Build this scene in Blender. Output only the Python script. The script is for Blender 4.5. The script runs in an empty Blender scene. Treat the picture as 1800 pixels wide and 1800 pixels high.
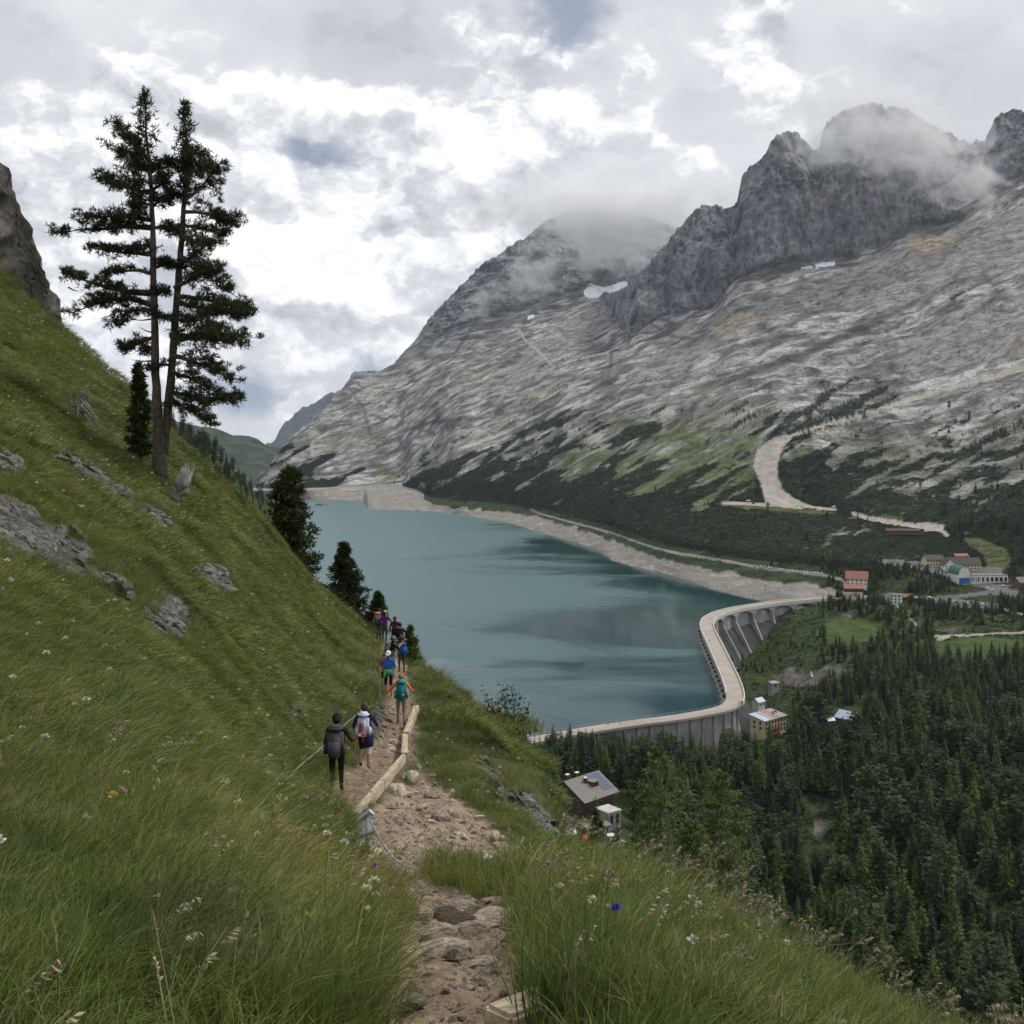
import time as _time; _T0 = _time.time()
import bpy, bmesh, math, random
import numpy as np
from mathutils import Vector, Matrix, Euler

random.seed(7); RNG = np.random.default_rng(7)
SC = bpy.context.scene
COL = SC.collection
F = 2021.0; HX = 900.0; HY = 757.0        # focal length and horizon of the 1800 px photograph
ZL = -150.0                               # lake level, the eye is at z = 0

# ------------------------------------------------------------------ camera
cam = bpy.data.cameras.new("camera"); camo = bpy.data.objects.new("camera", cam); COL.objects.link(camo)
camo.location = (0, 0, 0); camo.rotation_euler = (math.radians(90), 0, 0)
cam.sensor_width = 36; cam.lens = 36 * F / 1800; cam.shift_y = -(900 - HY) / 1800
cam.clip_start = 0.1; cam.clip_end = 60000
SC.camera = camo

# ------------------------------------------------------------------ exposure and render
SC.view_settings.view_transform = 'Standard'; SC.view_settings.look = 'None'
SC.view_settings.exposure = 0.22; SC.view_settings.gamma = 1.0
cy = SC.cycles
cy.max_bounces = 7; cy.diffuse_bounces = 2; cy.glossy_bounces = 2; cy.transmission_bounces = 3
cy.transparent_max_bounces = 8; cy.volume_bounces = 6; cy.use_denoising = True
cy.volume_step_rate = 0.5; cy.volume_max_steps = 128
cy.caustics_reflective = False; cy.caustics_refractive = False
cy.use_adaptive_sampling = True; cy.adaptive_threshold = 0.03

# ------------------------------------------------------------------ node helper
class NT:
    def __init__(s, tree):
        s.t = tree; s.n = tree.nodes; s.l = tree.links; s.n.clear()
    def add(s, typ, **kw):
        nd = s.n.new(typ); ins = kw.pop('ins', {})
        for k, v in kw.items(): setattr(nd, k, v)
        for k, v in ins.items(): s.set(nd, k, v)
        return nd
    def set(s, nd, k, v):
        sock = nd.inputs[k]
        if isinstance(v, bpy.types.NodeSocket): s.l.new(v, sock)
        elif isinstance(v, bpy.types.Node): s.l.new(v.outputs[0], sock)
        else: sock.default_value = v
    def math(s, op, a, b=None, c=None, clamp=False):
        nd = s.add('ShaderNodeMath', operation=op, use_clamp=clamp)
        for i, v in enumerate((a, b, c)):
            if v is not None: s.set(nd, i, v)
        return nd.outputs[0]
    def vmath(s, op, a, b=None, sc=None):
        nd = s.add('ShaderNodeVectorMath', operation=op)
        s.set(nd, 0, a)
        if b is not None: s.set(nd, 1, b)
        if sc is not None: s.set(nd, 'Scale', sc)
        return nd.outputs['Value'] if op in ('DOT_PRODUCT', 'LENGTH', 'DISTANCE') else nd.outputs[0]
    def mix(s, fac, a, b, blend='MIX'):
        nd = s.add('ShaderNodeMix', data_type='RGBA', blend_type=blend)
        s.set(nd, 0, fac)
        for i, v in ((6, a), (7, b)):
            s.set(nd, i, tuple(v) + (1,) if isinstance(v, (tuple, list)) and len(v) == 3 else v)
        return nd.outputs[2]
    def noise(s, vec, scale, detail=4, rough=0.55, dist=0.0, lac=2.0, ntype='FBM'):
        nd = s.add('ShaderNodeTexNoise', noise_type=ntype)
        if vec is not None: s.set(nd, 'Vector', vec)
        for k, v in (('Scale', scale), ('Detail', detail), ('Roughness', rough), ('Distortion', dist), ('Lacunarity', lac)):
            s.set(nd, k, v)
        return nd.outputs[0]
    def ramp(s, fac, stops, interp='LINEAR'):
        nd = s.add('ShaderNodeValToRGB'); cr = nd.color_ramp; cr.interpolation = interp
        while len(cr.elements) < len(stops): cr.elements.new(0.5)
        for e, (p, c) in zip(cr.elements, stops):
            e.position = p; e.color = (c, c, c, 1) if not isinstance(c, (tuple, list)) else tuple(c)[:3] + (1,)
        s.set(nd, 0, fac); return nd.outputs[0]
    def mr(s, v, a, b, c=0.0, d=1.0, smooth=True):
        nd = s.add('ShaderNodeMapRange', interpolation_type='SMOOTHSTEP' if smooth else 'LINEAR')
        for i, x in enumerate((v, a, b, c, d)): s.set(nd, i, x)
        return nd.outputs[0]

# ------------------------------------------------------------------ sky and sun
SUN_EL, SUN_AZ = 52.0, 62.0         # azimuth clockwise from the view direction (+Y): sun high on the right
w = bpy.data.worlds.new("World"); SC.world = w; w.use_nodes = True
def dirpx(px, py):
    v = Vector(((px - HX) / F, 1.0, -(py - HY) / F)); return tuple(v.normalized())
def build_world():
    N = NT(w.node_tree)
    sky = N.add('ShaderNodeTexSky', sky_type='NISHITA', sun_disc=False)
    sky.sun_elevation = math.radians(SUN_EL); sky.sun_rotation = math.radians(SUN_AZ)
    sky.altitude = 2200; sky.air_density = 1.0; sky.dust_density = 0.6; sky.ozone_density = 1.6
    N.set(sky, 'Vector', N.vmath('ADD', N.add('ShaderNodeTexCoord').outputs['Generated'], (0.0, 0.0, 0.45)))
    skyc = N.mix(1.0, sky.outputs[0], (0.105, 0.098, 0.098), 'MULTIPLY')
    d = N.add('ShaderNodeTexCoord').outputs['Generated']
    # cloud deck: squash the vertical so that heaps lie flatter, then warp for billows
    q = N.vmath('MULTIPLY', d, (1.0, 1.0, 1.45))
    wrp = N.add('ShaderNodeTexNoise'); N.set(wrp, 'Vector', q); N.set(wrp, 'Scale', 22.0); N.set(wrp, 'Detail', 3.0); N.set(wrp, 'Roughness', 0.6)
    wv = N.vmath('SCALE', N.vmath('SUBTRACT', wrp.outputs[1], (0.5, 0.5, 0.5)), sc=0.045)
    qw = N.vmath('ADD', q, wv)
    big = N.noise(qw, 4.2, 3, 0.55)
    fine = N.noise(qw, 8.0, 8, 0.585)
    under = N.noise(N.vmath('ADD', qw, (0.006, 0.0, 0.024)), 8.0, 6, 0.585)
    def lobe(px, py, size, ky=1.0):
        c = dirpx(px, py)
        dv = N.vmath('SUBTRACT', qw, (c[0], c[1], c[2] * 1.45))
        if ky != 1.0: dv = N.vmath('MULTIPLY', dv, (1.0, 1.0, ky))
        dd = N.vmath('DOT_PRODUCT', dv, dv)
        return N.math('EXPONENT', N.math('MULTIPLY', dd, -1.0 / (size / F) ** 2))
    def lsum(lst):
        acc = None
        for (px, py, sz, amp, ky) in lst:
            t = N.math('MULTIPLY', lobe(px, py, sz, ky), amp)
            acc = t if acc is None else N.math('ADD', acc, t)
        return acc
    # thin places where the blue shows
    hole = lsum([(555, 262, 100, 1.0, 1.5), (445, 700, 75, 1.05, 1.2), (1000, 30, 80, .6, .8), (400, 385, 55, .6, 1.0), (655, 650, 50, .5, .7)])
    thin = N.math('SUBTRACT', N.math('MULTIPLY', hole, 0.95), N.math('MULTIPLY', N.math('SUBTRACT', fine, 0.5), 2.6))
    dens = N.mr(thin, 0.2, 0.95, 1.0, 0.42)
    # grey veil, soft
    veil = N.math('ADD', N.math('MULTIPLY', N.math('SUBTRACT', big, 0.5), 0.85), N.math('MULTIPLY', N.math('SUBTRACT', fine, 0.5), 0.55))
    veil = N.math('ADD', veil, 0.52)
    vc = N.ramp(veil, [(0.15, (.43, .45, .49)), (.42, (.56, .58, .62)), (.70, (.75, .77, .80)), (1.0, (.90, .91, .93))])
    # bright heaps with crisp upper edges
    lit = lsum([(700, 310, 165, .23, 1.1), (400, 410, 210, .17, 1.0), (560, 520, 200, .13, 1.0), (880, 95, 180, .17, 1.1), (120, 360, 130, .13, 1.0), (720, 640, 120, .15, .8), (1325, 85, 60, .16, .5), (470, 200, 110, .13, 1.8), (840, 470, 120, .10, 1.0), (180, 175, 150, .08, 1.4), (320, 620, 160, .12, 1.0)])
    heap = N.math('ADD', N.math('ADD', N.math('MULTIPLY', fine, 0.62), N.math('MULTIPLY', big, 0.30)), lit)
    hm = N.mr(heap, 0.50, 0.575)
    relief = N.math('MULTIPLY', N.math('SUBTRACT', fine, under), 3.8)
    hb = N.math('ADD', N.math('ADD', 0.50, relief), N.math('MULTIPLY', N.math('SUBTRACT', heap, 0.60), 1.3))
    hc = N.ramp(hb, [(0.05, (.47, .49, .53)), (.42, (.66, .68, .715)), (.68, (.90, .91, .925)), (.9, (1.05, 1.05, 1.05))])
    cc = N.mix(hm, vc, hc)
    out = N.mix(dens, skyc, cc)
    # below the horizon the world only shows ground haze
    sep = N.add('ShaderNodeSeparateXYZ', ins={0: d})
    out = N.mix(N.mr(sep.outputs[2], -0.10, -0.02), (0.10, 0.11, 0.10), out)
    bg = N.add('ShaderNodeBackground', ins={0: out, 1: 1.0})
    N.l.new(bg.outputs[0], N.add('ShaderNodeOutputWorld').inputs[0])
build_world()
w.cycles.sampling_method = 'MANUAL'; w.cycles.sample_map_resolution = 256
sl = bpy.data.lights.new("sun", 'SUN'); so = bpy.data.objects.new("sun", sl); COL.objects.link(so)
sl.energy = 2.0; sl.angle = math.radians(10); sl.color = (1.0, 0.96, 0.90)
_el, _az = math.radians(SUN_EL), math.radians(SUN_AZ)
SUN_DIR = Vector((math.sin(_az) * math.cos(_el), math.cos(_az) * math.cos(_el), math.sin(_el)))
so.rotation_euler = SUN_DIR.to_track_quat('Z', 'Y').to_euler()

# ------------------------------------------------------------------ general helpers
def prop(o, label=None, cat=None, group=None, kind=None):
    for k, v in (('label', label), ('category', cat), ('group', group), ('kind', kind)):
        if v: o[k] = v
    return o
def link(o, parent=None):
    COL.objects.link(o)
    if parent is not None: o.parent = parent
    return o
def empty(name, loc=(0, 0, 0), rz=0.0, parent=None):
    o = bpy.data.objects.new(name, None); o.location = loc; o.rotation_euler = (0, 0, rz); o.empty_display_size = 0.2
    return link(o, parent)
def mesh_from(name, V, Fc, mat=None, smooth=False, mats=None, mi=None):
    me = bpy.data.meshes.new(name)
    me.from_pydata([tuple(v) for v in V], [], Fc); me.update()
    for m in (mats if mats else [mat]):
        if m: me.materials.append(m)
    if mi is not None: me.polygons.foreach_set('material_index', np.asarray(mi, dtype=np.int32))
    if smooth: me.polygons.foreach_set('use_smooth', np.ones(len(me.polygons), dtype=bool))
    return me
def obj(name, me, parent=None, loc=(0, 0, 0), rot=(0, 0, 0), scale=(1, 1, 1)):
    o = bpy.data.objects.new(name, me); o.location = loc; o.rotation_euler = rot; o.scale = scale
    return link(o, parent)
def P(px, py, r):
    return Vector(((px - HX) / F * r, r, -(py - HY) / F * r))
def Rz(py, z):
    return -z * F / (py - HY)

# ------------------------------------------------------------------ numpy gradient noise
_perm = np.random.default_rng(3).permutation(256).astype(np.int32)
_perm = np.concatenate([_perm, _perm, _perm])
_gt = np.random.default_rng(5).normal(size=(1024, 3)); _gt = (_gt/np.linalg.norm(_gt, axis=1)[:, None]*1.15).astype(np.float32)
_gx, _gy, _gz = [np.ascontiguousarray(_gt[:, i]) for i in range(3)]
from concurrent.futures import ThreadPoolExecutor
_POOL = ThreadPoolExecutor(4); _CH = 24000
def _perlin_chunk(x, y, z):
    xi = np.floor(x); yi = np.floor(y); fx = x-xi; fy = y-yi
    xi = xi.astype(np.int32) & 255; yi = yi.astype(np.int32) & 255
    u = fx*fx*fx*(fx*(fx*6-15)+10); v = fy*fy*fy*(fy*(fy*6-15)+10)
    p = _perm; fx1 = fx-1; fy1 = fy-1
    a0 = p[xi]+yi; a1 = p[xi+1]+yi
    if z is None:
        def g(h, X_, Y_): return _gx[h]*X_ + _gy[h]*Y_
        a = g(p[a0], fx, fy); a += u*(g(p[a1], fx1, fy)-a); b = g(p[a0+1], fx, fy1); b += u*(g(p[a1+1], fx1, fy1)-b)
        a += v*(b-a); return a
    zi = np.floor(z); fz = z-zi; zi = zi.astype(np.int32) & 255; w_ = fz*fz*fz*(fz*(fz*6-15)+10); fz1 = fz-1
    b00 = p[a0]+zi; b10 = p[a1]+zi; b01 = p[a0+1]+zi; b11 = p[a1+1]+zi
    def g(h, X_, Y_, Z_): return _gx[h]*X_ + _gy[h]*Y_ + _gz[h]*Z_
    a = g(p[b00], fx, fy, fz); a += u*(g(p[b10], fx1, fy, fz)-a); b = g(p[b01], fx, fy1, fz); b += u*(g(p[b11], fx1, fy1, fz)-b); a += v*(b-a)
    c = g(p[b00+1], fx, fy, fz1); c += u*(g(p[b10+1], fx1, fy, fz1)-c); e = g(p[b01+1], fx, fy1, fz1); e += u*(g(p[b11+1], fx1, fy1, fz1)-e); c += v*(e-c)
    a += w_*(c-a); return a
def _octaves(x, y, z, n, gain, lac, rid):
    s = None; a = 1.0; t = 0
    for i in range(n):
        q = _perlin_chunk(x + np.float32(17.3*i), y + np.float32(9.1*i), None if z is None else z + np.float32(5.7*i))
        if rid: q = 1 - 2*np.abs(q)
        s = q*np.float32(a) if s is None else s + q*np.float32(a)
        t += a; a *= gain
        if i < n-1: x = x*np.float32(lac); y = y*np.float32(lac); z = None if z is None else z*np.float32(lac)
    return s*np.float32((1.0 if rid else 1.6)/t)
def _noise(x, y, z, n, gain, lac, rid):
    x = np.asarray(x, np.float32); y = np.asarray(y, np.float32)
    shp = np.broadcast(x, y).shape
    x = np.broadcast_to(x, shp).ravel(); y = np.broadcast_to(y, shp).ravel()
    z = None if z is None else np.broadcast_to(np.asarray(z, np.float32), shp).ravel()
    cuts = range(0, max(x.size, 1), _CH)
    r = list(_POOL.map(lambda i: _octaves(x[i:i+_CH], y[i:i+_CH], None if z is None else z[i:i+_CH], n, gain, lac, rid), cuts))
    return np.concatenate(r).reshape(shp)
def fbm(x, y, z=None, oct=4, gain=0.5, lac=2.03): return _noise(x, y, z, oct, gain, lac, False)
def ridged(x, y, z=None, oct=4, gain=0.5): return _noise(x, y, z, oct, gain, 2.07, True)
def sstep(a, b, x):
    t = np.clip((x-a)/(b-a), 0, 1); return t*t*(3-2*t)
def in_poly(px, py, poly):
    ins = np.zeros(px.shape, bool); n = len(poly)
    for i in range(n):
        x1, y1 = poly[i]; x2, y2 = poly[(i+1) % n]
        if y1 == y2: continue
        c = ((y1 > py) != (y2 > py)) & (px < (x2-x1)*(py-y1)/(y2-y1) + x1)
        ins ^= c
    return ins
def polyline_dist(X, Y, pts):
    """distance to a polyline and the position along it (index units)"""
    best = np.full(X.shape, 1e9, np.float32); tt = np.zeros(X.shape, np.float32)
    for i in range(len(pts)-1):
        ax, ay = pts[i][:2]; bx, by = pts[i+1][:2]
        dx, dy = bx-ax, by-ay; L = dx*dx+dy*dy+1e-12
        t = np.clip(((X-ax)*dx+(Y-ay)*dy)/L, 0, 1)
        d = np.hypot(X-ax-t*dx, Y-ay-t*dy)
        m = d < best; best = np.where(m, d, best); tt = np.where(m, i+t, tt)
    return best, tt
def grid_mesh(name, V, nr, nc, mat, colors=None, face_mask=None, smooth=True):
    """a sheet of nr x nc vertices; face_mask picks the quads that belong to this object"""
    idx = np.arange(nr*nc).reshape(nr, nc)
    q = np.stack([idx[:-1, :-1], idx[:-1, 1:], idx[1:, 1:], idx[1:, :-1]], -1).reshape(-1, 4)
    if face_mask is not None: q = q[face_mask.reshape(-1)]
    used, inv = np.unique(q, return_inverse=True); q = inv.reshape(-1, 4)
    v = V.reshape(-1, 3)[used].astype(np.float32)
    me = bpy.data.meshes.new(name)
    me.vertices.add(len(v)); me.vertices.foreach_set('co', v.ravel())
    me.loops.add(q.size); me.loops.foreach_set('vertex_index', q.ravel().astype(np.int32))
    me.polygons.add(len(q)); me.polygons.foreach_set('loop_start', (np.arange(len(q))*4).astype(np.int32))
    me.update(calc_edges=True)
    if smooth: me.polygons.foreach_set('use_smooth', np.ones(len(q), dtype=bool))
    if colors is not None:
        ca = me.color_attributes.new('col', 'FLOAT_COLOR', 'POINT')
        c = np.ones((len(v), 4), np.float32); c[:, :colors.shape[-1]] = colors.reshape(-1, colors.shape[-1])[used]
        ca.data.foreach_set('color', c.ravel())
    me.materials.append(mat); me.validate()
    return me
def gsm(A, sig, axis):
    """gaussian smoothing of a grid along one axis"""
    n = int(sig*3+1); k = np.exp(-0.5*(np.arange(-n, n+1)/sig)**2); k /= k.sum()
    pad = [(0, 0)]*A.ndim; pad[axis] = (n, n); B = np.pad(A, pad, mode='edge'); out = np.zeros_like(A)
    for i, kk in enumerate(k):
        sl_ = [slice(None)]*A.ndim; sl_[axis] = slice(i, i+A.shape[axis]); out += kk*B[tuple(sl_)]
    return out

# ------------------------------------------------------------------ material helpers
MATS = {}
def mat(name, color, rough=0.8, var=0.12, scale=6.0, bump=0.0, bscale=None, metal=0.0, spec=0.3, coord='Object'):
    """painted/plain material with mild procedural variation"""
    if name in MATS: return MATS[name]
    m = bpy.data.materials.new(name); m.use_nodes = True; N = NT(m.node_tree)
    tc = N.add('ShaderNodeTexCoord').outputs[coord]
    n = N.noise(tc, scale, 5, 0.6)
    c1 = tuple(max(0, c*(1-var)) for c in color); c2 = tuple(min(1, c*(1+var)) for c in color)
    c = N.mix(N.mr(n, 0.3, 0.7), c1, c2)
    b = N.add('ShaderNodeBsdfPrincipled', ins={'Base Color': c, 'Roughness': rough, 'Metallic': metal, 'Specular IOR Level': spec})
    if bump:
        bn = N.add('ShaderNodeBump', ins={'Height': N.noise(tc, bscale or scale*4, 4, 0.6), 'Strength': bump, 'Distance': 0.02})
        N.l.new(bn.outputs[0], b.inputs['Normal'])
    N.l.new(b.outputs[0], N.add('ShaderNodeOutputMaterial').inputs[0])
    MATS[name] = m; return m
# ================================================================== valley and massif (one lofted sheet, real distances)
def zp(px, py, z): return (px, py, Rz(py, z))
def rz_(px, r, z): return (px, HY - z/r*F, r)
SIL = [(430,870,2900),(470,828,2950),(500,796,3020),(540,757,3100),(560,740,3150),(585,708,3230),(600,690,3300),(625,664,3350),(645,659,3370),(665,662,3400),(690,650,3430),(720,618,3550),(760,570,3700),(800,530,3800),(830,500,3850),(870,465,3900),(900,440,3930),(940,420,3950),(980,430,3900),(1020,455,3830),(1050,474,3780),(1070,486,3640),(1095,500,3300),
 (1124,492,2900),(1150,465,2930),(1190,420,2960),(1225,378,2990),(1240,368,3000),(1265,374,3000),(1290,378,3000),(1298,365,3010),(1304,330,3010),(1318,308,3015),(1333,300,3020),(1345,288,3020),(1358,258,3030),(1380,250,3030),(1400,244,3030),(1415,255,3030),(1430,275,3040),(1440,270,3040),(1446,235,3040),(1465,215,3040),(1500,200,3050),(1540,196,3050),(1590,205,3050),(1620,222,3050),(1660,250,3060),(1700,268,3060),(1728,262,3060),(1737,240,3060),(1745,222,3060),(1775,206,3060),(1800,210,3060),(1900,250,3060),(2100,330,3100),(2500,480,3200)]
BASE = [(430,872,2890),(470,831,2940),(500,799,3010),(540,762,3085),(560,750,3120),(600,705,3250),(660,680,3320),(700,668,3350),(760,610,3480),(800,580,3560),(900,550,3640),(960,532,3660),(1000,520,3680),(1040,506,3690),(1055,515,3600),(1085,565,3150),(1110,600,2815),(1150,570,2840),(1200,558,2845),(1250,552,2850),(1275,520,2850),(1300,497,2860),(1350,482,2870),(1400,472,2880),(1450,462,2880),(1500,455,2880),(1550,440,2890),(1580,415,2900),(1600,402,2900),(1650,405,2900),(1680,388,2910),(1720,360,2920),(1760,330,2930),(1800,310,2930),(1900,330,2930),(2500,520,3000)]
SHORE = [(540,878),(600,879),(640,880),(647,894),(660,896),(700,896),(745,898),(800,903),(880,917),(900,921),(950,937),(1000,950),(1040,962),(1075,985),(1110,995),(1160,1005),(1200,1018),(1250,1035),(1300,1048),(1345,1057)]
B_ROWS = [
 [rz_(p,250,z) for p,z in ((100,-150),(1000,-150),(1200,-160),(1400,-160),(1600,-160),(1800,-158),(2500,-140))],
 [rz_(p,380,z) for p,z in ((100,-160),(900,-145),(1000,-138),(1060,-140),(1120,-153),(1300,-170),(1450,-174),(1600,-168),(1800,-163),(2500,-140))],
 [rz_(p,r,z) for p,r,z in ((100,480,-165),(900,470,-146),(1000,470,-141),(1080,480,-147),(1200,490,-158),(1300,490,-165),(1450,490,-168),(1600,490,-165),(1800,490,-160),(2500,500,-135))],
 [rz_(p,r,z) for p,r,z in ((100,560,-175),(880,540,-168),(930,560,-168),(1000,580,-168),(1100,590,-168),(1200,600,-168),(1290,610,-170),(1345,620,-163),(1400,630,-160),(1500,620,-161),(1600,610,-160),(1800,610,-155),(2500,620,-130))],
 [rz_(p,r,z) for p,r,z in ((100,700,-180),(1200,740,-180),(1300,740,-181),(1350,740,-179),(1400,760,-171),(1450,780,-160),(1500,800,-157),(1600,800,-155),(1800,800,-153),(2500,800,-125))],
 [rz_(p,r,z) for p,r,z in ((100,880,-180),(1200,880,-180),(1280,880,-179),(1320,880,-177),(1345,880,-173),(1361,880,-168),(1380,885,-160),(1420,890,-151),(1450,890,-148),(1500,890,-150),(1600,890,-148),(1800,880,-148),(2500,880,-118))],
 [rz_(p,Rz(q,ZL)*0.965,-157) for p,q in SHORE] + [rz_(p,r,z) for p,r,z in ((1400,945,-148),(1450,975,-143.5),(1530,985,-142.5),(1600,945,-141.5),(1700,940,-143),(1800,930,-143),(2500,930,-110))],
 [zp(p,q,ZL) for p,q in SHORE] + [rz_(p,r,z) for p,r,z in ((1400,965,-144),(1450,985,-142.5),(1530,992,-142),(1600,962,-140),(1700,965,-142),(1800,955,-141),(2500,960,-108))],
 [zp(540,862,-130),zp(600,858,-130),zp(700,858,-130),zp(735,862,-130),zp(750,874,-138),zp(765,884,-138),zp(800,889,-137),zp(860,891,-136),zp(933,897,-134),zp(950,903,-134),zp(1000,917,-134),zp(1040,928,-134),zp(1080,938,-134),zp(1110,950,-134),zp(1150,965,-134),zp(1200,975,-134),zp(1230,978,-134),zp(1300,990,-134),zp(1350,1000,-134),zp(1440,1008,-134),zp(1500,1018,-132),(1600,1008,1030),(1700,1012,1040),(1800,1005,1045),(2500,900,1050)],
 [(540,856,2680),(600,852,2700),(700,846,2660),(750,866,2560),(800,870,2200),(860,875,2130),(900,878,2050),(1000,895,1780),(1100,920,1480),(1200,950,1290),(1300,970,1200),(1400,975,1150),(1500,985,1085),(1570,990,1080),(1640,986,1090),(1700,990,1090),(1800,975,1090),(2500,860,1100)],
 [(430,882,2780),(500,862,2780),(540,845,2780),(600,842,2780),(700,832,2730),(800,850,2280),(900,852,2130),(1000,858,1900),(1100,873,1640),(1200,886,1480),(1280,887,1420),(1350,889,1410),(1440,893,1390),(1500,908,1310),(1560,932,1235),(1620,934,1230),(1700,945,1180),(1800,930,1190),(2500,800,1200)],
 [(430,880,2830),(470,862,2840),(500,845,2850),(540,825,2880),(600,825,2860),(700,812,2800),(800,828,2360),(900,825,2230),(1000,825,2020),(1100,845,1760),(1200,868,1560),(1280,882,1455),(1350,884,1450),(1440,888,1425),(1500,902,1345),(1560,926,1265),(1620,926,1270),(1700,925,1230),(1800,900,1250),(2500,760,1260)],
 [(430,878,2860),(470,845,2900),(500,815,2950),(540,790,3000),(600,785,2990),(700,770,2930),(800,770,2620),(900,770,2480),(1000,755,2280),(1100,762,2080),(1200,772,1900),(1300,770,1740),(1360,768,1660),(1400,768,1650),(1500,800,1600),(1600,800,1590),(1700,800,1560),(1800,800,1480),(2500,650,1500)],
 [(430,876,2870),(470,837,2920),(500,806,2980),(540,772,3040),(560,765,3060),(600,735,3140),(700,705,3120),(800,690,2920),(900,675,2830),(1000,668,2700),(1100,662,2520),(1200,660,2380),(1300,652,2260),(1400,650,2200),(1500,660,2150),(1600,668,2060),(1700,660,1980),(1800,650,1900),(2500,560,1900)],
 [(430,874,2880),(470,833,2930),(500,802,3000),(540,766,3065),(560,757,3085),(600,720,3190),(700,686,3230),(800,640,3230),(900,610,3260),(1000,590,3220),(1035,592,3170),(1080,618,2850),(1116,622,2740),(1200,592,2720),(1300,550,2660),(1400,542,2620),(1500,522,2620),(1600,502,2600),(1700,455,2640),(1800,430,2640),(2500,540,2650)],
 BASE, None, SIL,
 [(p,q+40,r+260) for p,q,r in SIL],
]
def eval_row(row, pxs):
    a = np.array(row, float); return np.interp(pxs, a[:, 0], a[:, 1]), np.interp(pxs, a[:, 0], a[:, 2])
B_PX = np.unique(np.concatenate([np.linspace(100, 470, 45), np.linspace(470, 1850, 820), np.linspace(1850, 2500, 70)]))
NCB = len(B_PX)
B_SEG = [14, 34, 40, 36, 26, 22, 16, 20, 26, 34, 24, 50, 54, 48, 40, 70, 70, 10]
def build_rows(rows, pxs, segs, zmode=True):
    R = []; Zs = []
    for row in rows:
        if row is None: R.append(None); Zs.append(None); continue
        q, r = eval_row(row, pxs); R.append(r); Zs.append(-(q-HY)/F*r)
    for i, row in enumerate(rows):
        if row is None:      # a mid row halfway up the face, a little steeper at the bottom
            R[i] = R[i-1]*0.62 + R[i+1]*0.38; Zs[i] = Zs[i-1]*0.46 + Zs[i+1]*0.54
    oR, oZ, kid = [], [], []
    for i in range(len(rows)-1):
        n = segs[i]
        for j in range(n):
            t = j/n; oR.append(R[i]*(1-t)+R[i+1]*t); oZ.append(Zs[i]*(1-t)+Zs[i+1]*t); kid.append(i+t)
    oR.append(R[-1]); oZ.append(Zs[-1]); kid.append(len(rows)-1.0)
    return np.array(oR), np.array(oZ), np.array(kid)
bR, bZ, B_KID = build_rows(B_ROWS, B_PX, B_SEG)
NRB = len(B_KID)
KID = np.repeat(B_KID[:, None], NCB, 1)
soft = gsm(gsm(bZ, 2.2, 0), 2.0, 1); softR = gsm(gsm(bR, 2.2, 0), 2.0, 1)
keep = np.clip(sstep(14.2, 15.2, KID) + sstep(6.4, 7.0, KID)*(1-sstep(7.6, 8.4, KID)), 0, 1)
keepc = np.clip(sstep(14.2, 15.2, KID), 0, 1)
bZ = soft*(1-keep) + gsm(bZ, .7, 1)*keep; bR = softR*(1-keep) + bR*keep
BX = (B_PX[None, :]-HX)/F*bR
VB = np.stack([BX, bR, bZ], -1).astype(np.float32)
PXg = np.repeat(B_PX[None, :], NRB, 0); PYg = HY - bZ/bR*F
# relief ---------------------------------------------------------------
X, Y, Z = VB[..., 0], VB[..., 1], VB[..., 2]
U = np.array([0.94, 0.12, 0.31]); U /= np.linalg.norm(U)
Wd = np.array([0.0, 1.0, 0.25]); Wd -= Wd@U*U; Wd /= np.linalg.norm(Wd); Td = np.cross(U, Wd)
a1, a2, a3 = X*U[0]+Y*U[1]+Z*U[2], X*Wd[0]+Y*Wd[1]+Z*Wd[2], X*Td[0]+Y*Td[1]+Z*Td[2]
cliff = sstep(14.85, 15.15, KID)*(1-sstep(17.3, 17.6, KID))
cliff = cliff*np.clip(sstep(690, 800, PXg), 0.25, 1)
slab = sstep(10.8, 12.2, KID)*(1-0.75*cliff)
near_slope = sstep(8.6, 9.6, KID)*(1-sstep(11.5, 12.6, KID))
bank = sstep(6.9, 7.1, KID)*(1-sstep(8.0, 8.3, KID))*(B_PX[None, :] < 1460)
valley = (1-sstep(6.0, 6.8, KID))
slab_n = ridged(a1/190, a2/90, a3/80, 3, 0.5)
slab_f = ridged(a1/75+3, a2/46, a3/40, 2, 0.5)
slab_g = fbm(a1/60, a2/34, a3/30, 1, 0.6)
dz = slab*(18*slab_n + 8.0*slab_f + 3.0*slab_g)
dz += near_slope*(5*fbm(X/70, Y/90, oct=4) + 1.0*fbm(X/14, Y/14, oct=3))
dz += valley*(4.0*fbm(X/45, Y/60, oct=4))*sstep(200, 320, Y)
gul = ridged(X/22+Y/60, Y/28, Z/10, 4, 0.55)
dz += bank*(2.6*gul - 1.0)
cl1 = fbm(X/150, Y/150, Z/420, 4, 0.5); cl2 = ridged(X/62+.3, Y/62, Z/150, 4, 0.58); cl3 = ridged(X/17, Y/17, Z/48, 4, 0.65)
cl4 = fbm(X/300+5, Y/300, Z/90, 3)
push = cliff*(-(52*cl1 + 34*cl2 + 17*cl3 + 16*cl4))
edge = sstep(16.55, 17.0, KID)*cliff
dz += edge*(13*cl3 + 12*fbm(X/26, Y/26, oct=4, gain=.6))
dz += slab*9*sstep(0.52, 0.95, ridged(a1/900+4, a2/150, a3/150, 2))*(-1)
VB[..., 2] += dz; VB[..., 1] += push; VB[..., 0] += push*0.25
X, Y, Z = VB[..., 0], VB[..., 1], VB[..., 2]
PXg = HX + X/Y*F; PYg = HY - Z/Y*F
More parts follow.
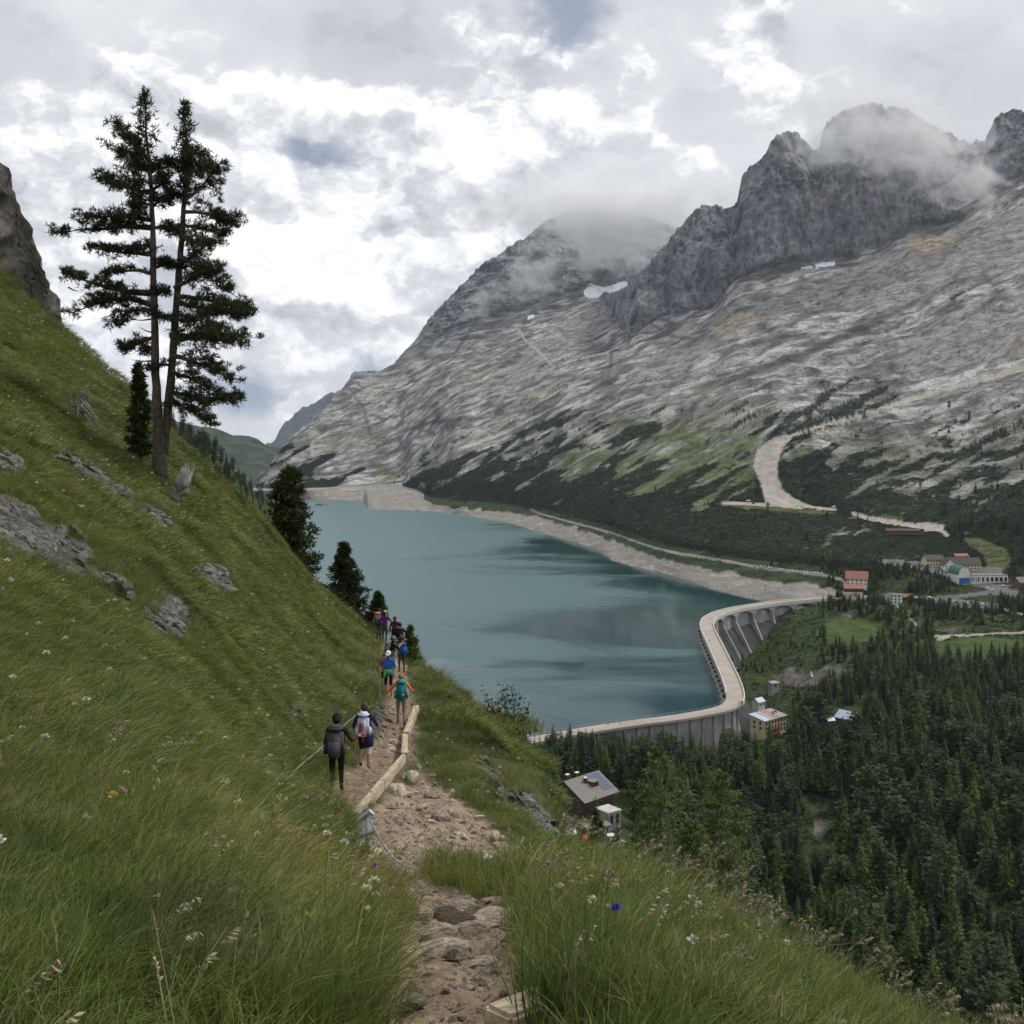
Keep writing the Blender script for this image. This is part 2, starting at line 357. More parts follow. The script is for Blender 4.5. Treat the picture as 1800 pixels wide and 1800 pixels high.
# ground cover ---------------------------------------------------------
gl = np.interp(PXg, [480,540,600,700,800,900,1000,1060,1100,1200,1300,1400,1500,1600,1700,1800,2500], [770,770,792,780,762,752,722,708,704,716,716,690,652,668,640,625,600])
ang = math.radians(-27); ru = PXg*math.cos(ang)+PYg*math.sin(ang); rv = -PXg*math.sin(ang)+PYg*math.cos(ang)
strk = fbm(ru/120, rv/19, Y*0+1.3, 4, 0.55); strk2 = fbm(ru/44+7, rv/14, Y*0+4.3, 4, 0.6)
depth_ = (PYg-gl)
cov = -0.46 + 0.50*sstep(-25, 40, depth_) + 0.38*sstep(30, 110, depth_) + 0.32*sstep(90, 170, depth_)
cov = cov - .55*sstep(-.05, .45, fbm(X/70+8, Y/70, oct=4, gain=.6))*sstep(60, 130, depth_)
cov = cov - .30*sstep(860, 700, PXg)*sstep(520, 600, PXg)*sstep(150, 60, depth_)
rightrocky = in_poly(PXg, PYg, [(1420,770),(1520,735),(1700,660),(1810,620),(2600,600),(2600,880),(1800,860),(1690,880),(1500,870),(1450,830)])
cov = cov - 0.60*gsm(gsm(rightrocky.astype(float), 6, 0), 6, 1)
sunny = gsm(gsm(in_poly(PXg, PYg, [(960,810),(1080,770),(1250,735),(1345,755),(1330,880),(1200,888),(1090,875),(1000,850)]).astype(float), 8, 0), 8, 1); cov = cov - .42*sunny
VEG = sstep(0.02, 0.12, cov + 0.78*strk + 0.55*strk2)
VEG = np.where(KID < 8.5, 0, VEG)*(KID < 14.9)
lowleft = sstep(640, 720, PXg)
GRASSN = fbm(X/60+3, Y/60, Z/40, 4, 0.6)
grs = sstep(0.0, 0.35, GRASSN + 0.35*sstep(-10, 50, depth_) + .55*sstep(70, 150, depth_) - 0.35)*sstep(-120, -20, depth_)*(1-.55*rightrocky); grs = np.clip(grs + .9*sunny*sstep(-.5, .1, GRASSN), 0, 1)*(KID > 8.3)
scree_poly = in_poly(PXg, PYg, [(1115,640),(1180,610),(1240,600),(1290,560),(1420,500),(1600,430),(1700,390),(1830,360),(1830,470),(1680,480),(1640,520),(1560,545),(1440,530),(1350,560),(1250,610),(1160,690)]) | in_poly(PXg, PYg, [(905,640),(940,600),(1000,560),(1050,545),(1115,500),(1118,560),(1060,580),(990,610),(960,660),(900,690),(860,690)]) | in_poly(PXg, PYg, [(1550,640),(1620,585),(1700,545),(1830,560),(1830,625),(1700,640),(1600,655)])
scree = gsm(gsm(scree_poly.astype(float), 5, 0), 5, 1)
scree = sstep(0.35, 0.65, scree + 0.35*fbm(a1/90, a2/30, a3/30, 4, 0.6))*(1-cliff)
tan = gsm(gsm((in_poly(PXg, PYg, [(1240,580),(1262,556),(1300,545),(1345,548),(1330,575),(1290,590),(1255,592)]) | in_poly(PXg, PYg, [(1580,440),(1600,400),(1660,400),(1700,430),(1640,450)]) | in_poly(PXg, PYg, [(1700,620),(1780,590),(1830,590),(1830,630)])).astype(float), 4, 0), 4, 1)*(1-0.8*cliff)
snow = in_poly(PXg, PYg, [(1026,512),(1037,498),(1050,503),(1062,506),(1075,503),(1090,496),(1101,495),(1101,502),(1085,511),(1072,514),(1060,512),(1052,522),(1040,524),(1028,520)]) | in_poly(PXg, PYg, [(1432,466),(1448,462),(1466,461),(1469,466),(1450,468),(1436,469)]) | in_poly(PXg, PYg, [(1407,471),(1425,467),(1428,469),(1409,473)]) | in_poly(PXg, PYg, [(926,559),(938,553),(939,556),(927,562)])
snow &= (Y > 2500)
beach = ((KID > 6.2) & (KID < 8.02) & (B_PX[None, :] < 1440)) | ((KID > 7) & (KID < 8.6) & (B_PX[None, :] < 745)) | (in_poly(PXg, PYg, [(1340,1062),(1365,1045),(1420,1036),(1460,1032),(1478,1040),(1475,1052),(1400,1062),(1340,1070)]) & (KID > 6.0))
beach &= ~((PXg > 1370) & (PYg < np.interp(PXg, [1370, 1420, 1470], [1003, 1012, 1036]) + 6*fbm(X/12, Y/12, oct=3)) & (KID > 6.9))
beach &= ~((KID > 7.55) & (PXg > 740) & (KID < 8.1) & (fbm(X/16, Y/16, oct=3) > .18-1.3*(KID-7.55)))
beach &= ~((KID > 7.0) & (KID < 8.1) & (KID > np.interp(PXg, [1030, 1130, 1400], [8.1, 7.62, 7.55]) + .22*fbm(X/14, Y/14, oct=3)) & (PXg > 1030))
def stripe(pts, w0, w1=None):
    d, t = polyline_dist(PXg, PYg, pts); ww = w0 if w1 is None else w0 + (w1-w0)*t/(len(pts)-1)
    return d < ww*(1+0.25*fbm(X/25, Y/25, oct=2))
gravel = in_poly(PXg, PYg, [(1385,764),(1395,768),(1378,785),(1368,810),(1368,840),(1378,862),(1400,878),(1425,888),(1440,893),(1400,894),(1345,889),(1342,868),(1335,845),(1324,820),(1331,790),(1352,774)])
gravel |= stripe([(1390,766),(1440,750),(1500,735),(1560,715),(1640,690),(1720,668),(1810,645),(1900,630)], 2.4, 5.0)
gravel |= stripe([(1270,884),(1330,886),(1400,890),(1440,893),(1470,896)], 2.6)
gravel |= stripe([(1500,903),(1530,912),(1570,918),(1610,925),(1650,930),(1665,940)], 4.5)
gravel |= in_poly(PXg, PYg, [(1610,918),(1660,922),(1662,934),(1625,935)])
gravel |= stripe([(550,795),(545,785),(552,775),(575,762),(600,752)], 2.6)
gravel |= stripe([(905,570),(925,600),(955,625),(972,645)], 1.6)
gravel |= stripe([(958,578),(985,588),(940,600),(915,606)], 1.4)
gravel &= (KID > 8.2)
road = stripe([(933,896),(950,903),(1000,917),(1040,927),(1080,938),(1110,949),(1150,963),(1200,974),(1230,978),(1300,990),(1350,1000),(1440,1009),(1478,1018),(1490,1030),(1535,1052)], 1.5, 2.3) & (KID > 7.5) & (KID < 9.2)
lot = in_poly(PXg, PYg, [(1557,985),(1640,987),(1690,995),(1760,998),(1765,1020),(1690,1022),(1660,1012),(1610,1000),(1560,994)]) & (KID > 7.5)
lot |= (stripe([(1690,1022),(1720,1028),(1745,1034),(1735,1042),(1690,1048),(1640,1052),(1600,1050),(1560,1046),(1535,1050)], 3.4) | in_poly(PXg, PYg, [(1620,1050),(1640,1048),(1700,1055),(1757,1062),(1757,1070),(1690,1068),(1625,1060)]) | in_poly(PXg, PYg, [(1720,1024),(1790,1030),(1790,1048),(1745,1046)])) & (KID > 5.6)
trk = (stripe([(1640,1118),(1700,1117),(1760,1113),(1850,1110)], 2.0) | stripe([(1576,1064),(1590,1078),(1610,1098)], 1.2) | stripe([(1757,1068),(1780,1076),(1830,1088)], 1.6) | stripe([(1650,1124),(1668,1118)], 3)) & (KID < 7.3) & (KID > 4)
meadow = in_poly(PXg, PYg, [(1690,945),(1720,945),(1770,965),(1780,985),(1765,1005),(1735,1000),(1728,975),(1705,960)]) & (KID > 7.5)
meadow |= in_poly(PXg, PYg, [(1495,918),(1555,905),(1590,910),(1590,916),(1540,912)]) | in_poly(PXg, PYg, [(1255,884),(1340,888),(1440,897),(1480,902),(1440,905),(1330,895),(1265,889)])
mlow = in_poly(PXg, PYg, [(1430,1115),(1470,1085),(1520,1090),(1555,1100),(1545,1120),(1480,1140)]) | in_poly(PXg, PYg, [(1640,1130),(1720,1120),(1800,1125),(1800,1150),(1700,1165),(1640,1150)]) | in_poly(PXg, PYg, [(1480,1650),(1540,1590),(1590,1575),(1600,1610),(1540,1660)]) | in_poly(PXg, PYg, [(1660,1580),(1720,1570),(1780,1620),(1790,1680),(1720,1700),(1680,1640)]) | in_poly(PXg, PYg, [(1500,1280),(1535,1270),(1550,1300),(1520,1310)])
rockgully = in_poly(PXg, PYg, [(1345,1190),(1380,1170),(1480,1165),(1500,1185),(1450,1205),(1360,1215)]) | in_poly(PXg, PYg, [(1425,1440),(1440,1425),(1460,1435),(1462,1470),(1445,1485),(1428,1480)]) | in_poly(PXg, PYg, [(1640,1105),(1690,1098),(1700,1112),(1650,1118)]) | in_poly(PXg, PYg, [(1470,1080),(1500,1070),(1530,1085),(1520,1098),(1480,1095)])
rockgully = gsm(gsm(rockgully.astype(float), 3, 0), 3, 1)
rgm = sstep(0.5, 0.7, rockgully*.8 + 0.55*fbm(X/11, Y/11, Z/6, 4, .6))*(KID < 6.6)
# albedo ---------------------------------------------------------------
def C(*c): return np.array(c, float)
def lerp(A, B_, t): return A*(1-t[..., None]) + B_*t[..., None]
n1 = fbm(a1/120, a2/70, a3/70, 3, 0.6); n2 = fbm(a1/60+5, a2/30, a3/30, 2, 0.6); n3 = fbm(X/220, Y/220, Z/160, 4, .55)
n4 = fbm(a1/60+3, a2/34, a3/34, 2, .6); rk = np.clip(0.52 + 0.60*n1 + 0.22*n2 + .42*n4, 0, 1)
rk = sstep(.1, .9, rk); CB = lerp(C(.27,.267,.263), C(.53,.522,.505), rk)
crack = sstep(0.62, 0.9, ridged(a1/170+9, a2/60, a3/60, 2, 0.5)); CB = lerp(CB, C(.085,.083,.08), 0.8*crack); crack2 = sstep(.70, .92, ridged(a1/120+2, a2/44, a3/44, 1, .6)); CB = lerp(CB, C(.10,.098,.095), 0.7*crack2)
fl_d, fl_t = polyline_dist(PXg, PYg, [(1225,690),(1300,668),(1400,634),(1480,600),(1560,562),(1640,520),(1680,497)]); fl_s = np.interp(PXg, [1225,1300,1400,1480,1560,1640,1680], [690,668,634,600,562,520,497]) - PYg
CB = lerp(CB, C(.075,.073,.072), sstep(13, 2, np.abs(fl_s-6)+4*fbm(X/30, Y/30, Z/20, 3))*sstep(1200, 1290, PXg)*sstep(1700, 1660, PXg)*.85)
for gl_pts in ([(1075,620),(1072,650),(1066,672)], [(940,665),(1000,660),(1060,668)], [(1130,560),(1180,590),(1240,600)], [(700,760),(760,742),(850,735),(960,715)], [(1500,650),(1600,640),(1660,650)], [(620,690),(640,720),(650,760)], [(840,560),(800,620),(760,640)]):
    gd, _ = polyline_dist(PXg, PYg, gl_pts); CB = lerp(CB, C(.09,.088,.086), .7*sstep(5, 1, gd+3*fbm(X/25, Y/25, Z/25, 3)))
lichen = sstep(-0.1, 0.5, n3)*(1-cliff)*sstep(560, 700, PYg); CB = lerp(CB, C(.31,.31,.22), 0.55*lichen)
clr = np.clip(0.5+0.5*fbm(X/60, Y/60, Z/110, 5, .6)+0.35*fbm(X/14, Y/14, Z/60, 3, .6), 0, 1)
cc_ = lerp(C(.12,.127,.145), C(.36,.365,.38), sstep(.15, .85, clr)); fis = sstep(.72, .93, ridged(X/34+1, Y/34, Z/260, 4, .62)); cc_ = lerp(cc_, C(.05,.053,.06), .75*fis)
ora = sstep(0.25, 0.6, fbm(X/110+2, Y/110, Z/130, 4, .6))*sstep(15.0, 15.2, KID)*(1-sstep(15.7, 16.3, KID)); cc_ = lerp(cc_, C(.36,.28,.20), 0.5*ora)
blk = sstep(0.2, 0.6, fbm(X/11, Y/11, Z/120, 4, .6))*(1-sstep(15.6, 16.4, KID)); cc_ = lerp(cc_, C(.075,.08,.09), 0.7*blk)
CB = lerp(CB, cc_, cliff)
CB = lerp(CB, lerp(C(.245,.235,.225), C(.345,.33,.315), np.clip(.5+.6*fbm(a1/60, a2/20, a3/20, 4, .6), 0, 1)), 0.9*scree)
tan = sstep(.35, .8, tan+.45*fbm(a1/40, a2/12, a3/12, 4, .6)); CB = lerp(CB, C(.36,.295,.22), 0.75*tan)
gcol = lerp(C(.055,.075,.02), C(.13,.145,.05), np.clip(.5+.8*fbm(X/30, Y/30, oct=4), 0, 1))
gcol = lerp(gcol, gcol*np.array([1.05, 1.2, .95]), sunny); CB = lerp(CB, gcol, 0.8*grs*(1-scree)*(1-cliff))  # greener meadow, its brighter colour also painted to suggest a sun patch
vcol = lerp(C(.012,.022,.012), C(.028,.045,.02), np.clip(.5+.8*fbm(X/20, Y/20, oct=3), 0, 1))
CB = lerp(CB, vcol, 0.92*VEG)
low = lerp(C(.03,.05,.016), C(.065,.095,.03), np.clip(.5+.9*fbm(X/28, Y/28, oct=4), 0, 1))
CB = lerp(CB, low, (1-sstep(6.0, 6.6, KID)) * np.ones_like(KID))
up = (((KID > 6.4) & (B_PX[None, :] > 1440) & (KID < 9.2)) | ((KID > 7.2) & (KID < 8.6) & (B_PX[None, :] > 745))).astype(float); CB = lerp(CB, low*0.8, up)
CB = lerp(CB, lerp(C(.21,.18,.17), C(.05,.045,.045), np.clip(.5+1.1*fbm(X/6, Y/6, Z/4, 3), 0, 1)), rgm)
bch = lerp(C(.31,.28,.24), C(.47,.44,.39), np.clip(.5+.7*fbm(X/18, Y/18, Z/3, 5, .65), 0, 1)); bch = lerp(bch, C(.19,.175,.155), 0.6*sstep(.2, .7, gul))
CB = lerp(CB, bch, sstep(.3, .7, gsm(gsm(beach.astype(float), 1.6, 0), 1.6, 1)+.25*fbm(X/7, Y/7, Z/4, 3)))
CB = lerp(CB, C(.45,.40,.33)*np.ones(3), gsm(gravel.astype(float), .7, 1)*0.95)
CB = np.where(gravel[..., None], lerp(C(.36,.33,.29), C(.52,.47,.41), np.clip(.5+.8*fbm(X/8, Y/10, oct=3), 0, 1)), CB)
CB = np.where((trk)[..., None], C(.40,.37,.32), CB)
CB = np.where((meadow & ~gravel)[..., None], lerp(C(.075,.095,.03), C(.115,.135,.05), np.clip(.5+fbm(X/12, Y/12, oct=3), 0, 1)), CB)
CB = np.where((mlow)[..., None], lerp(C(.05,.085,.022), C(.085,.12,.035), np.clip(.5+fbm(X/9, Y/9, oct=3), 0, 1)), CB)
CB = np.where(road[..., None], C(.27,.265,.255), CB); CB = np.where(lot[..., None], C(.17,.17,.17), CB)
CB = np.where(snow[..., None], C(.86,.88,.90), CB)

def terrain_mat(name, bscale, bstr, bdist, rough=0.95, fine=0.25, strata=0.0):
    m = bpy.data.materials.new(name); m.use_nodes = True; N = NT(m.node_tree)
    at = N.add('ShaderNodeVertexColor', layer_name='col').outputs[0]
    pos = N.add('ShaderNodeNewGeometry').outputs['Position']
    n = N.noise(pos, bscale, 6, 0.68); n2 = N.noise(pos, bscale*6.3, 4, 0.6)
    k = N.math('ADD', N.math('MULTIPLY', N.math('SUBTRACT', n, 0.5), fine*3.2), N.math('MULTIPLY', N.math('SUBTRACT', n2, 0.5), fine*1.6))
    h = N.math('ADD', n, N.math('MULTIPLY', n2, 0.3))
    if strata:   # beds dipping across the slope: long thin noise along the bedding direction, with dark joints
        cmb = N.add('ShaderNodeCombineXYZ')
        for i, (v_, sc_) in enumerate(((U, 1/34.0), (Wd, 1/19.0), (Td, 1/16.0))): N.l.new(N.vmath('DOT_PRODUCT', pos, tuple(float(x)*sc_ for x in v_)), cmb.inputs[i])
        s1 = N.noise(cmb.outputs[0], 1.0, 8, .70, .3)
        vo = N.add('ShaderNodeTexVoronoi', feature='DISTANCE_TO_EDGE'); N.set(vo, 'Vector', N.vmath('ADD', cmb.outputs[0], N.vmath('SCALE', (1, 1, 1), sc=N.math('MULTIPLY', s1, 3.2)))); N.set(vo, 'Scale', 1.15)
        joint = N.math('MULTIPLY', N.mr(vo.outputs['Distance'], 0.0, .10, .50, 0.0), N.mr(n, .42, .60))
        k = N.math('ADD', k, N.math('ADD', N.mr(s1, .43, .53, -.34, .20), N.mr(s1, .56, .64, 0.0, .22))); k = N.math('SUBTRACT', k, joint)
        h = N.math('ADD', h, N.math('SUBTRACT', N.math('MULTIPLY', s1, 1.0), N.math('MULTIPLY', joint, .6)))
    c = N.vmath('SCALE', at, sc=N.math('MAXIMUM', N.math('ADD', k, 1.18 if strata else 1.0), .18))
    b = N.add('ShaderNodeBsdfPrincipled', ins={'Base Color': c, 'Roughness': rough, 'Specular IOR Level': 0.15})
    bn = N.add('ShaderNodeBump', ins={'Height': h, 'Strength': bstr, 'Distance': bdist})
    N.l.new(bn.outputs[0], b.inputs['Normal'])
    N.l.new(b.outputs[0], N.add('ShaderNodeOutputMaterial').inputs[0])
    MATS[name] = m; return m
M_ROCK = terrain_mat('mountain_ground', 0.055, 1.0, 9.0, 0.95, 0.24)
M_SLAB = terrain_mat('bedded_rock', 0.07, 1.0, 10.0, 0.95, 0.30, 0.42)
M_SNOW = mat('snow', (.86, .88, .90), 0.6, 0.04, 0.05, coord='Object')
def qmask(m): m = m.astype(bool); return (m[:-1, :-1].astype(int)+m[1:, :-1]+m[:-1, 1:]+m[1:, 1:]) >= 2
fm_snow = qmask(snow); fm_gr = qmask(gravel) & ~fm_snow; fm_road = (qmask(road) | qmask(lot) | qmask(trk)) & ~fm_gr & ~fm_snow
fm_beach = qmask(beach) & ~fm_gr & ~fm_road & ~fm_snow
rowk = (KID[:-1, :-1] + KID[1:, 1:])*0.5
fm_val = (rowk < 6.5) & ~(fm_gr | fm_road | fm_beach | fm_snow)
fm_cliff = (rowk > 14.9) & ~(fm_gr | fm_road | fm_beach | fm_snow | fm_val)
fm_rest = ~(fm_gr | fm_road | fm_beach | fm_snow | fm_val | fm_cliff)
for nm, fm in (('valley_ground', fm_val), ('mountain_slope', fm_rest), ('mountain_cliff', fm_cliff), ('lake_shore', fm_beach), ('gravel_track', fm_gr), ('valley_road', fm_road), ('snow_field', fm_snow)):
    o = obj(nm, grid_mesh(nm, VB, NRB, NCB, M_SNOW if nm == 'snow_field' else (M_SLAB if nm == 'mountain_slope' else M_ROCK), CB, fm)); prop(o, kind='structure')
# the peak that stands behind the near buttress
FP = np.linspace(905, 1330, 230)
fsil = [(905,440,3990),(930,415,4020),(960,392,4060),(1000,376,4090),(1050,370,4100),(1100,380,4100),(1150,390,4100),(1200,410,4100),(1330,470,4100)]
frow = [[(p,540,3790) for p in (905,1330)], [(p,q*.35+500*.65,3850) for p,q,r in fsil], fsil, [(p,q+50,r+300) for p,q,r in fsil]]
fR, fZ, fk = build_rows(frow, FP, [20, 60, 8]); VF = np.stack([(FP[None, :]-HX)/F*fR, fR, fZ], -1).astype(np.float32)
x_, y_, z_ = VF[..., 0], VF[..., 1], VF[..., 2]
VF[..., 1] -= 40*fbm(x_/150, y_/150, z_/420, 4)+24*ridged(x_/62, y_/62, z_/150, 4, .58)+8*ridged(x_/19, y_/19, z_/42, 3, .6)
VF[..., 2] += 8*ridged(x_/19, y_/19, z_/42, 3)*sstep(1.8, 2, fk)[:, None]
clf = np.clip(.5+.5*fbm(x_/60, y_/60, z_/110, 5, .6)+.35*fbm(x_/14, y_/14, z_/60, 3, .6), 0, 1)
prop(obj('mountain_peak', grid_mesh('mountain_peak', VF, VF.shape[0], VF.shape[1], M_ROCK, lerp(C(.12,.127,.145), C(.29,.295,.31), clf))), kind='structure')
B_COLX = B_PX
def zB(x, y):
    """height of the valley sheet under a world point"""
    px = HX + x/y*F; j = np.clip(np.searchsorted(B_PX, px)-1, 0, NCB-2); t = (px-B_PX[j])/(B_PX[j+1]-B_PX[j]); t = min(max(t, 0), 1)
    za = np.interp(y, np.maximum.accumulate(VB[:, j, 1]), VB[:, j, 2]); zb = np.interp(y, np.maximum.accumulate(VB[:, j+1, 1]), VB[:, j+1, 2])
    return float(za*(1-t)+zb*t)
def hitB(px, py, kmin=0):
    """first point of the sheet that shows at this pixel of the photograph, beyond knot row kmin"""
    j = int(np.argmin(np.abs(B_PX-px))); q = PYg[:, j]
    i = np.argmax((q <= py) & (B_KID > kmin)); i = max(i, 1)
    t = 0 if q[i-1] == q[i] else np.clip((q[i-1]-py)/(q[i-1]-q[i]), 0, 1)
    return Vector(VB[i-1, j]*(1-t)+VB[i, j]*t)

# ------------------------------------------------------------------ the far left side of the lake
def loft_px(rows, pxs, segs, relief):
    R, Zz, kid = build_rows(rows, pxs, segs); x = (pxs[None, :]-HX)/F*R
    V = np.stack([x, R, Zz], -1); V[..., 2] += relief(V[..., 0], V[..., 1], V[..., 2], kid[:, None]); return V, kid
L_PX = np.linspace(60, 575, 190)
rowsL = [
 [rz_(60,300,-80), rz_(300,300,-110), rz_(440,420,-152), rz_(500,800,-152), rz_(545,1500,-152), rz_(575,2300,-153)],
 [rz_(60,420,-60), (300,830,520), (400,858,760), (440,888,1250), (480,897,1700), (520,897,2150), (550,905,2120), (575,908,2060)],
 [rz_(60,520,-20), (230,770,560), (300,742,640), (350,768,760), (400,815,900), (430,845,1250), (455,868,1500), (480,882,1780), (520,893,2200), (553,903,2130), (575,909,2065)],
 [rz_(60,700,-30), (300,755,800), (350,778,950), (400,825,1100), (440,862,1450), (480,890,1850), (520,899,2250), (553,907,2160), (575,912,2070)],
]
VL, kidL = loft_px(rowsL, L_PX, [30, 60, 14], lambda x, y, z, k: 7*fbm(x/60, y/60, oct=4)*np.clip((z+150)/40, 0, 1))
XL, YL, ZLf = VL[..., 0], VL[..., 1], VL[..., 2]
cl = lerp(C(.03,.045,.016), C(.085,.11,.035), np.clip(.5+fbm(XL/40, YL/40, oct=4), 0, 1))
cl = lerp(cl, C(.40,.36,.31)*np.ones(3), sstep(-138, -146, ZLf + 6*fbm(XL/20, YL/20, oct=3)))
prop(obj('lake_hillside', grid_mesh('lake_hillside', VL, VL.shape[0], VL.shape[1], M_ROCK, cl)), kind='structure')

# ------------------------------------------------------------------ far hills and the distant blue mountain
def far_hill(name, pts, r, depth, foot, seedv, c1, c2, amp):
    pxs = np.linspace(pts[0][0], pts[-1][0], 160)
    rows = [[(p, foot, r) for p, q in pts], [(p, q, r+depth) for p, q in pts], [(p, q+30, r+depth*1.6) for p, q in pts]]
    V, k = loft_px(rows, pxs, [70, 20], lambda x, y, z, kk: amp*np.clip(kk, 0, 1)*(ridged(x/260+seedv, y/260, oct=5)-.3))
    n = np.clip(.45+1.3*fbm(V[..., 0]/70, V[..., 1]/70, V[..., 2]/50, 4, .7), 0, 1)
    prop(obj(name, grid_mesh(name, V, V.shape[0], V.shape[1], M_ROCK, lerp(C(*c1), C(*c2), n))), kind='structure')
far_hill('wooded_hill', [(150,640),(250,700),(310,742),(345,752),(380,762),(410,772),(432,773),(455,776),(470,786),(492,790),(520,800),(560,830),(700,860)], 4200, 900, 905, 1.0, (.012,.025,.014), (.06,.09,.045), 45)
far_hill('distant_mountain', [(380,860),(440,800),(480,775),(512,742),(525,732),(545,722),(560,716),(580,700),(640,690),(800,720)], 9000, 1500, 880, 6.0, (.035,.045,.055), (.10,.115,.13), 120)  # blue of the distance painted into the rock colour, on top of the haze

# ------------------------------------------------------------------ lake
DAM_PX = [(905,1307),(930,1302),(1000,1288),(1060,1278),(1130,1268),(1180,1262),(1230,1254),(1262,1248),(1285,1240),(1293,1228),(1291,1212),(1283,1190),(1270,1162),(1255,1130),(1245,1110),(1242,1098),(1246,1088),(1262,1079),(1290,1071),(1320,1066),(1360,1060),(1410,1055),(1460,1051),(1500,1050),(1536,1050)]
ZC = -142.0
DAMC = [P(px, py, Rz(py, ZC)) for px, py in DAM_PX]
def resample(pts, n):
    pts = [Vector(p) for p in pts]; L = [0]
    for a, b in zip(pts, pts[1:]): L.append(L[-1]+(b-a).length)
    out = []
    for s in np.linspace(0, L[-1], n):
        i = min(max(np.searchsorted(L, s)-1, 0), len(pts)-2); t = (s-L[i])/(L[i+1]-L[i]); out.append(pts[i].lerp(pts[i+1], t))
    return out
DAM = resample(DAMC, 240)
for _ in range(6): DAM = [DAM[0]] + [(DAM[i-1]+DAM[i]*2+DAM[i+1])/4 for i in range(1, 239)] + [DAM[-1]]
lake_poly = [(p.x, p.y) for p in DAM[::2]] + [(460, 1180), (460, 1400), (300, 2300), (-100, 2900), (-900, 2900), (-900, 1900), (-420, 900), (-140, 560)]
def lake_mat():
    m = bpy.data.materials.new('lake_water'); m.use_nodes = True; N = NT(m.node_tree)
    pos = N.add('ShaderNodeNewGeometry').outputs['Position']
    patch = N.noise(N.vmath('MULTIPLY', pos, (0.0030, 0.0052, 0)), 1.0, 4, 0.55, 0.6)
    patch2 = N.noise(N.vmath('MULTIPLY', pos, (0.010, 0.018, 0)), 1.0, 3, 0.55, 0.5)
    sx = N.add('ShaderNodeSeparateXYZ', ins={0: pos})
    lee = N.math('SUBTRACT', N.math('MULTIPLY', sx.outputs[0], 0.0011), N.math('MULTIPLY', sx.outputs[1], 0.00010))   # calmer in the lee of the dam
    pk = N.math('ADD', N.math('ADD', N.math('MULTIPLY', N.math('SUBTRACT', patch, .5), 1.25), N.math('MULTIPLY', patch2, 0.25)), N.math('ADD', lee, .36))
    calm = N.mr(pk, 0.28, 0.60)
    rip = N.noise(N.vmath('MULTIPLY', pos, (0.5, 0.22, 0)), 1.0, 2, 0.5)
    rip2 = N.noise(N.vmath('MULTIPLY', pos, (0.06, 0.03, 0)), 1.0, 2, 0.5)
    hgt = N.math('ADD', N.math('MULTIPLY', rip, 0.02), N.math('MULTIPLY', rip2, 0.5))
    bn = N.add('ShaderNodeBump', ins={'Height': hgt, 'Strength': N.mr(calm, 0, 1, 0.5, 0.2), 'Distance': 1.0})
    b = N.add('ShaderNodeBsdfPrincipled', ins={'Base Color': N.mix(calm, (.055, .120, .128), (.007, .044, .052)), 'Roughness': N.mr(calm, 0, 1, .40, .07), 'IOR': 1.35, 'Specular IOR Level': 0.65})  # lighter base in the rough water stands in for bright sky reflection
    N.l.new(bn.outputs[0], b.inputs['Normal'])
    N.l.new(b.outputs[0], N.add('ShaderNodeOutputMaterial').inputs[0]); return m
me = bpy.data.meshes.new('lake'); bm = bmesh.new()
bm.faces.new([bm.verts.new((x, y, ZL)) for x, y in lake_poly]); bmesh.ops.triangulate(bm, faces=bm.faces[:]); bm.normal_update()
for f in bm.faces:
    if f.normal.z < 0: f.normal_flip()
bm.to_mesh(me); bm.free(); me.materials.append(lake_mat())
prop(obj('lake', me), kind='structure')
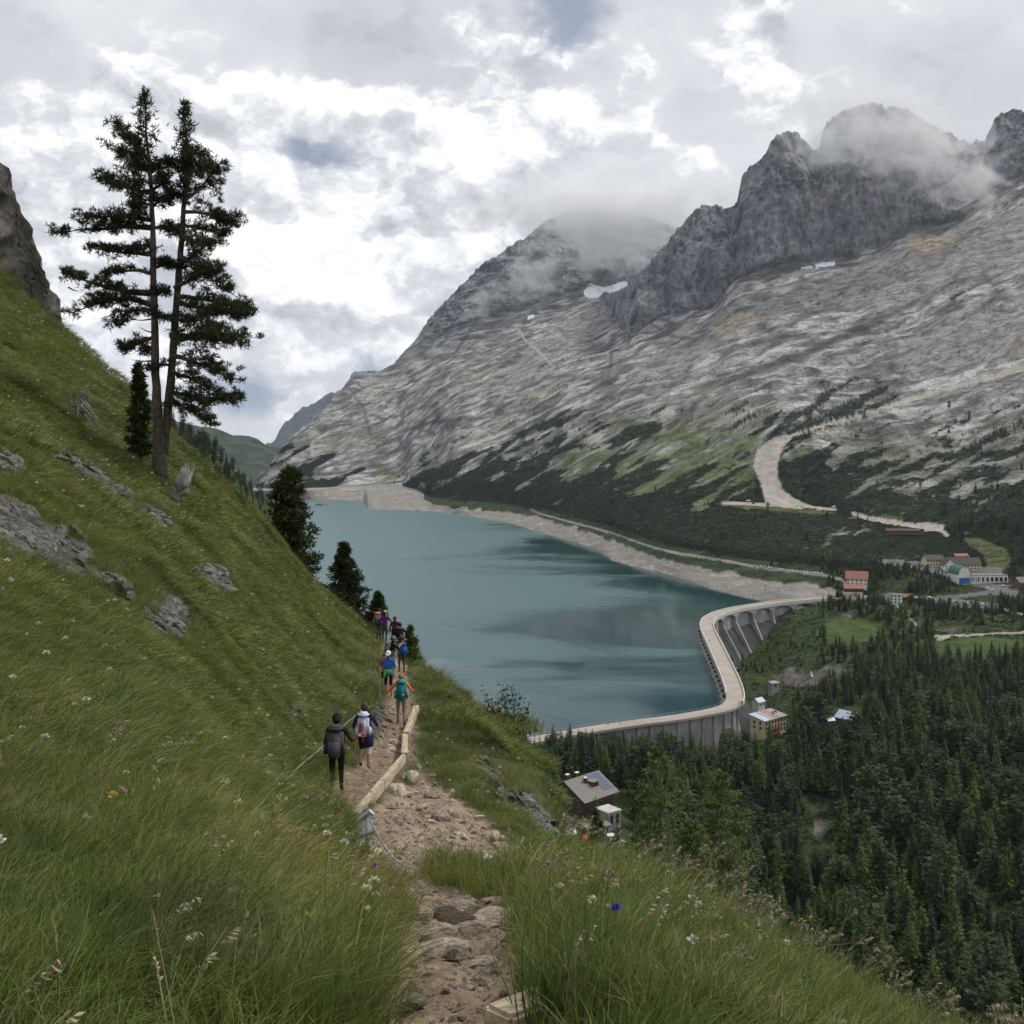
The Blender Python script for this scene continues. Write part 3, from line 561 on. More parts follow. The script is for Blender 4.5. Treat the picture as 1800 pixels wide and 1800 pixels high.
# ================================================================== the near hillside with the trail
APX = 6.0      # the fan of columns starts this far behind the camera
A_COLS = {
 -500: [(2.4,1800),(3.2,1560),(4.8,1330),(8,1110),(13,930),(21,740),(34,560),(50,420),(66,290),(70,40)],
 -150: [(2.5,1800),(3.5,1580),(5.2,1375),(8.6,1170),(13.5,1000),(21.5,820),(35,655),(51,530),(70,400),(75,165)],
 0:   [(2.6,1800),(3.6,1600),(5.5,1400),(9,1200),(14,1040),(22,870),(36,720),(52,610),(72,480),(77,278)],
 30:  [(2.6,1800),(3.6,1600),(5.5,1405),(9.1,1208),(14.2,1050),(22.5,882),(36,735),(51,630),(71,506),(75,362)],
 60:  [(2.6,1800),(3.65,1600),(5.6,1410),(9.2,1215),(14.5,1060),(23,895),(37,750),(51,650),(68,538),(71,440)],
 90:  [(2.62,1800),(3.7,1600),(5.65,1412),(9.3,1222),(15,1072),(24,908),(37,768),(50.5,672),(65,562),(67,528)],
 115: [(2.65,1800),(3.7,1600),(5.7,1416),(9.4,1230),(15.5,1080),(25,918),(38,785),(50,690),(63,586),(64.5,578)],
 150: [(2.65,1800),(3.7,1600),(5.8,1420),(9.5,1240),(16,1090),(26,930),(38,802),(50,718),(60,640),(62,626)],
 230: [(2.7,1800),(3.8,1600),(5.9,1430),(9.8,1270),(16,1135),(26,980),(37,868),(48,782),(57,715),(59,700)],
 300: [(2.7,1800),(3.9,1600),(6,1440),(10,1300),(16,1180),(26,1020),(36,920),(46,838),(53,778),(55,768)],
 350: [(2.75,1800),(3.95,1610),(6.1,1460),(10.2,1335),(16.5,1235),(26,1085),(37,975),(47,890),(54,825),(56,813)],
 400: [(2.8,1800),(4,1620),(6.2,1480),(10.5,1370),(17,1290),(26,1150),(38,1030),(48,945),(55,872),(57,860)],
 450: [(2.8,1800),(4.1,1630),(6.3,1495),(10.8,1395),(17,1332),(25.5,1220),(37.5,1090),(48,1000),(56,917),(58,905)],
 500: [(2.85,1800),(4.2,1640),(6.5,1510),(11,1420),(17,1375),(25,1290),(37,1155),(48,1058),(57,972),(59,962)],
 550: [(2.9,1800),(4.3,1645),(6.8,1525),(11.5,1446),(18,1410),(24.5,1375),(33,1235),(46,1120),(58.5,1036),(60.5,1028)],
 590: [(3,1800),(4.5,1650),(7,1540),(12,1470),(19,1440),(25,1415),(30,1315),(44,1180),(60,1072),(62,1064)],
 650: [(3.1,1800),(4.8,1650),(7.5,1560),(12,1500),(18,1462),(25,1400),(30,1355),(43,1220),(61,1112),(63,1105)],
 700: [(3.2,1793),(5.3,1631),(7.5,1559),(12,1512),(18,1482),(25,1425),(31,1338),(41,1255),(61,1143),(63,1137)],
 740: [(3.2,1793),(5.3,1631),(7.5,1559),(12,1520),(18,1492),(25,1440),(31,1368),(41,1282),(57,1172),(59,1166)],
 800: [(3.2,1793),(5.2,1640),(7.5,1575),(11,1540),(17,1505),(23,1458),(29,1385),(37,1292),(46,1216),(48,1210)],
 860: [(3.2,1790),(5.0,1650),(7.3,1572),(11,1540),(18,1522),(24,1475),(30,1400),(35,1328),(40,1268),(42,1262)],
 910: [(3.2,1790),(4.6,1665),(6.5,1590),(10,1540),(17,1528),(23,1495),(28,1432),(32,1368),(36,1318),(38,1312)],
 960: [(3.1,1790),(4.6,1660),(6.3,1585),(9,1530),(14,1530),(20,1525),(25,1500),(29,1450),(33,1398),(35,1392)],
 1005: [(3.0,1790),(4.5,1660),(6.2,1578),(8.6,1512),(13,1545),(18,1552),(22,1552),(26,1542),(30,1516),(31.5,1510)],
 1040: [(3.0,1795),(4.4,1668),(6.1,1585),(8.5,1525),(11,1570),(15,1620),(20,1660),(25,1690),(31,1690),(33,1690)],
 1100: [(3.0,1805),(4.2,1685),(5.8,1610),(8.3,1550),(10,1620),(13,1760),(18,1900),(24,2000),(32,2050),(34,2055)],
 1200: [(2.9,1830),(4.0,1725),(5.6,1650),(7.8,1592),(9.5,1680),(13,1850),(18,2000),(24,2100),(32,2150),(34,2155)],
 1300: [(2.9,1862),(3.9,1775),(5.3,1710),(7.2,1662),(9,1760),(13,1950),(18,2080),(24,2160),(32,2200),(34,2205)],
 1400: [(2.9,1895),(3.8,1818),(5,1757),(6.6,1715),(8.5,1830),(13,2050),(18,2150),(24,2200),(32,2250),(34,2255)],
 1600: [(2.9,1960),(3.6,1905),(4.6,1858),(5.8,1825),(8,1960),(13,2150),(18,2220),(24,2270),(32,2300),(34,2305)],
 1900: [(2.8,2050),(3.4,2010),(4.2,1975),(5.2,1950),(8,2100),(13,2250),(18,2300),(24,2330),(32,2350),(34,2355)],
 2700: [(2.6,2250),(3.1,2225),(3.8,2205),(4.6,2190),(8,2300),(13,2400),(18,2420),(24,2430),(32,2430),(34,2435)],
}
def a_loft():
    K = 10; cols = sorted(A_COLS); knots = []
    for k in range(K):
        pts = []
        for p in cols:
            r, q = A_COLS[p][k]; x = (p-HX)/F*r; pts.append((x/(r+APX), r, -(q-HY)/F*r))
        knots.append(np.array(pts))
    last = knots[-1]
    suf = [last + np.array([0, 4, -3.2]), last + np.array([0, 16, -16]), last + np.array([0, 50, -52]), last + np.array([0, 140, -125])]
    s0 = knots[0][:, 0]
    pre = [np.stack([s0*0+np.linspace(-1.5, 1.5, len(s0)), np.full(len(s0), r), np.full(len(s0), z)], -1) for r, z in ((-4.5, -0.2), (-1.0, -1.0), (1.2, -1.38))]
    for p_ in pre: p_[:, 2] += -0.55*p_[:, 0]*(p_[:, 1]+APX)*0.6
    knots = pre + knots + suf
    S = np.unique(np.concatenate([np.linspace(-0.62, 0.30, 470), np.linspace(-1.4, -0.62, 60), np.linspace(0.30, 0.9, 70)]))
    segs = [8, 10, 26, 60, 56, 52, 46, 44, 44, 40, 40, 40, 8, 10, 8, 8]
    RR, ZZ, kid = [], [], []
    ks = [(np.interp(S, k[:, 0], k[:, 1]), np.interp(S, k[:, 0], k[:, 2])) for k in knots]
    # cubic (Catmull-Rom) along the rows, so the ground rolls instead of folding
    for i in range(len(ks)-1):
        a = ks[max(i-1, 0)]; b = ks[i]; c = ks[i+1]; d = ks[min(i+2, len(ks)-1)]
        for j in range(segs[i]):
            t = j/segs[i]; RR.append(b[0]*(1-t)+c[0]*t)
            h = lambda n: b[n]*(2*t**3-3*t*t+1) + c[n]*(-2*t**3+3*t*t)
            ZZ.append(h(1)*0.0 + (b[1]*(1-t)+c[1]*t)); kid.append(i+t)
    RR.append(ks[-1][0]); ZZ.append(ks[-1][1]); kid.append(len(ks)-1.0)
    return S, np.array(RR), np.array(ZZ), np.array(kid)
SA, aR, aZ, A_KID = a_loft()
NRA, NCA = aR.shape; KA = np.repeat(A_KID[:, None], NCA, 1)
kc = sstep(10.95, 11.05, KA)*(1-sstep(12.3, 12.6, KA))
aZs = gsm(gsm(aZ, 5, 0), 5, 1); aRs = gsm(gsm(aR, 5, 0), 4, 1)
aZ = aZs*(1-kc)+gsm(aZ, 2, 1)*kc; aR = aRs*(1-kc)+gsm(aR, 2, 1)*kc
VA = np.stack([SA[None, :]*(aR+APX), aR, aZ], -1).astype(np.float32)
def pxy(V): y = np.maximum(V[..., 1], 0.3); return HX+V[..., 0]/y*F, HY-V[..., 2]/y*F
PXa, PYa = pxy(VA); XA, YA, ZA = VA[..., 0], VA[..., 1], VA[..., 2]
TRAIL = [P(820,1900,2.7),P(800,1800,3.2),P(785,1700,4.3),P(800,1640,5.2),P(790,1580,6.9),P(700,1545,8.8),P(655,1500,12.2),P(628,1462,17.5),P(602,1436,21.8),P(612,1405,25),P(655,1362,29),P(690,1312,33.5),P(703,1268,39),P(703,1235,44),P(696,1195,51),P(690,1160,57),P(686,1142,62),P(660,1130,70)]
td, tt = polyline_dist(XA, YA, TRAIL)
tw = np.interp(tt, [0, 3, 6, 8, 9, 12, 14, 17], [.23, .25, .24, .34, .52, .60, .52, .48])
tn = fbm(XA/0.45, YA/0.45, oct=3)
PATH = sstep(1.25, 0.8, td/(tw*(1+0.35*tn)))
gpoly = in_poly(PXa, PYa, [(728,1330),(700,1375),(650,1420),(612,1450),(600,1490),(640,1540),(700,1555),(760,1530),(850,1535),(940,1535),(905,1495),(850,1450),(800,1400),(775,1365)]) & (YA > 8)
gpoly2 = in_poly(PXa, PYa, [(700,1700),(735,1640),(775,1595),(810,1580),(895,1584),(915,1612),(872,1650),(858,1720),(866,1800),(866,1900),(700,1900),(680,1800)]) & (YA < 9)
GRAVA = gsm(gsm(gpoly.astype(float), 4, 0), 4, 1); GRAVA = sstep(0.4, 0.7, GRAVA + 0.32*fbm(XA/0.9, YA/0.9, ZA/0.9, 4, .6))
GRAVB = gsm(gsm(gpoly2.astype(float), 4, 0), 4, 1); GRAVB = sstep(0.35, 0.6, GRAVB + 0.25*fbm(XA/0.3, YA/0.3, oct=3))
OUTC = [((70,760),(120,790),(180,830),(220,865),(210,890),(150,850),(90,800)), ((-40,880),(40,885),(70,930),(150,950),(165,985),(130,1010),(40,985),(-40,950)), ((255,1075),(300,1050),(325,1085),(310,1120),(270,1110)), ((230,890),(270,895),(300,920),(280,935)), ((330,985),(385,1000),(410,1045),(360,1035)), ((160,1010),(215,1020),(225,1045),(175,1035)), ((905,1400),(930,1390),(975,1450),(1000,1505),(1005,1530),(960,1490),(915,1450)), ((840,1330),(865,1345),(890,1385),(905,1410),(880,1405)), ((0,790),(28,800),(30,835),(0,840)), ((470,1250),(520,1240),(530,1265),(480,1270)), ((655,1245),(678,1240),(688,1262),(676,1292),(655,1300),(642,1280))]
ROCKA = np.zeros_like(XA, dtype=float)
for pl in OUTC: ROCKA += in_poly(PXa, PYa, pl)
ROCKA *= (YA > 12); ROCKA = gsm(gsm(np.clip(ROCKA, 0, 1), 2.5, 0), 2.5, 1)
rn = fbm((XA+ZA*.6)/1.6, YA/1.6, (ZA-XA*.6)/0.6, 4, .6)
ROCKA = sstep(0.45, 0.62, ROCKA*1.1 + 0.28*rn)
CLIFFA = sstep(10.97, 11.04, KA)*(1-sstep(12.2, 12.4, KA))*sstep(112, 95, HX+SA[None, :]*(aR+APX)/np.maximum(aR, .5)*F)
CLIFFA = np.clip(CLIFFA, 0, 1)
bare = np.clip(PATH + GRAVA + GRAVB + ROCKA + CLIFFA, 0, 1)
far = sstep(6, 22, YA)
dz = (1-PATH*.8)*((0.05+0.24*far)*fbm(XA/(1.1+1.6*far), YA/(1.1+1.6*far), oct=4) + 0.42*far*fbm(XA/5.5, YA/5.5, oct=3))*(1-CLIFFA)
dz += -0.05*PATH*(1-GRAVB) - 0.08*GRAVB + (GRAVB+PATH)*0.035*fbm(XA/0.16, YA/0.16, oct=3)
dz += GRAVA*(0.10*ridged(XA/1.2, YA/1.2, oct=4)-0.12)
strat = ridged((XA+ZA*.5)/2.4, YA/2.0, (ZA-XA*.75)/0.42, 4, .55)
dz += ROCKA*(0.14*strat-0.16)
dz *= sstep(0.5, 2.5, YA)
cf = ridged(XA/5+2, YA/5, ZA/9, 4, .55); cf2 = ridged(XA/1.3, YA/1.3, ZA/2.2, 4, .6)
VA[..., 2] += dz; VA[..., 0] += -CLIFFA*(1.6*(1-cf)+0.9*(1-cf2)) + CLIFFA*1.1; VA[..., 1] += -CLIFFA*(1.5*cf+.5*cf2)+1.2*CLIFFA
VA[..., 0] += ROCKA*0.10*strat
XA, YA, ZA = VA[..., 0], VA[..., 1], VA[..., 2]; PXa, PYa = pxy(VA)
soil = lerp(C(.045,.05,.02), C(.085,.095,.032), np.clip(.5+.9*fbm(XA/2.2, YA/2.2, ZA/2.2, 4, .6), 0, 1))
brown = sstep(.15, .5, fbm(XA/3+4, YA/3, oct=4)); soil = lerp(soil, C(.10,.085,.05), 0.5*brown)
pth = lerp(C(.135,.092,.060), C(.285,.215,.150), np.clip(.5+.8*fbm(XA/0.35, YA/0.35, oct=4), 0, 1))
CA = lerp(soil, pth, np.clip(PATH+GRAVB, 0, 1))
gv = lerp(C(.155,.108,.070), C(.35,.275,.195), np.clip(.5+.9*fbm(XA/0.5, YA/0.5, ZA/.5, 4, .65), 0, 1)); CA = lerp(CA, gv, GRAVA*(1-PATH))
rk_ = np.clip(.5+.55*strat-.2+.6*rn, 0, 1); CA = lerp(CA, lerp(C(.03,.027,.025), C(.15,.14,.125), rk_), ROCKA*(1-PATH))
ck = lerp(C(.05,.045,.038), C(.23,.205,.17), np.clip(.42+.9*fbm(XA/2, YA/2, ZA/1.4, 5, .68), 0, 1)); ck = lerp(ck, C(.03,.027,.024), .7*sstep(.6, .9, cf2)); CA = lerp(CA, ck, CLIFFA)
M_HILL = terrain_mat('hillside_ground', 2.2, 0.8, 0.12, 0.95, 0.35)
fmt = qmask((PATH+GRAVB) > 0.55)
fmg = qmask(GRAVA > 0.5) & ~fmt; fmc = qmask(CLIFFA > 0.5) & ~fmt & ~fmg; fmo = qmask(ROCKA > .5) & ~fmt & ~fmg & ~fmc
for nm, fm in (('hillside', ~(fmt | fmg | fmc)), ('trail', fmt), ('gravel_slope', fmg), ('hillside_cliff', fmc)):
    prop(obj(nm, grid_mesh(nm, VA, NRA, NCA, M_HILL, CA, fm)), kind='structure')
def hitA(px, py, kmin=0.0, rmin=0.0):
    """point of the hillside that shows at this pixel"""
    d = (PXa-px)**2 + (PYa-py)**2 + 1e9*((KA > 13) | (YA < max(rmin, 1.0)))
    i = int(np.argmin(d)); return Vector(VA.reshape(-1, 3)[i])
def zA(x, y):
    s = x/(y+APX); j = int(np.clip(np.searchsorted(SA, s)-1, 0, NCA-2)); t = min(max((s-SA[j])/(SA[j+1]-SA[j]), 0), 1)
    za = np.interp(y, np.maximum.accumulate(VA[:, j, 1]), VA[:, j, 2]); zb = np.interp(y, np.maximum.accumulate(VA[:, j+1, 1]), VA[:, j+1, 2])
    return float(za*(1-t)+zb*t)
print('near terrain', round(_time.time()-_T0, 1))
# ================================================================== foliage
def leaf_mat(name, dark, light, tip=None, trans=0.25):
    m = bpy.data.materials.new(name); m.use_nodes = True; N = NT(m.node_tree)
    g = N.add('ShaderNodeNewGeometry'); oi = N.add('ShaderNodeObjectInfo')
    isl = g.outputs['Random Per Island']
    c = N.mix(isl, dark, light)
    hv = N.mr(oi.outputs['Random'], 0, 1, 0.72, 1.3, smooth=False)
    c = N.vmath('SCALE', c, sc=hv)
    yel = N.math('FRACT', N.math('MULTIPLY', oi.outputs['Random'], 7.31))
    c2 = N.mix(N.math('MULTIPLY', yel, 0.45), c, N.vmath('MULTIPLY', c, (1.55, 1.25, 0.7)))
    b = N.add('ShaderNodeBsdfPrincipled', ins={'Base Color': c2, 'Roughness': 0.65, 'Specular IOR Level': 0.2})
    t = N.add('ShaderNodeBsdfTranslucent', ins={'Color': c2})
    mx = N.add('ShaderNodeMixShader', ins={0: trans}); N.l.new(b.outputs[0], mx.inputs[1]); N.l.new(t.outputs[0], mx.inputs[2])
    N.l.new(mx.outputs[0], N.add('ShaderNodeOutputMaterial').inputs[0]); MATS[name] = m; return m
M_SPRUCE = leaf_mat('spruce_needles', (.010, .024, .011), (.036, .066, .027))
M_LARCH = leaf_mat('larch_needles', (.032, .062, .016), (.098, .152, .042))
M_PINE = leaf_mat('pine_needles', (.014, .026, .010), (.070, .098, .036))
M_NLARCH = leaf_mat('bright_larch_needles', (.048, .092, .023), (.150, .225, .060))
M_MUGO = leaf_mat('mugo_needles', (.010, .021, .010), (.036, .060, .022))
M_BUSH = leaf_mat('bush_leaves', (.015, .028, .010), (.045, .075, .022))
M_BARK = mat('bark', (.085, .066, .052), 0.95, 0.45, 5.0, 0.9, 16)
M_BARKG = mat('grey_dead_wood', (.24, .225, .20), 0.95, 0.35, 6.0, 0.9, 22)

class MB:
    """collects vertices and faces of one mesh"""
    def __init__(s): s.v = []; s.f = []; s.m = []
    def face(s, pts, m=0):
        n = len(s.v); s.v.extend([tuple(p) for p in pts]); s.f.append(tuple(range(n, n+len(pts)))); s.m.append(m)
    def tube(s, pts, rads, n=6, m=0, cap=True):
        pts = [Vector(p) for p in pts]; base = len(s.v)
        for i, p in enumerate(pts):
            t = (pts[min(i+1, len(pts)-1)]-pts[max(i-1, 0)]).normalized()
            u = t.cross(Vector((0.13, 0.31, 1))) if abs(t.z) < .9 else t.cross(Vector((1, .2, 0)))
            u.normalize(); v_ = t.cross(u)
            for k in range(n):
                a = 2*math.pi*k/n; s.v.append(tuple(p+(u*math.cos(a)+v_*math.sin(a))*rads[i]))
        for i in range(len(pts)-1):
            for k in range(n):
                a = base+i*n+k; b = base+i*n+(k+1) % n
                s.f.append((a, b, b+n, a+n)); s.m.append(m)
        if cap:
            s.f.append(tuple(base+k for k in reversed(range(n)))); s.m.append(m)
            s.f.append(tuple(base+(len(pts)-1)*n+k for k in range(n))); s.m.append(m)
    def box(s, c, size, rot=None, m=0, taper=1.0):
        c = Vector(c); hx, hy, hz = [x/2 for x in size]; R = rot if rot is not None else Matrix.Identity(3)
        if not isinstance(R, Matrix): R = Euler(R).to_matrix()
        b = len(s.v)
        for z, k in ((-hz, 1.0), (hz, taper)):
            for x, y in ((-hx, -hy), (hx, -hy), (hx, hy), (-hx, hy)): s.v.append(tuple(c+R@Vector((x*k, y*k, z))))
        for q in ((3, 2, 1, 0), (4, 5, 6, 7), (0, 1, 5, 4), (1, 2, 6, 5), (2, 3, 7, 6), (3, 0, 4, 7)): s.f.append(tuple(b+i for i in q)); s.m.append(m)
    def mesh(s, name, mats, smooth=False):
        return mesh_from(name, s.v, s.f, mats=mats if isinstance(mats, list) else [mats], mi=s.m, smooth=smooth)
    def obj(s, name, mats, parent=None, smooth=False, loc=(0, 0, 0)):
        return obj(name, s.mesh(name, mats, smooth), parent, loc)
def rvec(rg): v = rg.normal(size=3); return Vector(v/np.linalg.norm(v))
def spray(mb, p, d, L, W, rg):
    """a drooping leaf-like fan of needles: two triangles bent along the twig"""
    d = d.normalized(); side = d.cross(Vector((0, 0, 1)))
    if side.length < .1: side = Vector((1, 0, 0))
    side = (side.normalized() + 0.5*rvec(rg)).normalized()*W
    tip = p + d*L + Vector((0, 0, -0.18*L))
    mid = p + d*L*0.55
    mb.face([p, mid+side, tip]); mb.face([p, tip, mid-side])
def conifer_meshes(kind, seed_):
    rg = np.random.default_rng(seed_); crown = MB(); trunk = MB()
    H = 1.0
    prm = dict(spruce=(.185, .04, 27, 10, .88), larch=(.235, .07, 24, 10, 1.1), pine=(.215, .06, 23, 9, .55))[kind]
    Rm, z0, nw, nb, pw = prm
    lean = Vector((rg.uniform(-.02, .02), rg.uniform(-.02, .02), 0))
    trunk.tube([(0, 0, -.03), lean*.5+Vector((0, 0, .5)), lean+Vector((0, 0, .97))], [.016, .011, .002], 6)
    bulge = rg.uniform(.8, 1.2, size=(nw, 3))
    for i in range(nw):
        t = (i+rg.uniform(0, .6))/nw; z = z0+(1-z0)*t
        if kind == 'pine': rad = Rm*(math.sin(math.pi*min(1, (1-t)**.62*.86+.02)))*rg.uniform(.7, 1.12)
        else: rad = Rm*((1-t)**pw)*rg.uniform(.78, 1.15)+.006
        if t < .12: rad *= .5+4*t
        n = max(3, int(nb*(1-t*.55)+rg.integers(-1, 2)))
        a0 = rg.uniform(0, 6.28)
        for k in range(n):
            a = a0+6.283*(k+rg.uniform(-.3, .3))/n; rr = rad*rg.uniform(.62, 1.2)
            dr = {'spruce': -.32, 'larch': -.10, 'pine': .22}[kind]+rg.uniform(-.12, .12)
            d = Vector((math.cos(a), math.sin(a), dr)); p0 = lean*z+Vector((0, 0, z))
            ns = 2 if rr < .05 else (3 if rr < .10 else 4)
            for q in range(ns):
                f = (q+.35)/ns; pt = p0 + d*rr*f + Vector((0, 0, -.25*rr*f*f))
                L = rr/ns*rg.uniform(1.1, 1.8)+.012
                spray(crown, pt, d+.45*rvec(rg), L, L*rg.uniform(.32, .5), rg)
                if kind != 'spruce' or q < 2:
                    spray(crown, pt+rvec(rg)*.012, d*.4+rvec(rg)+Vector((0, 0, .3 if kind == 'pine' else -.2)), L*.75, L*.3, rg)
    for k in range(4): spray(crown, lean+Vector((0, 0, .965)), Vector((rg.uniform(-.3, .3), rg.uniform(-.3, .3), 1)), .035, .008, rg)
    lm = dict(spruce=M_SPRUCE, larch=M_LARCH, pine=M_PINE)[kind]
    return trunk.mesh('trunk', M_BARK), crown.mesh('crown', lm)
KINDS_T = [('spruce', 11), ('spruce', 12), ('spruce', 13), ('larch', 21), ('larch', 22), ('larch', 23), ('pine', 31), ('pine', 32), ('pine', 33)]
CONIF = [conifer_meshes(k, s) for k, s in KINDS_T]
print('tree tris', [len(c.polygons) for t, c in CONIF])

# sources for the masses (kept out of the scene; instanced by geometry nodes)
def src_collection(name, meshes):
    c = bpy.data.collections.new(name)
    for i, m in enumerate(meshes):
        o = bpy.data.objects.new('%s_source_%02d' % (name, i), m); c.objects.link(o)
    return c
def joined(meshes, name):
    bm = bmesh.new(); mats = []; off = 0
    for m in meshes:
        for mt in m.materials:
            if mt not in mats: mats.append(mt)
    me = bpy.data.meshes.new(name); V = []; Fc = []; mi = []
    for m in meshes:
        o = len(V); V += [tuple(v.co) for v in m.vertices]
        for p in m.polygons: Fc.append(tuple(o+i for i in p.vertices)); mi.append(mats.index(m.materials[p.material_index]))
    bm.free(); return mesh_from(name, V, Fc, mats=mats, mi=mi)
def gn_scatter(name, pts, rot, scl, idx, coll):
    me = bpy.data.meshes.new(name); n = len(pts); me.vertices.add(n)
    me.vertices.foreach_set('co', np.asarray(pts, np.float32).ravel())
    a = me.attributes.new('rot', 'FLOAT_VECTOR', 'POINT'); a.data.foreach_set('vector', np.asarray(rot, np.float32).ravel())
    scl = np.asarray(scl, np.float32)
    if scl.ndim == 1: scl = np.repeat(scl[:, None], 3, 1)
    a = me.attributes.new('scl', 'FLOAT_VECTOR', 'POINT'); a.data.foreach_set('vector', scl.ravel())
    a = me.attributes.new('idx', 'INT', 'POINT'); a.data.foreach_set('value', np.asarray(idx, np.int32))
    o = obj(name, me); g = bpy.data.node_groups.new(name, 'GeometryNodeTree')
    g.interface.new_socket('Geometry', in_out='INPUT', socket_type='NodeSocketGeometry'); g.interface.new_socket('Geometry', in_out='OUTPUT', socket_type='NodeSocketGeometry')
    gi = g.nodes.new('NodeGroupInput'); go = g.nodes.new('NodeGroupOutput')
    iop = g.nodes.new('GeometryNodeInstanceOnPoints'); ci = g.nodes.new('GeometryNodeCollectionInfo')
    ci.inputs['Collection'].default_value = coll; ci.inputs['Separate Children'].default_value = True; ci.inputs['Reset Children'].default_value = True
    def na(nm, t):
        nd = g.nodes.new('GeometryNodeInputNamedAttribute'); nd.data_type = t; nd.inputs[0].default_value = nm
        return [s_ for s_ in nd.outputs if s_.enabled and s_.name == 'Attribute'][0]
    g.links.new(gi.outputs[0], iop.inputs['Points']); g.links.new(ci.outputs[0], iop.inputs['Instance'])
    iop.inputs['Pick Instance'].default_value = True
    g.links.new(na('idx', 'INT'), iop.inputs['Instance Index']); g.links.new(na('rot', 'FLOAT_VECTOR'), iop.inputs['Rotation']); g.links.new(na('scl', 'FLOAT_VECTOR'), iop.inputs['Scale'])
    g.links.new(iop.outputs[0], go.inputs[0])
    md = o.modifiers.new('scatter', 'NODES'); md.node_group = g
    return o

# silhouette of the near hillside, to know what it hides
_b = np.clip(PXa/6, -80, 400).astype(int)+80; SILA = np.full(482, 3000.0)
np.minimum.at(SILA, _b[(YA > 2.5)], PYa[YA > 2.5])
def hiddenA(px, py): return py > SILA[int(np.clip(px/6, -80, 400))+80]+4

# ------------------------------------------------------------------ the conifer forest
KEEPOUT = [in_ for in_ in ([(975,1335),(1110,1335),(1110,1455),(1020,1455),(975,1420)], [(1310,1205),(1395,1205),(1395,1315),(1310,1290)], [(1448,1240),(1520,1240),(1520,1290),(1448,1290)], [(1405,1400),(1475,1400),(1475,1500),(1415,1500)], [(1540,1000),(1800,985),(1800,1072),(1540,1068)], [(1470,990),(1545,990),(1545,1060),(1470,1060)], [(1545,955),(1775,955),(1775,1040),(1670,1030),(1545,1005)], [(1530,898),(1680,905),(1680,945),(1530,935)], [(1640,1095),(1800,1100),(1800,1122),(1640,1132)], [(1340,1180),(1500,1165),(1500,1200),(1340,1225)], [(1690,940),(1740,940),(1790,985),(1770,1010),(1730,1000)], [(1320,760),(1400,760),(1430,895),(1260,892)])]
GLADE = [[(1430,1110),(1470,1080),(1525,1088),(1558,1100),(1545,1122),(1480,1145)], [(1640,1125),(1800,1120),(1800,1155),(1640,1160)], [(1485,1640),(1540,1585),(1600,1570),(1605,1615),(1540,1670)], [(1660,1575),(1725,1560),(1790,1620),(1790,1690),(1720,1700),(1680,1640)]]
def pin(px, py, polys):
    px = np.atleast_1d(np.asarray(px, float)); py = np.atleast_1d(np.asarray(py, float)); m = np.zeros(px.shape, bool)
    for p in polys: m |= in_poly(px, py, p)
    return m
rg = np.random.default_rng(42)
def in_lake(x, y): return in_poly(np.atleast_1d(np.asarray(x, float)), np.atleast_1d(np.asarray(y, float)), lake_poly)
_RG = np.linspace(240, 1100, 700)
ZG = np.stack([np.interp(_RG, np.maximum.accumulate(VB[:, j, 1]), VB[:, j, 2]) for j in range(NCB)])
def zBv(x, y):
    px = HX+x/y*F; j = np.clip(np.searchsorted(B_PX, px)-1, 0, NCB-2); i = np.clip(((y-240)/860*699).astype(int), 0, 698)
    t = np.clip((y-_RG[i])/(_RG[1]-_RG[0]), 0, 1); return ZG[j, i]*(1-t)+ZG[j, i+1]*t
cand = []; yy = 255.0
while yy < 960:
    step = 5.8+yy*0.0024
    xs = np.arange(-0.02*yy, 0.54*yy, step); cand.append(np.stack([xs+rg.uniform(-.45, .45, len(xs))*step, yy+rg.uniform(-.45, .45, len(xs))*step], -1)); yy += step
cand = np.concatenate(cand); x, y = cand[:, 0], cand[:, 1]; px = HX+x/y*F
z = zBv(x, y); py = HY-z/y*F; n = len(x); U1 = rg.random(n); U2 = rg.random(n)
h = np.where(y < 620, rg.uniform(12, 27, n), rg.uniform(8, 19, n))*np.where((px < 1130) & (y < 500), .68, 1)
dmin = np.full(n, 1e9)
for p in DAM[::4]: dmin = np.minimum(dmin, np.hypot(x-p.x, y-p.y))
bad = (px > 1960) | (px < 900) | ((y > 880) & (px > 1440) & (py < 1062)) | in_lake(x, y) | (dmin < np.where(px > 1240, 15, 9)) | pin(px, py, KEEPOUT[1:]) | (pin(px, py, KEEPOUT[:1]) & (y < 458))
top = py-h/y*F*.8
bad |= pin(px, top, [KEEPOUT[0], KEEPOUT[2]]) & (U1 < .92) & (y < 470) | pin(px, top, [KEEPOUT[1], KEEPOUT[3]]) & (U1 < .88)
bad |= pin(px, py-h/y*F*.4, [KEEPOUT[1], KEEPOUT[2]]) & (U1 < .9) | pin(px, py-h/y*F*.4, [KEEPOUT[0]]) & (U1 < .9) & (y < 470)
h = np.where((px < 1260) & (y > 470), rg.uniform(13, 21, n), h)
gl_ = pin(px, py, GLADE); dn = .76+.6*fbm(x/42, y/42, oct=2); dn = np.where(gl_, .10, dn); h = np.where(gl_, h*.6, h)
dn = np.where((px < 1260) & (y > 470), np.maximum(dn, .8), dn); m_ = (py < 1170) & (px > 1400); dn = dn-.18*m_; h = np.where(m_, h*.75, h)
m_ = (px > 1290) & (px < 1440) & (y > 690); dn = dn-.5*m_; h = np.where(m_, h*.45, h)
ok = ~bad & (U2 < dn*1.25)
kd = rg.choice(9, n, p=[.11, .11, .11, .13, .13, .13, .093, .093, .094])
trees = [np.stack([x, y, z, h, kd, rg.uniform(0, 6.28, n)], -1)[ok]]
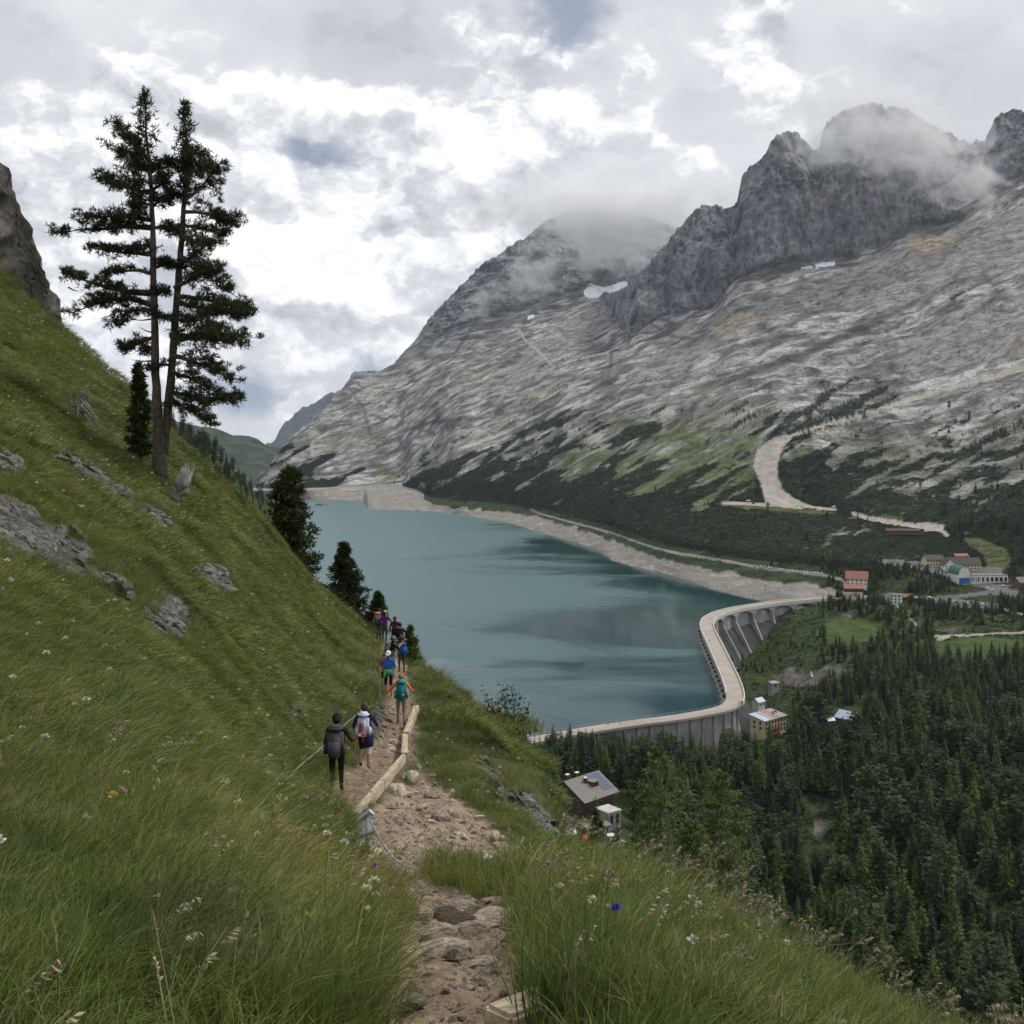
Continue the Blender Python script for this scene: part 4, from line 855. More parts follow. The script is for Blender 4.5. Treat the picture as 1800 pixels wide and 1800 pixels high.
# trees on the shelf above the dam and on the lower slopes
m = 6500; J = rg.integers(0, NCB, m); I = rg.integers(0, NRB, m); k = B_KID[I]; px, py = PXg[I, J], PYg[I, J]; v = VB[I, J]
bad = ~((k > 8.2) & (k < 12.4)) | (px < 690) | (px > 1900) | gravel[I, J] | road[I, J] | lot[I, J] | meadow[I, J] | pin(px, py, KEEPOUT)
dn = .16+.5*sstep(9.8, 8.4, k)+np.where(px > 1440, .30*sstep(10.2, 8.6, k), 0); dn = np.where((px > 1650) & (py > 850), .95, dn); dn = np.where((k > 11) & (VEG[I, J] < .5), dn*.4, dn)
bad |= pin(px, py-9/v[:, 1]*F, [KEEPOUT[q] for q in (4, 5, 6, 7)]) & (rg.random(m) < .85)
ok = ~bad & (rg.random(m) < dn)
trees.append(np.stack([v[:, 0], v[:, 1], v[:, 2]-.2, rg.uniform(5, 12, m)*np.where(px > 1650, 1.3, 1), rg.integers(0, 9, m), rg.uniform(0, 6.28, m)], -1)[ok])
# trees on the hillside left of the lake
nl = VL.shape; m = 900; v = VL[rg.integers(0, nl[0]-14, m), rg.integers(0, nl[1], m)]; ok = (v[:, 2] > -135) & (rg.random(m) < .45)
trees.append(np.stack([v[:, 0], v[:, 1], v[:, 2]-.2, rg.uniform(7, 15, m), rg.choice([0, 1, 2, 6, 7, 8, 3], m), rg.uniform(0, 6.28, m)], -1)[ok])
# trees and bushes between the houses at the right end of the dam
BLD = np.array([(1499,985,13),(1506,1012,13),(1576,962,9),(1594,966,9),(1570,1095,12),(1639,1112,13),(1694,1110,20),(1667,1102,12),(1686,1062,13),(1733,1072,22),(1796,1045,10),(1612,957,9)])
m = 5000; I = rg.choice(np.nonzero((B_KID > 5.6) & (B_KID < 8.7))[0], m); J = rg.choice(np.nonzero(B_PX > 1455)[0], m); k = B_KID[I]; v = VB[I, J]; px, py = PXg[I, J], PYg[I, J]
bx = (BLD[:, 0]-HX)/F*BLD[:, 1]; near_ = (np.hypot(v[:, 0:1]-bx[None], v[:, 1:2]-BLD[None, :, 1]) < BLD[None, :, 2]).any(1)
nb_ = np.zeros_like(lot); 
for di in (-2, 0, 2):
    for dj in (-3, 0, 3): nb_ |= np.roll(np.roll(lot | road | trk, di, 0), dj, 1)
hh = rg.uniform(3, 9.5, m); blk = (np.abs(px[:, None]-np.array([1499, 1506, 1576, 1690, 1735])[None]) < 20).any(1) & (py > 1018) & (py < 1062) & (hh > 3.5)
ok = (k > 5.6) & (k < 8.7) & (px > 1455) & (px < 1900) & ~nb_[I, J] & ~near_ & ~blk & ~beach[I, J] & ~meadow[I, J] & (rg.random(m) < .30+.5*(fbm(v[:, 0]/25, v[:, 1]/25, oct=2) > .05))
trees.append(np.stack([v[:, 0], v[:, 1], v[:, 2]-.2, hh, rg.integers(0, 9, m), rg.uniform(0, 6.28, m)], -1)[ok])
trees = np.concatenate(trees)
T = np.array(trees)
tpx = HX+T[:, 0]/T[:, 1]*F; tpy = HY-(T[:, 2]+T[:, 3]*.93)/T[:, 1]*F; app = T[:, 3]/T[:, 1]
vis = np.array([(0 <= a <= 1800) and (b <= 1800) and not hiddenA(a, b+6) for a, b in zip(tpx, tpy)])
T = T[vis | ((tpx > 1800) & (tpx < 1950))]; tpx = HX+T[:, 0]/T[:, 1]*F; tpy = HY-(T[:, 2]+T[:, 3]*.93)/T[:, 1]*F; app = T[:, 3]/T[:, 1]*np.where(tpx > 1800, 0, 1)
order = np.argsort(-app); near_i = order[:290]; rest = order[290:]
KNAME = {'spruce': 'spruce_tree', 'larch': 'larch_tree', 'pine': 'stone_pine_tree'}
KADJ = {'spruce': 'narrow dark green spruce', 'larch': 'light green larch', 'pine': 'dense blackish stone pine'}
KGRP = {'spruce': 'spruces of the valley forest', 'larch': 'larches of the valley forest', 'pine': 'stone pines of the valley forest'}
def zone(px, py, y):
    if px < 600: return 'on the slope left of the lake'
    if px < 1110: return 'near the solar-roofed house' if py > 1330 else 'before the left dam wing'
    if py < 1330: return 'beside the cream house' if px < 1420 else 'right of the dam'
    if px < 1400: return 'below the cream house' if py < 1500 else 'behind the grassy edge'
    if px < 1600: return 'around the bare rock face' if py < 1560 else 'around the small glade'
    return 'in the right-hand forest' if py < 1560 else 'in the bottom right corner'
ORD = ['first', 'second', 'third', 'fourth', 'fifth', 'sixth', 'seventh', 'eighth', 'ninth', 'tenth', 'eleventh', 'twelfth', 'thirteenth', 'fourteenth', 'fifteenth', 'sixteenth', 'seventeenth', 'eighteenth', 'nineteenth', 'twentieth', 'twenty-first', 'twenty-second', 'twenty-third', 'twenty-fourth', 'twenty-fifth', 'twenty-sixth', 'twenty-seventh', 'twenty-eighth', 'twenty-ninth', 'thirtieth']
LAB = {}
for i in near_i:
    x, y, z, h, k, r_ = T[i]; kn = KINDS_T[int(k)][0]; ah = h/y*F
    LAB.setdefault((('tall ' if ah > 105 else ('' if ah > 85 else 'small '))+KADJ[kn], zone(tpx[i], tpy[i], y)), []).append(i)
for (adj, zn), lst in LAB.items():
    lst.sort(key=lambda i: tpx[i])
    for n_, i in enumerate(lst):
        x, y, z, h, k, r_ = T[i]; k = int(k); kn = KINDS_T[k][0]
        e = empty(KNAME[kn], (x, y, z), r_); e.scale = (h*rg.uniform(.9, 1.15),)*2+(h,)
        prop(e, (adj+' '+zn) if len(lst) == 1 else (adj+', '+ORD[min(n_, 29)]+' from the left '+zn), 'tree', KGRP[kn])
        obj('trunk', CONIF[k][0], e); obj('crown', CONIF[k][1], e)
TC = src_collection('forest_tree', [joined([t, c], 'conifer') for t, c in CONIF])
R_ = T[rest]
fo = gn_scatter('conifer_forest', R_[:, :3], np.stack([R_[:, 0]*0, R_[:, 0]*0, R_[:, 5]], -1), R_[:, 3], R_[:, 4].astype(int), TC)
prop(fo, 'dark green mass of conifers covering the valley and the lower slopes', 'forest', kind='stuff')
print('trees', len(T), round(_time.time()-_T0, 1))

# ------------------------------------------------------------------ dwarf pine scrub on the mountain foot
def mugo_mesh(seed_):
    rg = np.random.default_rng(seed_); mb = MB()
    for k in range(46):
        a = rg.uniform(0, 6.28); rr = math.sqrt(rg.uniform(0, 1))*.5; p = Vector((rr*math.cos(a), rr*math.sin(a), (.42-.9*rr*rr)*rg.uniform(.5, 1)))
        d = Vector((math.cos(a)*rr*2, math.sin(a)*rr*2, .7))+.5*rvec(rg); spray(mb, p, d, rg.uniform(.16, .3), rg.uniform(.07, .12), rg)
    return mb.mesh('scrub', M_MUGO)
SCR = src_collection('scrub', [mugo_mesh(s) for s in (1, 2, 3, 4)])
ii, jj = np.nonzero((VEG > .45) & (KID > 8.4) & (KID < 14.5) & (PXg > 440) & (PXg < 1900) & ~gravel & ~road & ~lot & ~meadow)
sel = rg.permutation(len(ii))[:30000]; ii = ii[sel]; jj = jj[sel]
pt = VB[ii, jj]; sc_ = pt[:, 1]/F*rg.uniform(2.6, 6.2, len(pt))
ok = np.clip(sc_, 2.0, 7.5); pt = pt + np.stack([rg.uniform(-1, 1, len(pt))*ok*.3, rg.uniform(-1, 1, len(pt))*ok*.3, -ok*.06], -1)
sb = gn_scatter('dwarf_pine_scrub', pt, np.stack([ok*0, ok*0, rg.uniform(0, 6.28, len(pt))], -1), np.stack([ok*1.3, ok, ok*.75], -1), rg.integers(0, 4, len(pt)), SCR)
prop(sb, 'dark dwarf pine scrub in streaks across the mountain foot', 'scrub', kind='stuff')
# low bushes and undergrowth between the valley trees
ii, jj = np.nonzero((KID < 6.6) & (KID > 0.6) & (PXg > 920) & (PXg < 1900) & ~lot & ~trk & ~mlow & (rgm < .3) & (PYg < 1900))
sel = rg.permutation(len(ii))[:9000]; ii = ii[sel]; jj = jj[sel]; pt = VB[ii, jj]
pt = pt[~in_lake(pt[:, 0], pt[:, 1]) & ~pin(HX+pt[:, 0]/pt[:, 1]*F, HY-pt[:, 2]/pt[:, 1]*F, KEEPOUT[:1]+KEEPOUT[4:5])]
s2 = rg.uniform(1.2, 3.6, len(pt))
ub = gn_scatter('undergrowth', pt-np.array([0, 0, .2]), np.stack([s2*0, s2*0, rg.uniform(0, 6.28, len(pt))], -1), s2, rg.integers(0, 4, len(pt)), SCR)
prop(ub, 'low green bushes between the valley trees', 'bushes', kind='stuff')
print('scrub', round(_time.time()-_T0, 1))
# ================================================================== the trees on the near hillside
def tuft(mb, p, d, L, rg, n=7, w=.17):
    """a burst of needles"""
    for k in range(n):
        v = (d*.75 + rvec(rg)).normalized(); s_ = v.cross(rvec(rg)).normalized()*L*w
        q = p + v*L*rg.uniform(.7, 1.15); mb.face([p-s_*.5, q-s_*.15, q+s_*.35, p+s_*.6])
def bez(a, b, c, t): return a*(1-t)**2 + b*2*t*(1-t) + c*t*t

def twin_pine():
    rg = np.random.default_rng(5); R0 = 44.0; base = P(281, 838, R0); base.z = zA(base.x, base.y)-.15
    root = empty('stone_pine_tree', base); prop(root, 'tall twin-trunked stone pine standing alone on the grass slope', 'tree')
    def q(px, py, dy=0.0): return P(px, py, R0)+Vector((0, dy, 0))-base
    T1 = [q(282,842), q(280,790), q(277,720), q(273,640), q(271,560), q(270,470), q(269,390), q(264,310), q(257,230), q(254,158)]
    T2 = [q(287,800,.15), q(291,735,.25), q(297,650,.35), q(303,560,.4), q(309,480,.4), q(316,400,.35), q(321,330,.3), q(323,250,.3), q(319,172,.3)]
    def tk(pts, rads, nm):
        mb = MB(); pp = []; rr = []
        for i in range(len(pts)-1):
            for k in range(4):
                t = k/4; pp.append(pts[i].lerp(pts[i+1], t)+rvec(rg)*.02); rr.append((rads[i]*(1-t)+rads[i+1]*t)*rg.uniform(.93, 1.07))
        pp.append(pts[-1]); rr.append(rads[-1]); mb.tube(pp, rr, 10); return mb.obj(nm, M_BARK, root, smooth=True)
    tk(T1, [.36, .24, .185, .15, .135, .12, .10, .075, .045, .012], 'trunk'); tk(T2, [.14, .165, .155, .14, .125, .105, .08, .05, .012], 'trunk')
    L = [  # attach, elbow, tip, spread(px), clusters
     ((270,537),(205,505),(118,548),13,60), ((270,515),(190,512),(86,470),11,62), ((270,545),(215,530),(180,566),11,34), ((268,398),(215,398),(122,414),12,52), ((268,385),(225,380),(160,392),12,40),
     ((269,445),(225,450),(182,447),11,36), ((269,480),(230,470),(200,490),9,20), ((266,335),(215,328),(152,293),13,56), ((264,300),(225,285),(182,247),12,44), ((262,275),(230,262),(203,213),10,34),
     ((271,592),(235,600),(198,612),9,30), ((268,362),(250,352),(236,368),9,16), ((268,425),(245,428),(222,440),9,18), ((271,610),(255,608),(240,622),7,9),
     ((298,588),(370,600),(444,604),17,92), ((300,625),(370,640),(415,668),14,50), ((304,530),(370,545),(425,552),16,86), ((306,505),(350,490),(398,478),13,40), ((308,520),(360,520),(420,535),14,40),
     ((294,690),(350,700),(406,702),15,66), ((294,700),(335,720),(376,742),12,44), ((298,655),(330,660),(368,690),11,28), ((312,450),(355,465),(394,505),13,44), ((310,465),(350,440),(380,420),11,36),
     ((318,370),(360,365),(396,382),14,56), ((320,350),(360,335),(382,290),12,46), ((318,395),(350,395),(382,405),10,30), ((321,310),(345,295),(352,262),11,36), ((300,560),(340,570),(372,562),11,28),
     ((305,600),(350,590),(392,576),11,30), ((314,425),(340,410),(358,440),9,20), ((296,640),(280,640),(262,655),7,10), ((270,470),(290,462),(305,470),9,22), ((268,400),(290,395),(306,402),9,22),
     ((266,330),(290,325),(308,318),11,30), ((263,300),(285,292),(300,285),10,26), ((270,520),(288,510),(300,515),8,16), ((271,560),(285,552),(297,560),7,12), ((316,345),(302,335),(292,345),9,20), ((268,360),(284,352),(300,352),9,18)]
    crown = MB(); limbs = MB()
    for (a, b, c, sp, n) in L:
        dy = rg.uniform(-1.3, 1.3)*(abs(c[0]-a[0])/80+.2)
        A = q(*a, .2); B_ = q(*b, dy*.5); C_ = q(*c, dy); k = abs(c[0]-a[0])/100
        pts = [bez(A, B_, C_, t)+rvec(rg)*.03 for t in np.linspace(0, 1, 8)]
        limbs.tube(pts, list(np.linspace(.045+.06*k, .012, 8)), 5)
        for _ in range(int(n*.92)):
            t = rg.uniform(.16, 1.03)**.8; p = bez(A, B_, C_, min(t, 1)); s_ = sp*.0218*(1.25-.5*t)
            off = Vector((rg.normal()*s_*.85, rg.normal()*s_*1.6, rg.normal()*s_*.55+.28*s_)); e = p+off
            if rg.random() < .7: limbs.tube([p, e], [.018, .007], 3, cap=False)
            R_p = rg.uniform(.14, .27)
            for _k in range(13):
                v = rvec(rg); v.z *= .6; tuft(crown, e+v*R_p*rg.uniform(.3, 1), v*.6+Vector((off.x*.4, 0, .5)), rg.uniform(.11, .19), rg, 5)
    for tr, wd, y0, y1 in (((255, 0), 19, 158, 300), ((321, .3), 14, 176, 300), ((248, -.4), 12, 250, 400), ((322, .4), 15, 250, 330)):
        for _ in range(240):
            t = rg.uniform(0, 1); yy_ = y0+(y1-y0)*t; ww = wd*(.28+.8*min(1, t*2.2))
            e = q(tr[0]+rg.normal()*ww*.55, yy_, tr[1]+rg.normal()*ww*.02)
            tuft(crown, e, Vector((rg.normal()*.3, rg.normal()*.3, .9)), rg.uniform(.15, .25), rg, 6)
    for a, c in (((270,560),(232,562)), ((271,634),(230,632)), ((271,585),(245,575)), ((120,505),(140,512)), ((210,545),(178,560)), ((322,415),(335,395))):
        limbs.tube([q(*a), q((a[0]+c[0])/2, (a[1]+c[1])/2+2), q(*c)], [.04, .025, .008], 5)
    limbs.obj('limb', M_BARK, root)['kind'] = 'stuff'; crown.obj('crown', M_PINE, root)
twin_pine()

def pine(name, label, px, ptop, pbase, r, wpx, seed_, n, shape=1.0, matl=None, tl=.2, lean=0.0, stem=True):
    """a free-standing conifer seen at this size, its base on the ground"""
    rg = np.random.default_rng(seed_); b = P(px, pbase, r); b.z = min(zA(b.x, b.y), b.z+.5)
    top = P(px, ptop, r); H = top.z-b.z; W = wpx/F*r/2
    root = empty(name, b); prop(root, label, 'tree')
    tr = MB(); tr.tube([(0, 0, -.3), (lean*.5, 0, H*.5), (lean, 0, H*.97)], [H*.018+.03, H*.012+.02, .008], 7); tr.obj('trunk', M_BARK, root, smooth=True)
    cr = MB(); lb = MB(); nb = int(n/14)
    for k in range(nb):
        t = (k+rg.uniform(0, 1))/nb; z = H*(.06+.92*t); rad = W*((1-t)**shape*.95+.05)*rg.uniform(.55, 1.18)
        if t < .15: rad *= .6+t*2.6
        a = rg.uniform(0, 6.283); d = Vector((math.cos(a), math.sin(a), rg.uniform(-.12, .25)))
        p0 = Vector((lean*t, 0, z)); p1 = p0+d*rad; lb.tube([p0, p1], [.02+.01*H*(1-t)*.2, .008], 4, cap=False)
        for _ in range(16):
            f = rg.uniform(.3, 1.08); v = rvec(rg); v.z *= .55; e = p0.lerp(p1, f)+v*rad*.24
            tuft(cr, e, d*.6+Vector((0, 0, .45)), tl*rg.uniform(.75, 1.25), rg, 5, .22)
    for _ in range(10): tuft(cr, Vector((lean, 0, H*rg.uniform(.93, 1))), Vector((0, 0, 1)), tl*1.1, rg, 5, .2)
    lb.obj('limb', M_BARK, root)['kind'] = 'stuff'; cr.obj('crown', matl or M_PINE, root); return root
pine('spruce_tree', 'young slim spruce left of the twin-trunked pine', 243, 640, 800, 45.5, 52, 3, 900, .75, M_PINE, .22)
pine('stone_pine_tree', 'broad dark stone pine at the slope edge, left of the lake', 508, 822, 1060, 66, 122, 4, 3400, .50, M_PINE, .34)
pine('stone_pine_tree', 'pointed dark pine on the slope edge against the lake', 610, 955, 1105, 64, 88, 6, 1900, .75, M_PINE, .25, -.2)
pine('stone_pine_tree', 'small pine on the slope edge behind the far hikers', 665, 1042, 1130, 63.5, 48, 8, 800, .75, M_PINE, .22)
pine('stone_pine_tree', 'little bushy pine left of the small pine behind the hikers', 648, 1080, 1125, 63, 26, 18, 340, .5, M_PINE, .22)
pine('spruce_tree', 'sapling spruce by the trail, right of the far hikers', 722, 1104, 1165, 57.5, 36, 9, 420, .8, M_LARCH, .22)
# larches just below the near edge of the slope
def larch(label, px, ptop, r, wpx, h, seed_):
    rg = np.random.default_rng(seed_); top = P(px, ptop, r); b = Vector((top.x, top.y, top.z-h))
    root = empty('larch_tree', b); prop(root, label, 'tree'); tr = MB(); cr = MB(); lb = MB(); W = wpx/F*r/2
    tr.tube([(0, 0, -1.5), (0, 0, h*.5), (0, 0, h*.98)], [h*.02, h*.012, .02], 8); tr.obj('trunk', M_BARK, root, smooth=True)
    nb = 170
    for k in range(nb):
        t = ((k+rg.random())/nb)**1.0; z = h*(.10+.89*t); rad = W*((1-t)**.68*.97+.03)*rg.uniform(.62, 1.15); a = rg.uniform(0, 6.283)
        d = Vector((math.cos(a), math.sin(a), rg.uniform(-.1, .2))); p0 = Vector((0, 0, z)); 
        pts = [p0+d*rad*f+Vector((0, 0, -.10*rad*math.sin(f*3.1)+.06*rad*f*f)) for f in (0, .33, .66, 1)]
        lb.tube(pts, [.05*(1-t)+.02, .03, .02, .008], 4, cap=False)
        for _ in range(26):
            f = rg.uniform(.12, 1.04); e = p0+d*rad*f+Vector((0, 0, -.10*rad*math.sin(f*3.1))); e += Vector((rg.normal(), rg.normal(), rg.normal()*.6-.3))*rad*.13
            v = (d+rvec(rg)*.9+Vector((0, 0, -.1))).normalized(); spray(cr, e, v, rg.uniform(.35, .75), rg.uniform(.07, .16), rg)
    lb.obj('limb', M_BARK, root)['kind'] = 'stuff'; cr.obj('crown', M_NLARCH, root)
larch('tall bright green larch below the trail, left one of the pair', 1160, 1312, 150, 215, 23, 1)
larch('bright green larch below the trail, right one of the pair', 1268, 1352, 142, 210, 22, 2)
larch('shorter bright larch between and in front of the pair', 1215, 1440, 135, 160, 17, 5)
larch('pale young larch at the grass edge, bottom right of the pair', 1348, 1575, 120, 80, 9, 3)
larch('smallest pale larch right of the young larch by the edge', 1385, 1615, 118, 60, 6, 4)
pine('stone_pine_tree', 'blackish pine below the trail in front of the terrace', 1048, 1405, 1560, 110, 105, 24, 1700, .6, M_PINE, .55)
pine('stone_pine_tree', 'low blackish pine right of the pine in front of the terrace', 1085, 1455, 1580, 108, 90, 25, 1300, .6, M_PINE, .55)

# leafy bush on the right edge of the spur
def bush():
    rg = np.random.default_rng(9); r = 41.0; b = P(905, 1305, r); b.z -= .6
    root = empty('leafy_bush', b); prop(root, 'dark leafy bush leaning out from the spur over the lake', 'bush')
    cr = MB(); st = MB()
    ends = [(850,1225),(860,1235),(872,1222),(880,1205),(890,1215),(902,1208),(915,1225),(926,1245),(920,1260),(905,1240),(885,1245),(868,1255),(878,1270),(895,1280),(915,1285),(925,1300),(900,1300),(888,1262),(908,1268),(852,1240)]
    for ex, ey in ends:
        e = P(ex, ey, r)+Vector((0, rg.uniform(-.7, .7), 0))-b; m = e*.5+Vector((rg.uniform(-.1, .1), 0, .1))
        st.tube([(0, 0, 0), m, e], [.03, .018, .006], 4, cap=False)
        for _ in range(85):
            p = e*rg.uniform(.45, 1.04)+rvec(rg)*.16*rg.uniform(.2, 1.4); d = rvec(rg)+Vector((0, 0, .3)); spray(cr, p, d, rg.uniform(.07, .13), rg.uniform(.03, .05), rg)
    st.obj('stem', M_BARK, root)['kind'] = 'stuff'; cr.obj('foliage', M_BUSH, root)
bush()
# stump and dead brush
def stump():
    r = 41.0; a = P(300, 878, r); a.z = zA(a.x, a.y)-.1; root = empty('tree_stump', a); prop(root, 'leaning broken grey tree stump below the twin pine', 'stump')
    mb = MB(); pts = [Vector((0, 0, 0)), P(308, 862, r)-P(300, 878, r), P(320, 838, r)-P(300, 878, r), P(330, 812, r)-P(300, 878, r)]
    mb.tube([pts[0]-Vector((.05, 0, .3))]+pts, [.42, .36, .30, .27, .22], 11); st_ = mb.obj('trunk', M_BARKG, root, smooth=True)
    s2 = MB()
    for k in range(9):
        an = k*.7; p = pts[-1]+Vector((math.cos(an)*.17, math.sin(an)*.17, -.05)); s2.tube([p, p+Vector((.05, 0, .16+.14*math.sin(k*2.3)))], [.07, .012], 4)
    s2.tube([pts[1], pts[1]+Vector((.45, -.1, .2)), pts[1]+Vector((.6, -.1, .55))], [.12, .08, .03], 6); s2.obj('splinter', M_BARKG, root)['kind'] = 'stuff'
stump()
def deadbrush():
    rg = np.random.default_rng(2); r = 36.0; a = hitA(150, 745, rmin=20); root = empty('dead_branch', a); prop(root, 'bleached dead branches lying on the upper grass slope', 'dead branch')
    mb = MB(); r = a.y
    for k in range(26):
        s0 = P(rg.uniform(118, 150), rg.uniform(712, 735), r)-P(150, 745, r)+Vector((0, 0, .25)); e = P(rg.uniform(150, 200), rg.uniform(735, 785), r)-P(150, 745, r)+Vector((0, rg.uniform(-.5, .3), .2))
        if k % 4 == 0: e = s0+Vector((rg.uniform(.2, .9), rg.uniform(-.3, .3), rg.uniform(.3, .8)))
        m = s0.lerp(e, .5)+rvec(rg)*.15+Vector((0, 0, .15)); mb.tube([s0, m, e], [.035, .022, .006], 4, cap=False)
    mb.obj('branch', M_BARKG, root)['kind'] = 'stuff'
deadbrush()
print('near trees', round(_time.time()-_T0, 1))
# ================================================================== the dam
M_CONC = mat('dam_concrete', (.33, .325, .31), 0.9, 0.30, 0.06, 0.3, 0.4)
M_CONCD = mat('dam_concrete_shaded', (.052, .050, .049), 0.92, 0.35, 0.06, 0.3, 0.4)
M_CREST = mat('crest_paving', (.37, .325, .285), 0.92, 0.10, 0.08)
M_PARA = mat('parapet_stone', (.60, .57, .52), 0.85, 0.10, 0.3)
def streak_mat():
    m = bpy.data.materials.new('stained_concrete'); m.use_nodes = True; N = NT(m.node_tree)
    pos = N.add('ShaderNodeNewGeometry').outputs['Position']
    n1 = N.noise(N.vmath('MULTIPLY', pos, (.35, .35, .03)), 1.0, 5, .65); n2 = N.noise(pos, .09, 4, .6)
    c = N.mix(N.mr(n1, .35, .7), (.34, .335, .32), (.24, .235, .225)); c = N.mix(N.mr(n2, .45, .75), c, (.42, .41, .39))
    lines = N.math('FRACT', N.math('MULTIPLY', N.add('ShaderNodeSeparateXYZ', ins={0: pos}).outputs[2], .5)); c = N.mix(N.mr(lines, .0, .10, .25, 0), c, (.14, .14, .135))
    b = N.add('ShaderNodeBsdfPrincipled', ins={'Base Color': c, 'Roughness': .92, 'Specular IOR Level': .2})
    N.l.new(b.outputs[0], N.add('ShaderNodeOutputMaterial').inputs[0]); return m
M_STAIN = streak_mat()
def build_dam():
    root = empty('dam', (DAM[120].x, DAM[120].y, ZC-40)); prop(root, 'long curved concrete arch dam with buttresses holding back the lake', 'dam')
    O = Vector(root.location); n = len(DAM); T_ = []
    for i in range(n):
        t = (DAM[min(i+1, n-1)]-DAM[max(i-1, 0)]); t.z = 0; t.normalize(); T_.append(t)
    Nn = [Vector((t.y, -t.x, 0)) for t in T_]     # downstream side (to the right)
    HW = 4.6
    L = [0.0]
    for a, b in zip(DAM, DAM[1:]): L.append(L[-1]+(b-a).length)
    def strip(name, offs, m, i0=0, i1=n, lift=None):
        """sweeps a profile of (offset downstream, z) along the crest line"""
        V = []; Fc = []; k = len(offs)
        for i in range(i0, i1):
            for (o_, z_) in offs: p = DAM[i]+Nn[i]*o_-O; V.append((p.x, p.y, z_-O.z))
        for i in range(i1-i0-1):
            for j in range(k): a = i*k+j; b = i*k+(j+1) % k; Fc.append((a, b, b+k, a+k))
        Fc.append(tuple(range(k))[::-1]); Fc.append(tuple((i1-i0-1)*k+j for j in range(k)))
        return obj(name, mesh_from(name, V, Fc, m), root)
    strip('crest_road', [(-HW, ZC), (-HW, ZC-1.2), (HW, ZC-1.2), (HW, ZC)], M_CREST)
    strip('parapet', [(-HW-.5, ZC-1.6), (-HW-.5, ZC+1.05), (-HW, ZC+1.05), (-HW, ZC-1.6)][::-1], M_PARA, int(n*.262))
    strip('parapet', [(HW, ZC-1.6), (HW, ZC+1.05), (HW+.5, ZC+1.05), (HW+.5, ZC-1.6)][::-1], M_PARA, int(n*.232))
    # wall body: upstream face near vertical, downstream face set back under the crest
    ilow = int(n*.235)
    def wall(i0, i1, ds, mt, nm, foot=-200.0):
        strip(nm, [(-HW+.35, ZC-1.2), (-HW-1.5, foot), (ds+ (8 if i0 else 2), foot), (ds, ZC-7), (ds, ZC-1.2)], mt, i0, i1)
    wall(0, ilow+1, 2.2, M_STAIN, 'wall'); wall(ilow, n, 1.0, M_STAIN, 'wall')
    # left wing: pilasters on the downstream wall, a light railing
    s = 0.0; i = 0
    rail = MB()
    while i < ilow:
        p = DAM[i]+Nn[i]*2.6-O; p.z = 0; R = Matrix((T_[i], Nn[i], Vector((0, 0, 1)))).transposed()
        mb = MB(); mb.box(p+Vector((0, 0, ZC-O.z-9)), (1.0, 1.3, 15.0), R); mb.obj('pilaster', M_CONC, root)
        for sd in (-1, 1):
            for dk in (0, 1): j = min(i+dk, ilow); pp = DAM[j]+Nn[j]*sd*(HW-.1)-O; pp.z = 0; rail.box(pp+Vector((0, 0, ZC-O.z+.55)), (.09, .09, 1.1), R)
        i += 3
    rail.obj('railing_post', mat('galvanised', (.42, .43, .44), .45, .1, 2, metal=.6), root)['kind'] = 'stuff'
    for sd in (-1, 1):
        strip('handrail', [(sd*(HW-.13), ZC+1.02), (sd*(HW-.13), ZC+1.12), (sd*(HW-.05), ZC+1.12), (sd*(HW-.05), ZC+1.02)], MATS['galvanised'], 0, ilow)
    # scalloped upstream vaults along the stretch seen from above
    i = ilow
    stp = 5
    while i+stp < int(n*.66):
        V = []; Fc = []; m_ = 9
        for k in range(m_):
            t = k/(m_-1); ii = i+t*stp; a = int(ii); f = ii-a; p = DAM[a].lerp(DAM[min(a+1, n-1)], f); nn = Nn[a]
            bul = 2.0*math.sin(math.pi*t)
            for zz, e in ((ZC-5.0, .3), (ZC-16, 3.2), (ZC-52, 14)): pt = p-nn*(HW-.6+bul+e)-O; V.append((pt.x, pt.y, zz-O.z))
        for k in range(m_-1):
            for j in range(2): a = k*3+j; Fc.append((a, a+1, a+4, a+3))
        o = obj('vault', mesh_from('vault', V, Fc, M_STAIN, smooth=True), root); i += stp
    # downstream: arched bays between buttresses
    start, end = int(n*.30), int(n*.985); nb = 17; idx = np.linspace(start, end, nb+1)
    def at(u):
        a = int(min(max(u, 0), n-2)); f = u-a; return DAM[a].lerp(DAM[a+1], f), Nn[a].lerp(Nn[a+1], f).normalized(), T_[a].lerp(T_[a+1], f).normalized()
    for b in range(nb+1):
        p, nn, t = at(idx[b]); g = zB((p+nn*14).x, (p+nn*14).y); depth = min(max(ZC-g, 4), 44)
        # buttress: a slanting fin, thin and wide at the foot
        w_ = 1.9; V = []
        prof = [(1.2, ZC-1.4), (HW+.3, ZC-1.4), (HW+.6, ZC-9), (HW+1.0+max(0, depth-9)*.62, ZC-depth-3), (1.2, ZC-depth-5)]
        for sd in (-1, 1):
            for (o_, z_) in prof: q_ = p+nn*o_+t*sd*w_/2-O; V.append((q_.x, q_.y, z_-O.z))
        Fc = [(4, 3, 2, 1, 0), (5, 6, 7, 8, 9)]+[(i, (i+1) % 5, (i+1) % 5+5, i+5) for i in range(5)]
        obj('buttress', mesh_from('buttress', V, Fc, M_CONC), root)
        if b == nb: break
        # bay: concave shell panel under an arch, tapering downwards
        V = []; Fc = []; m_ = 11
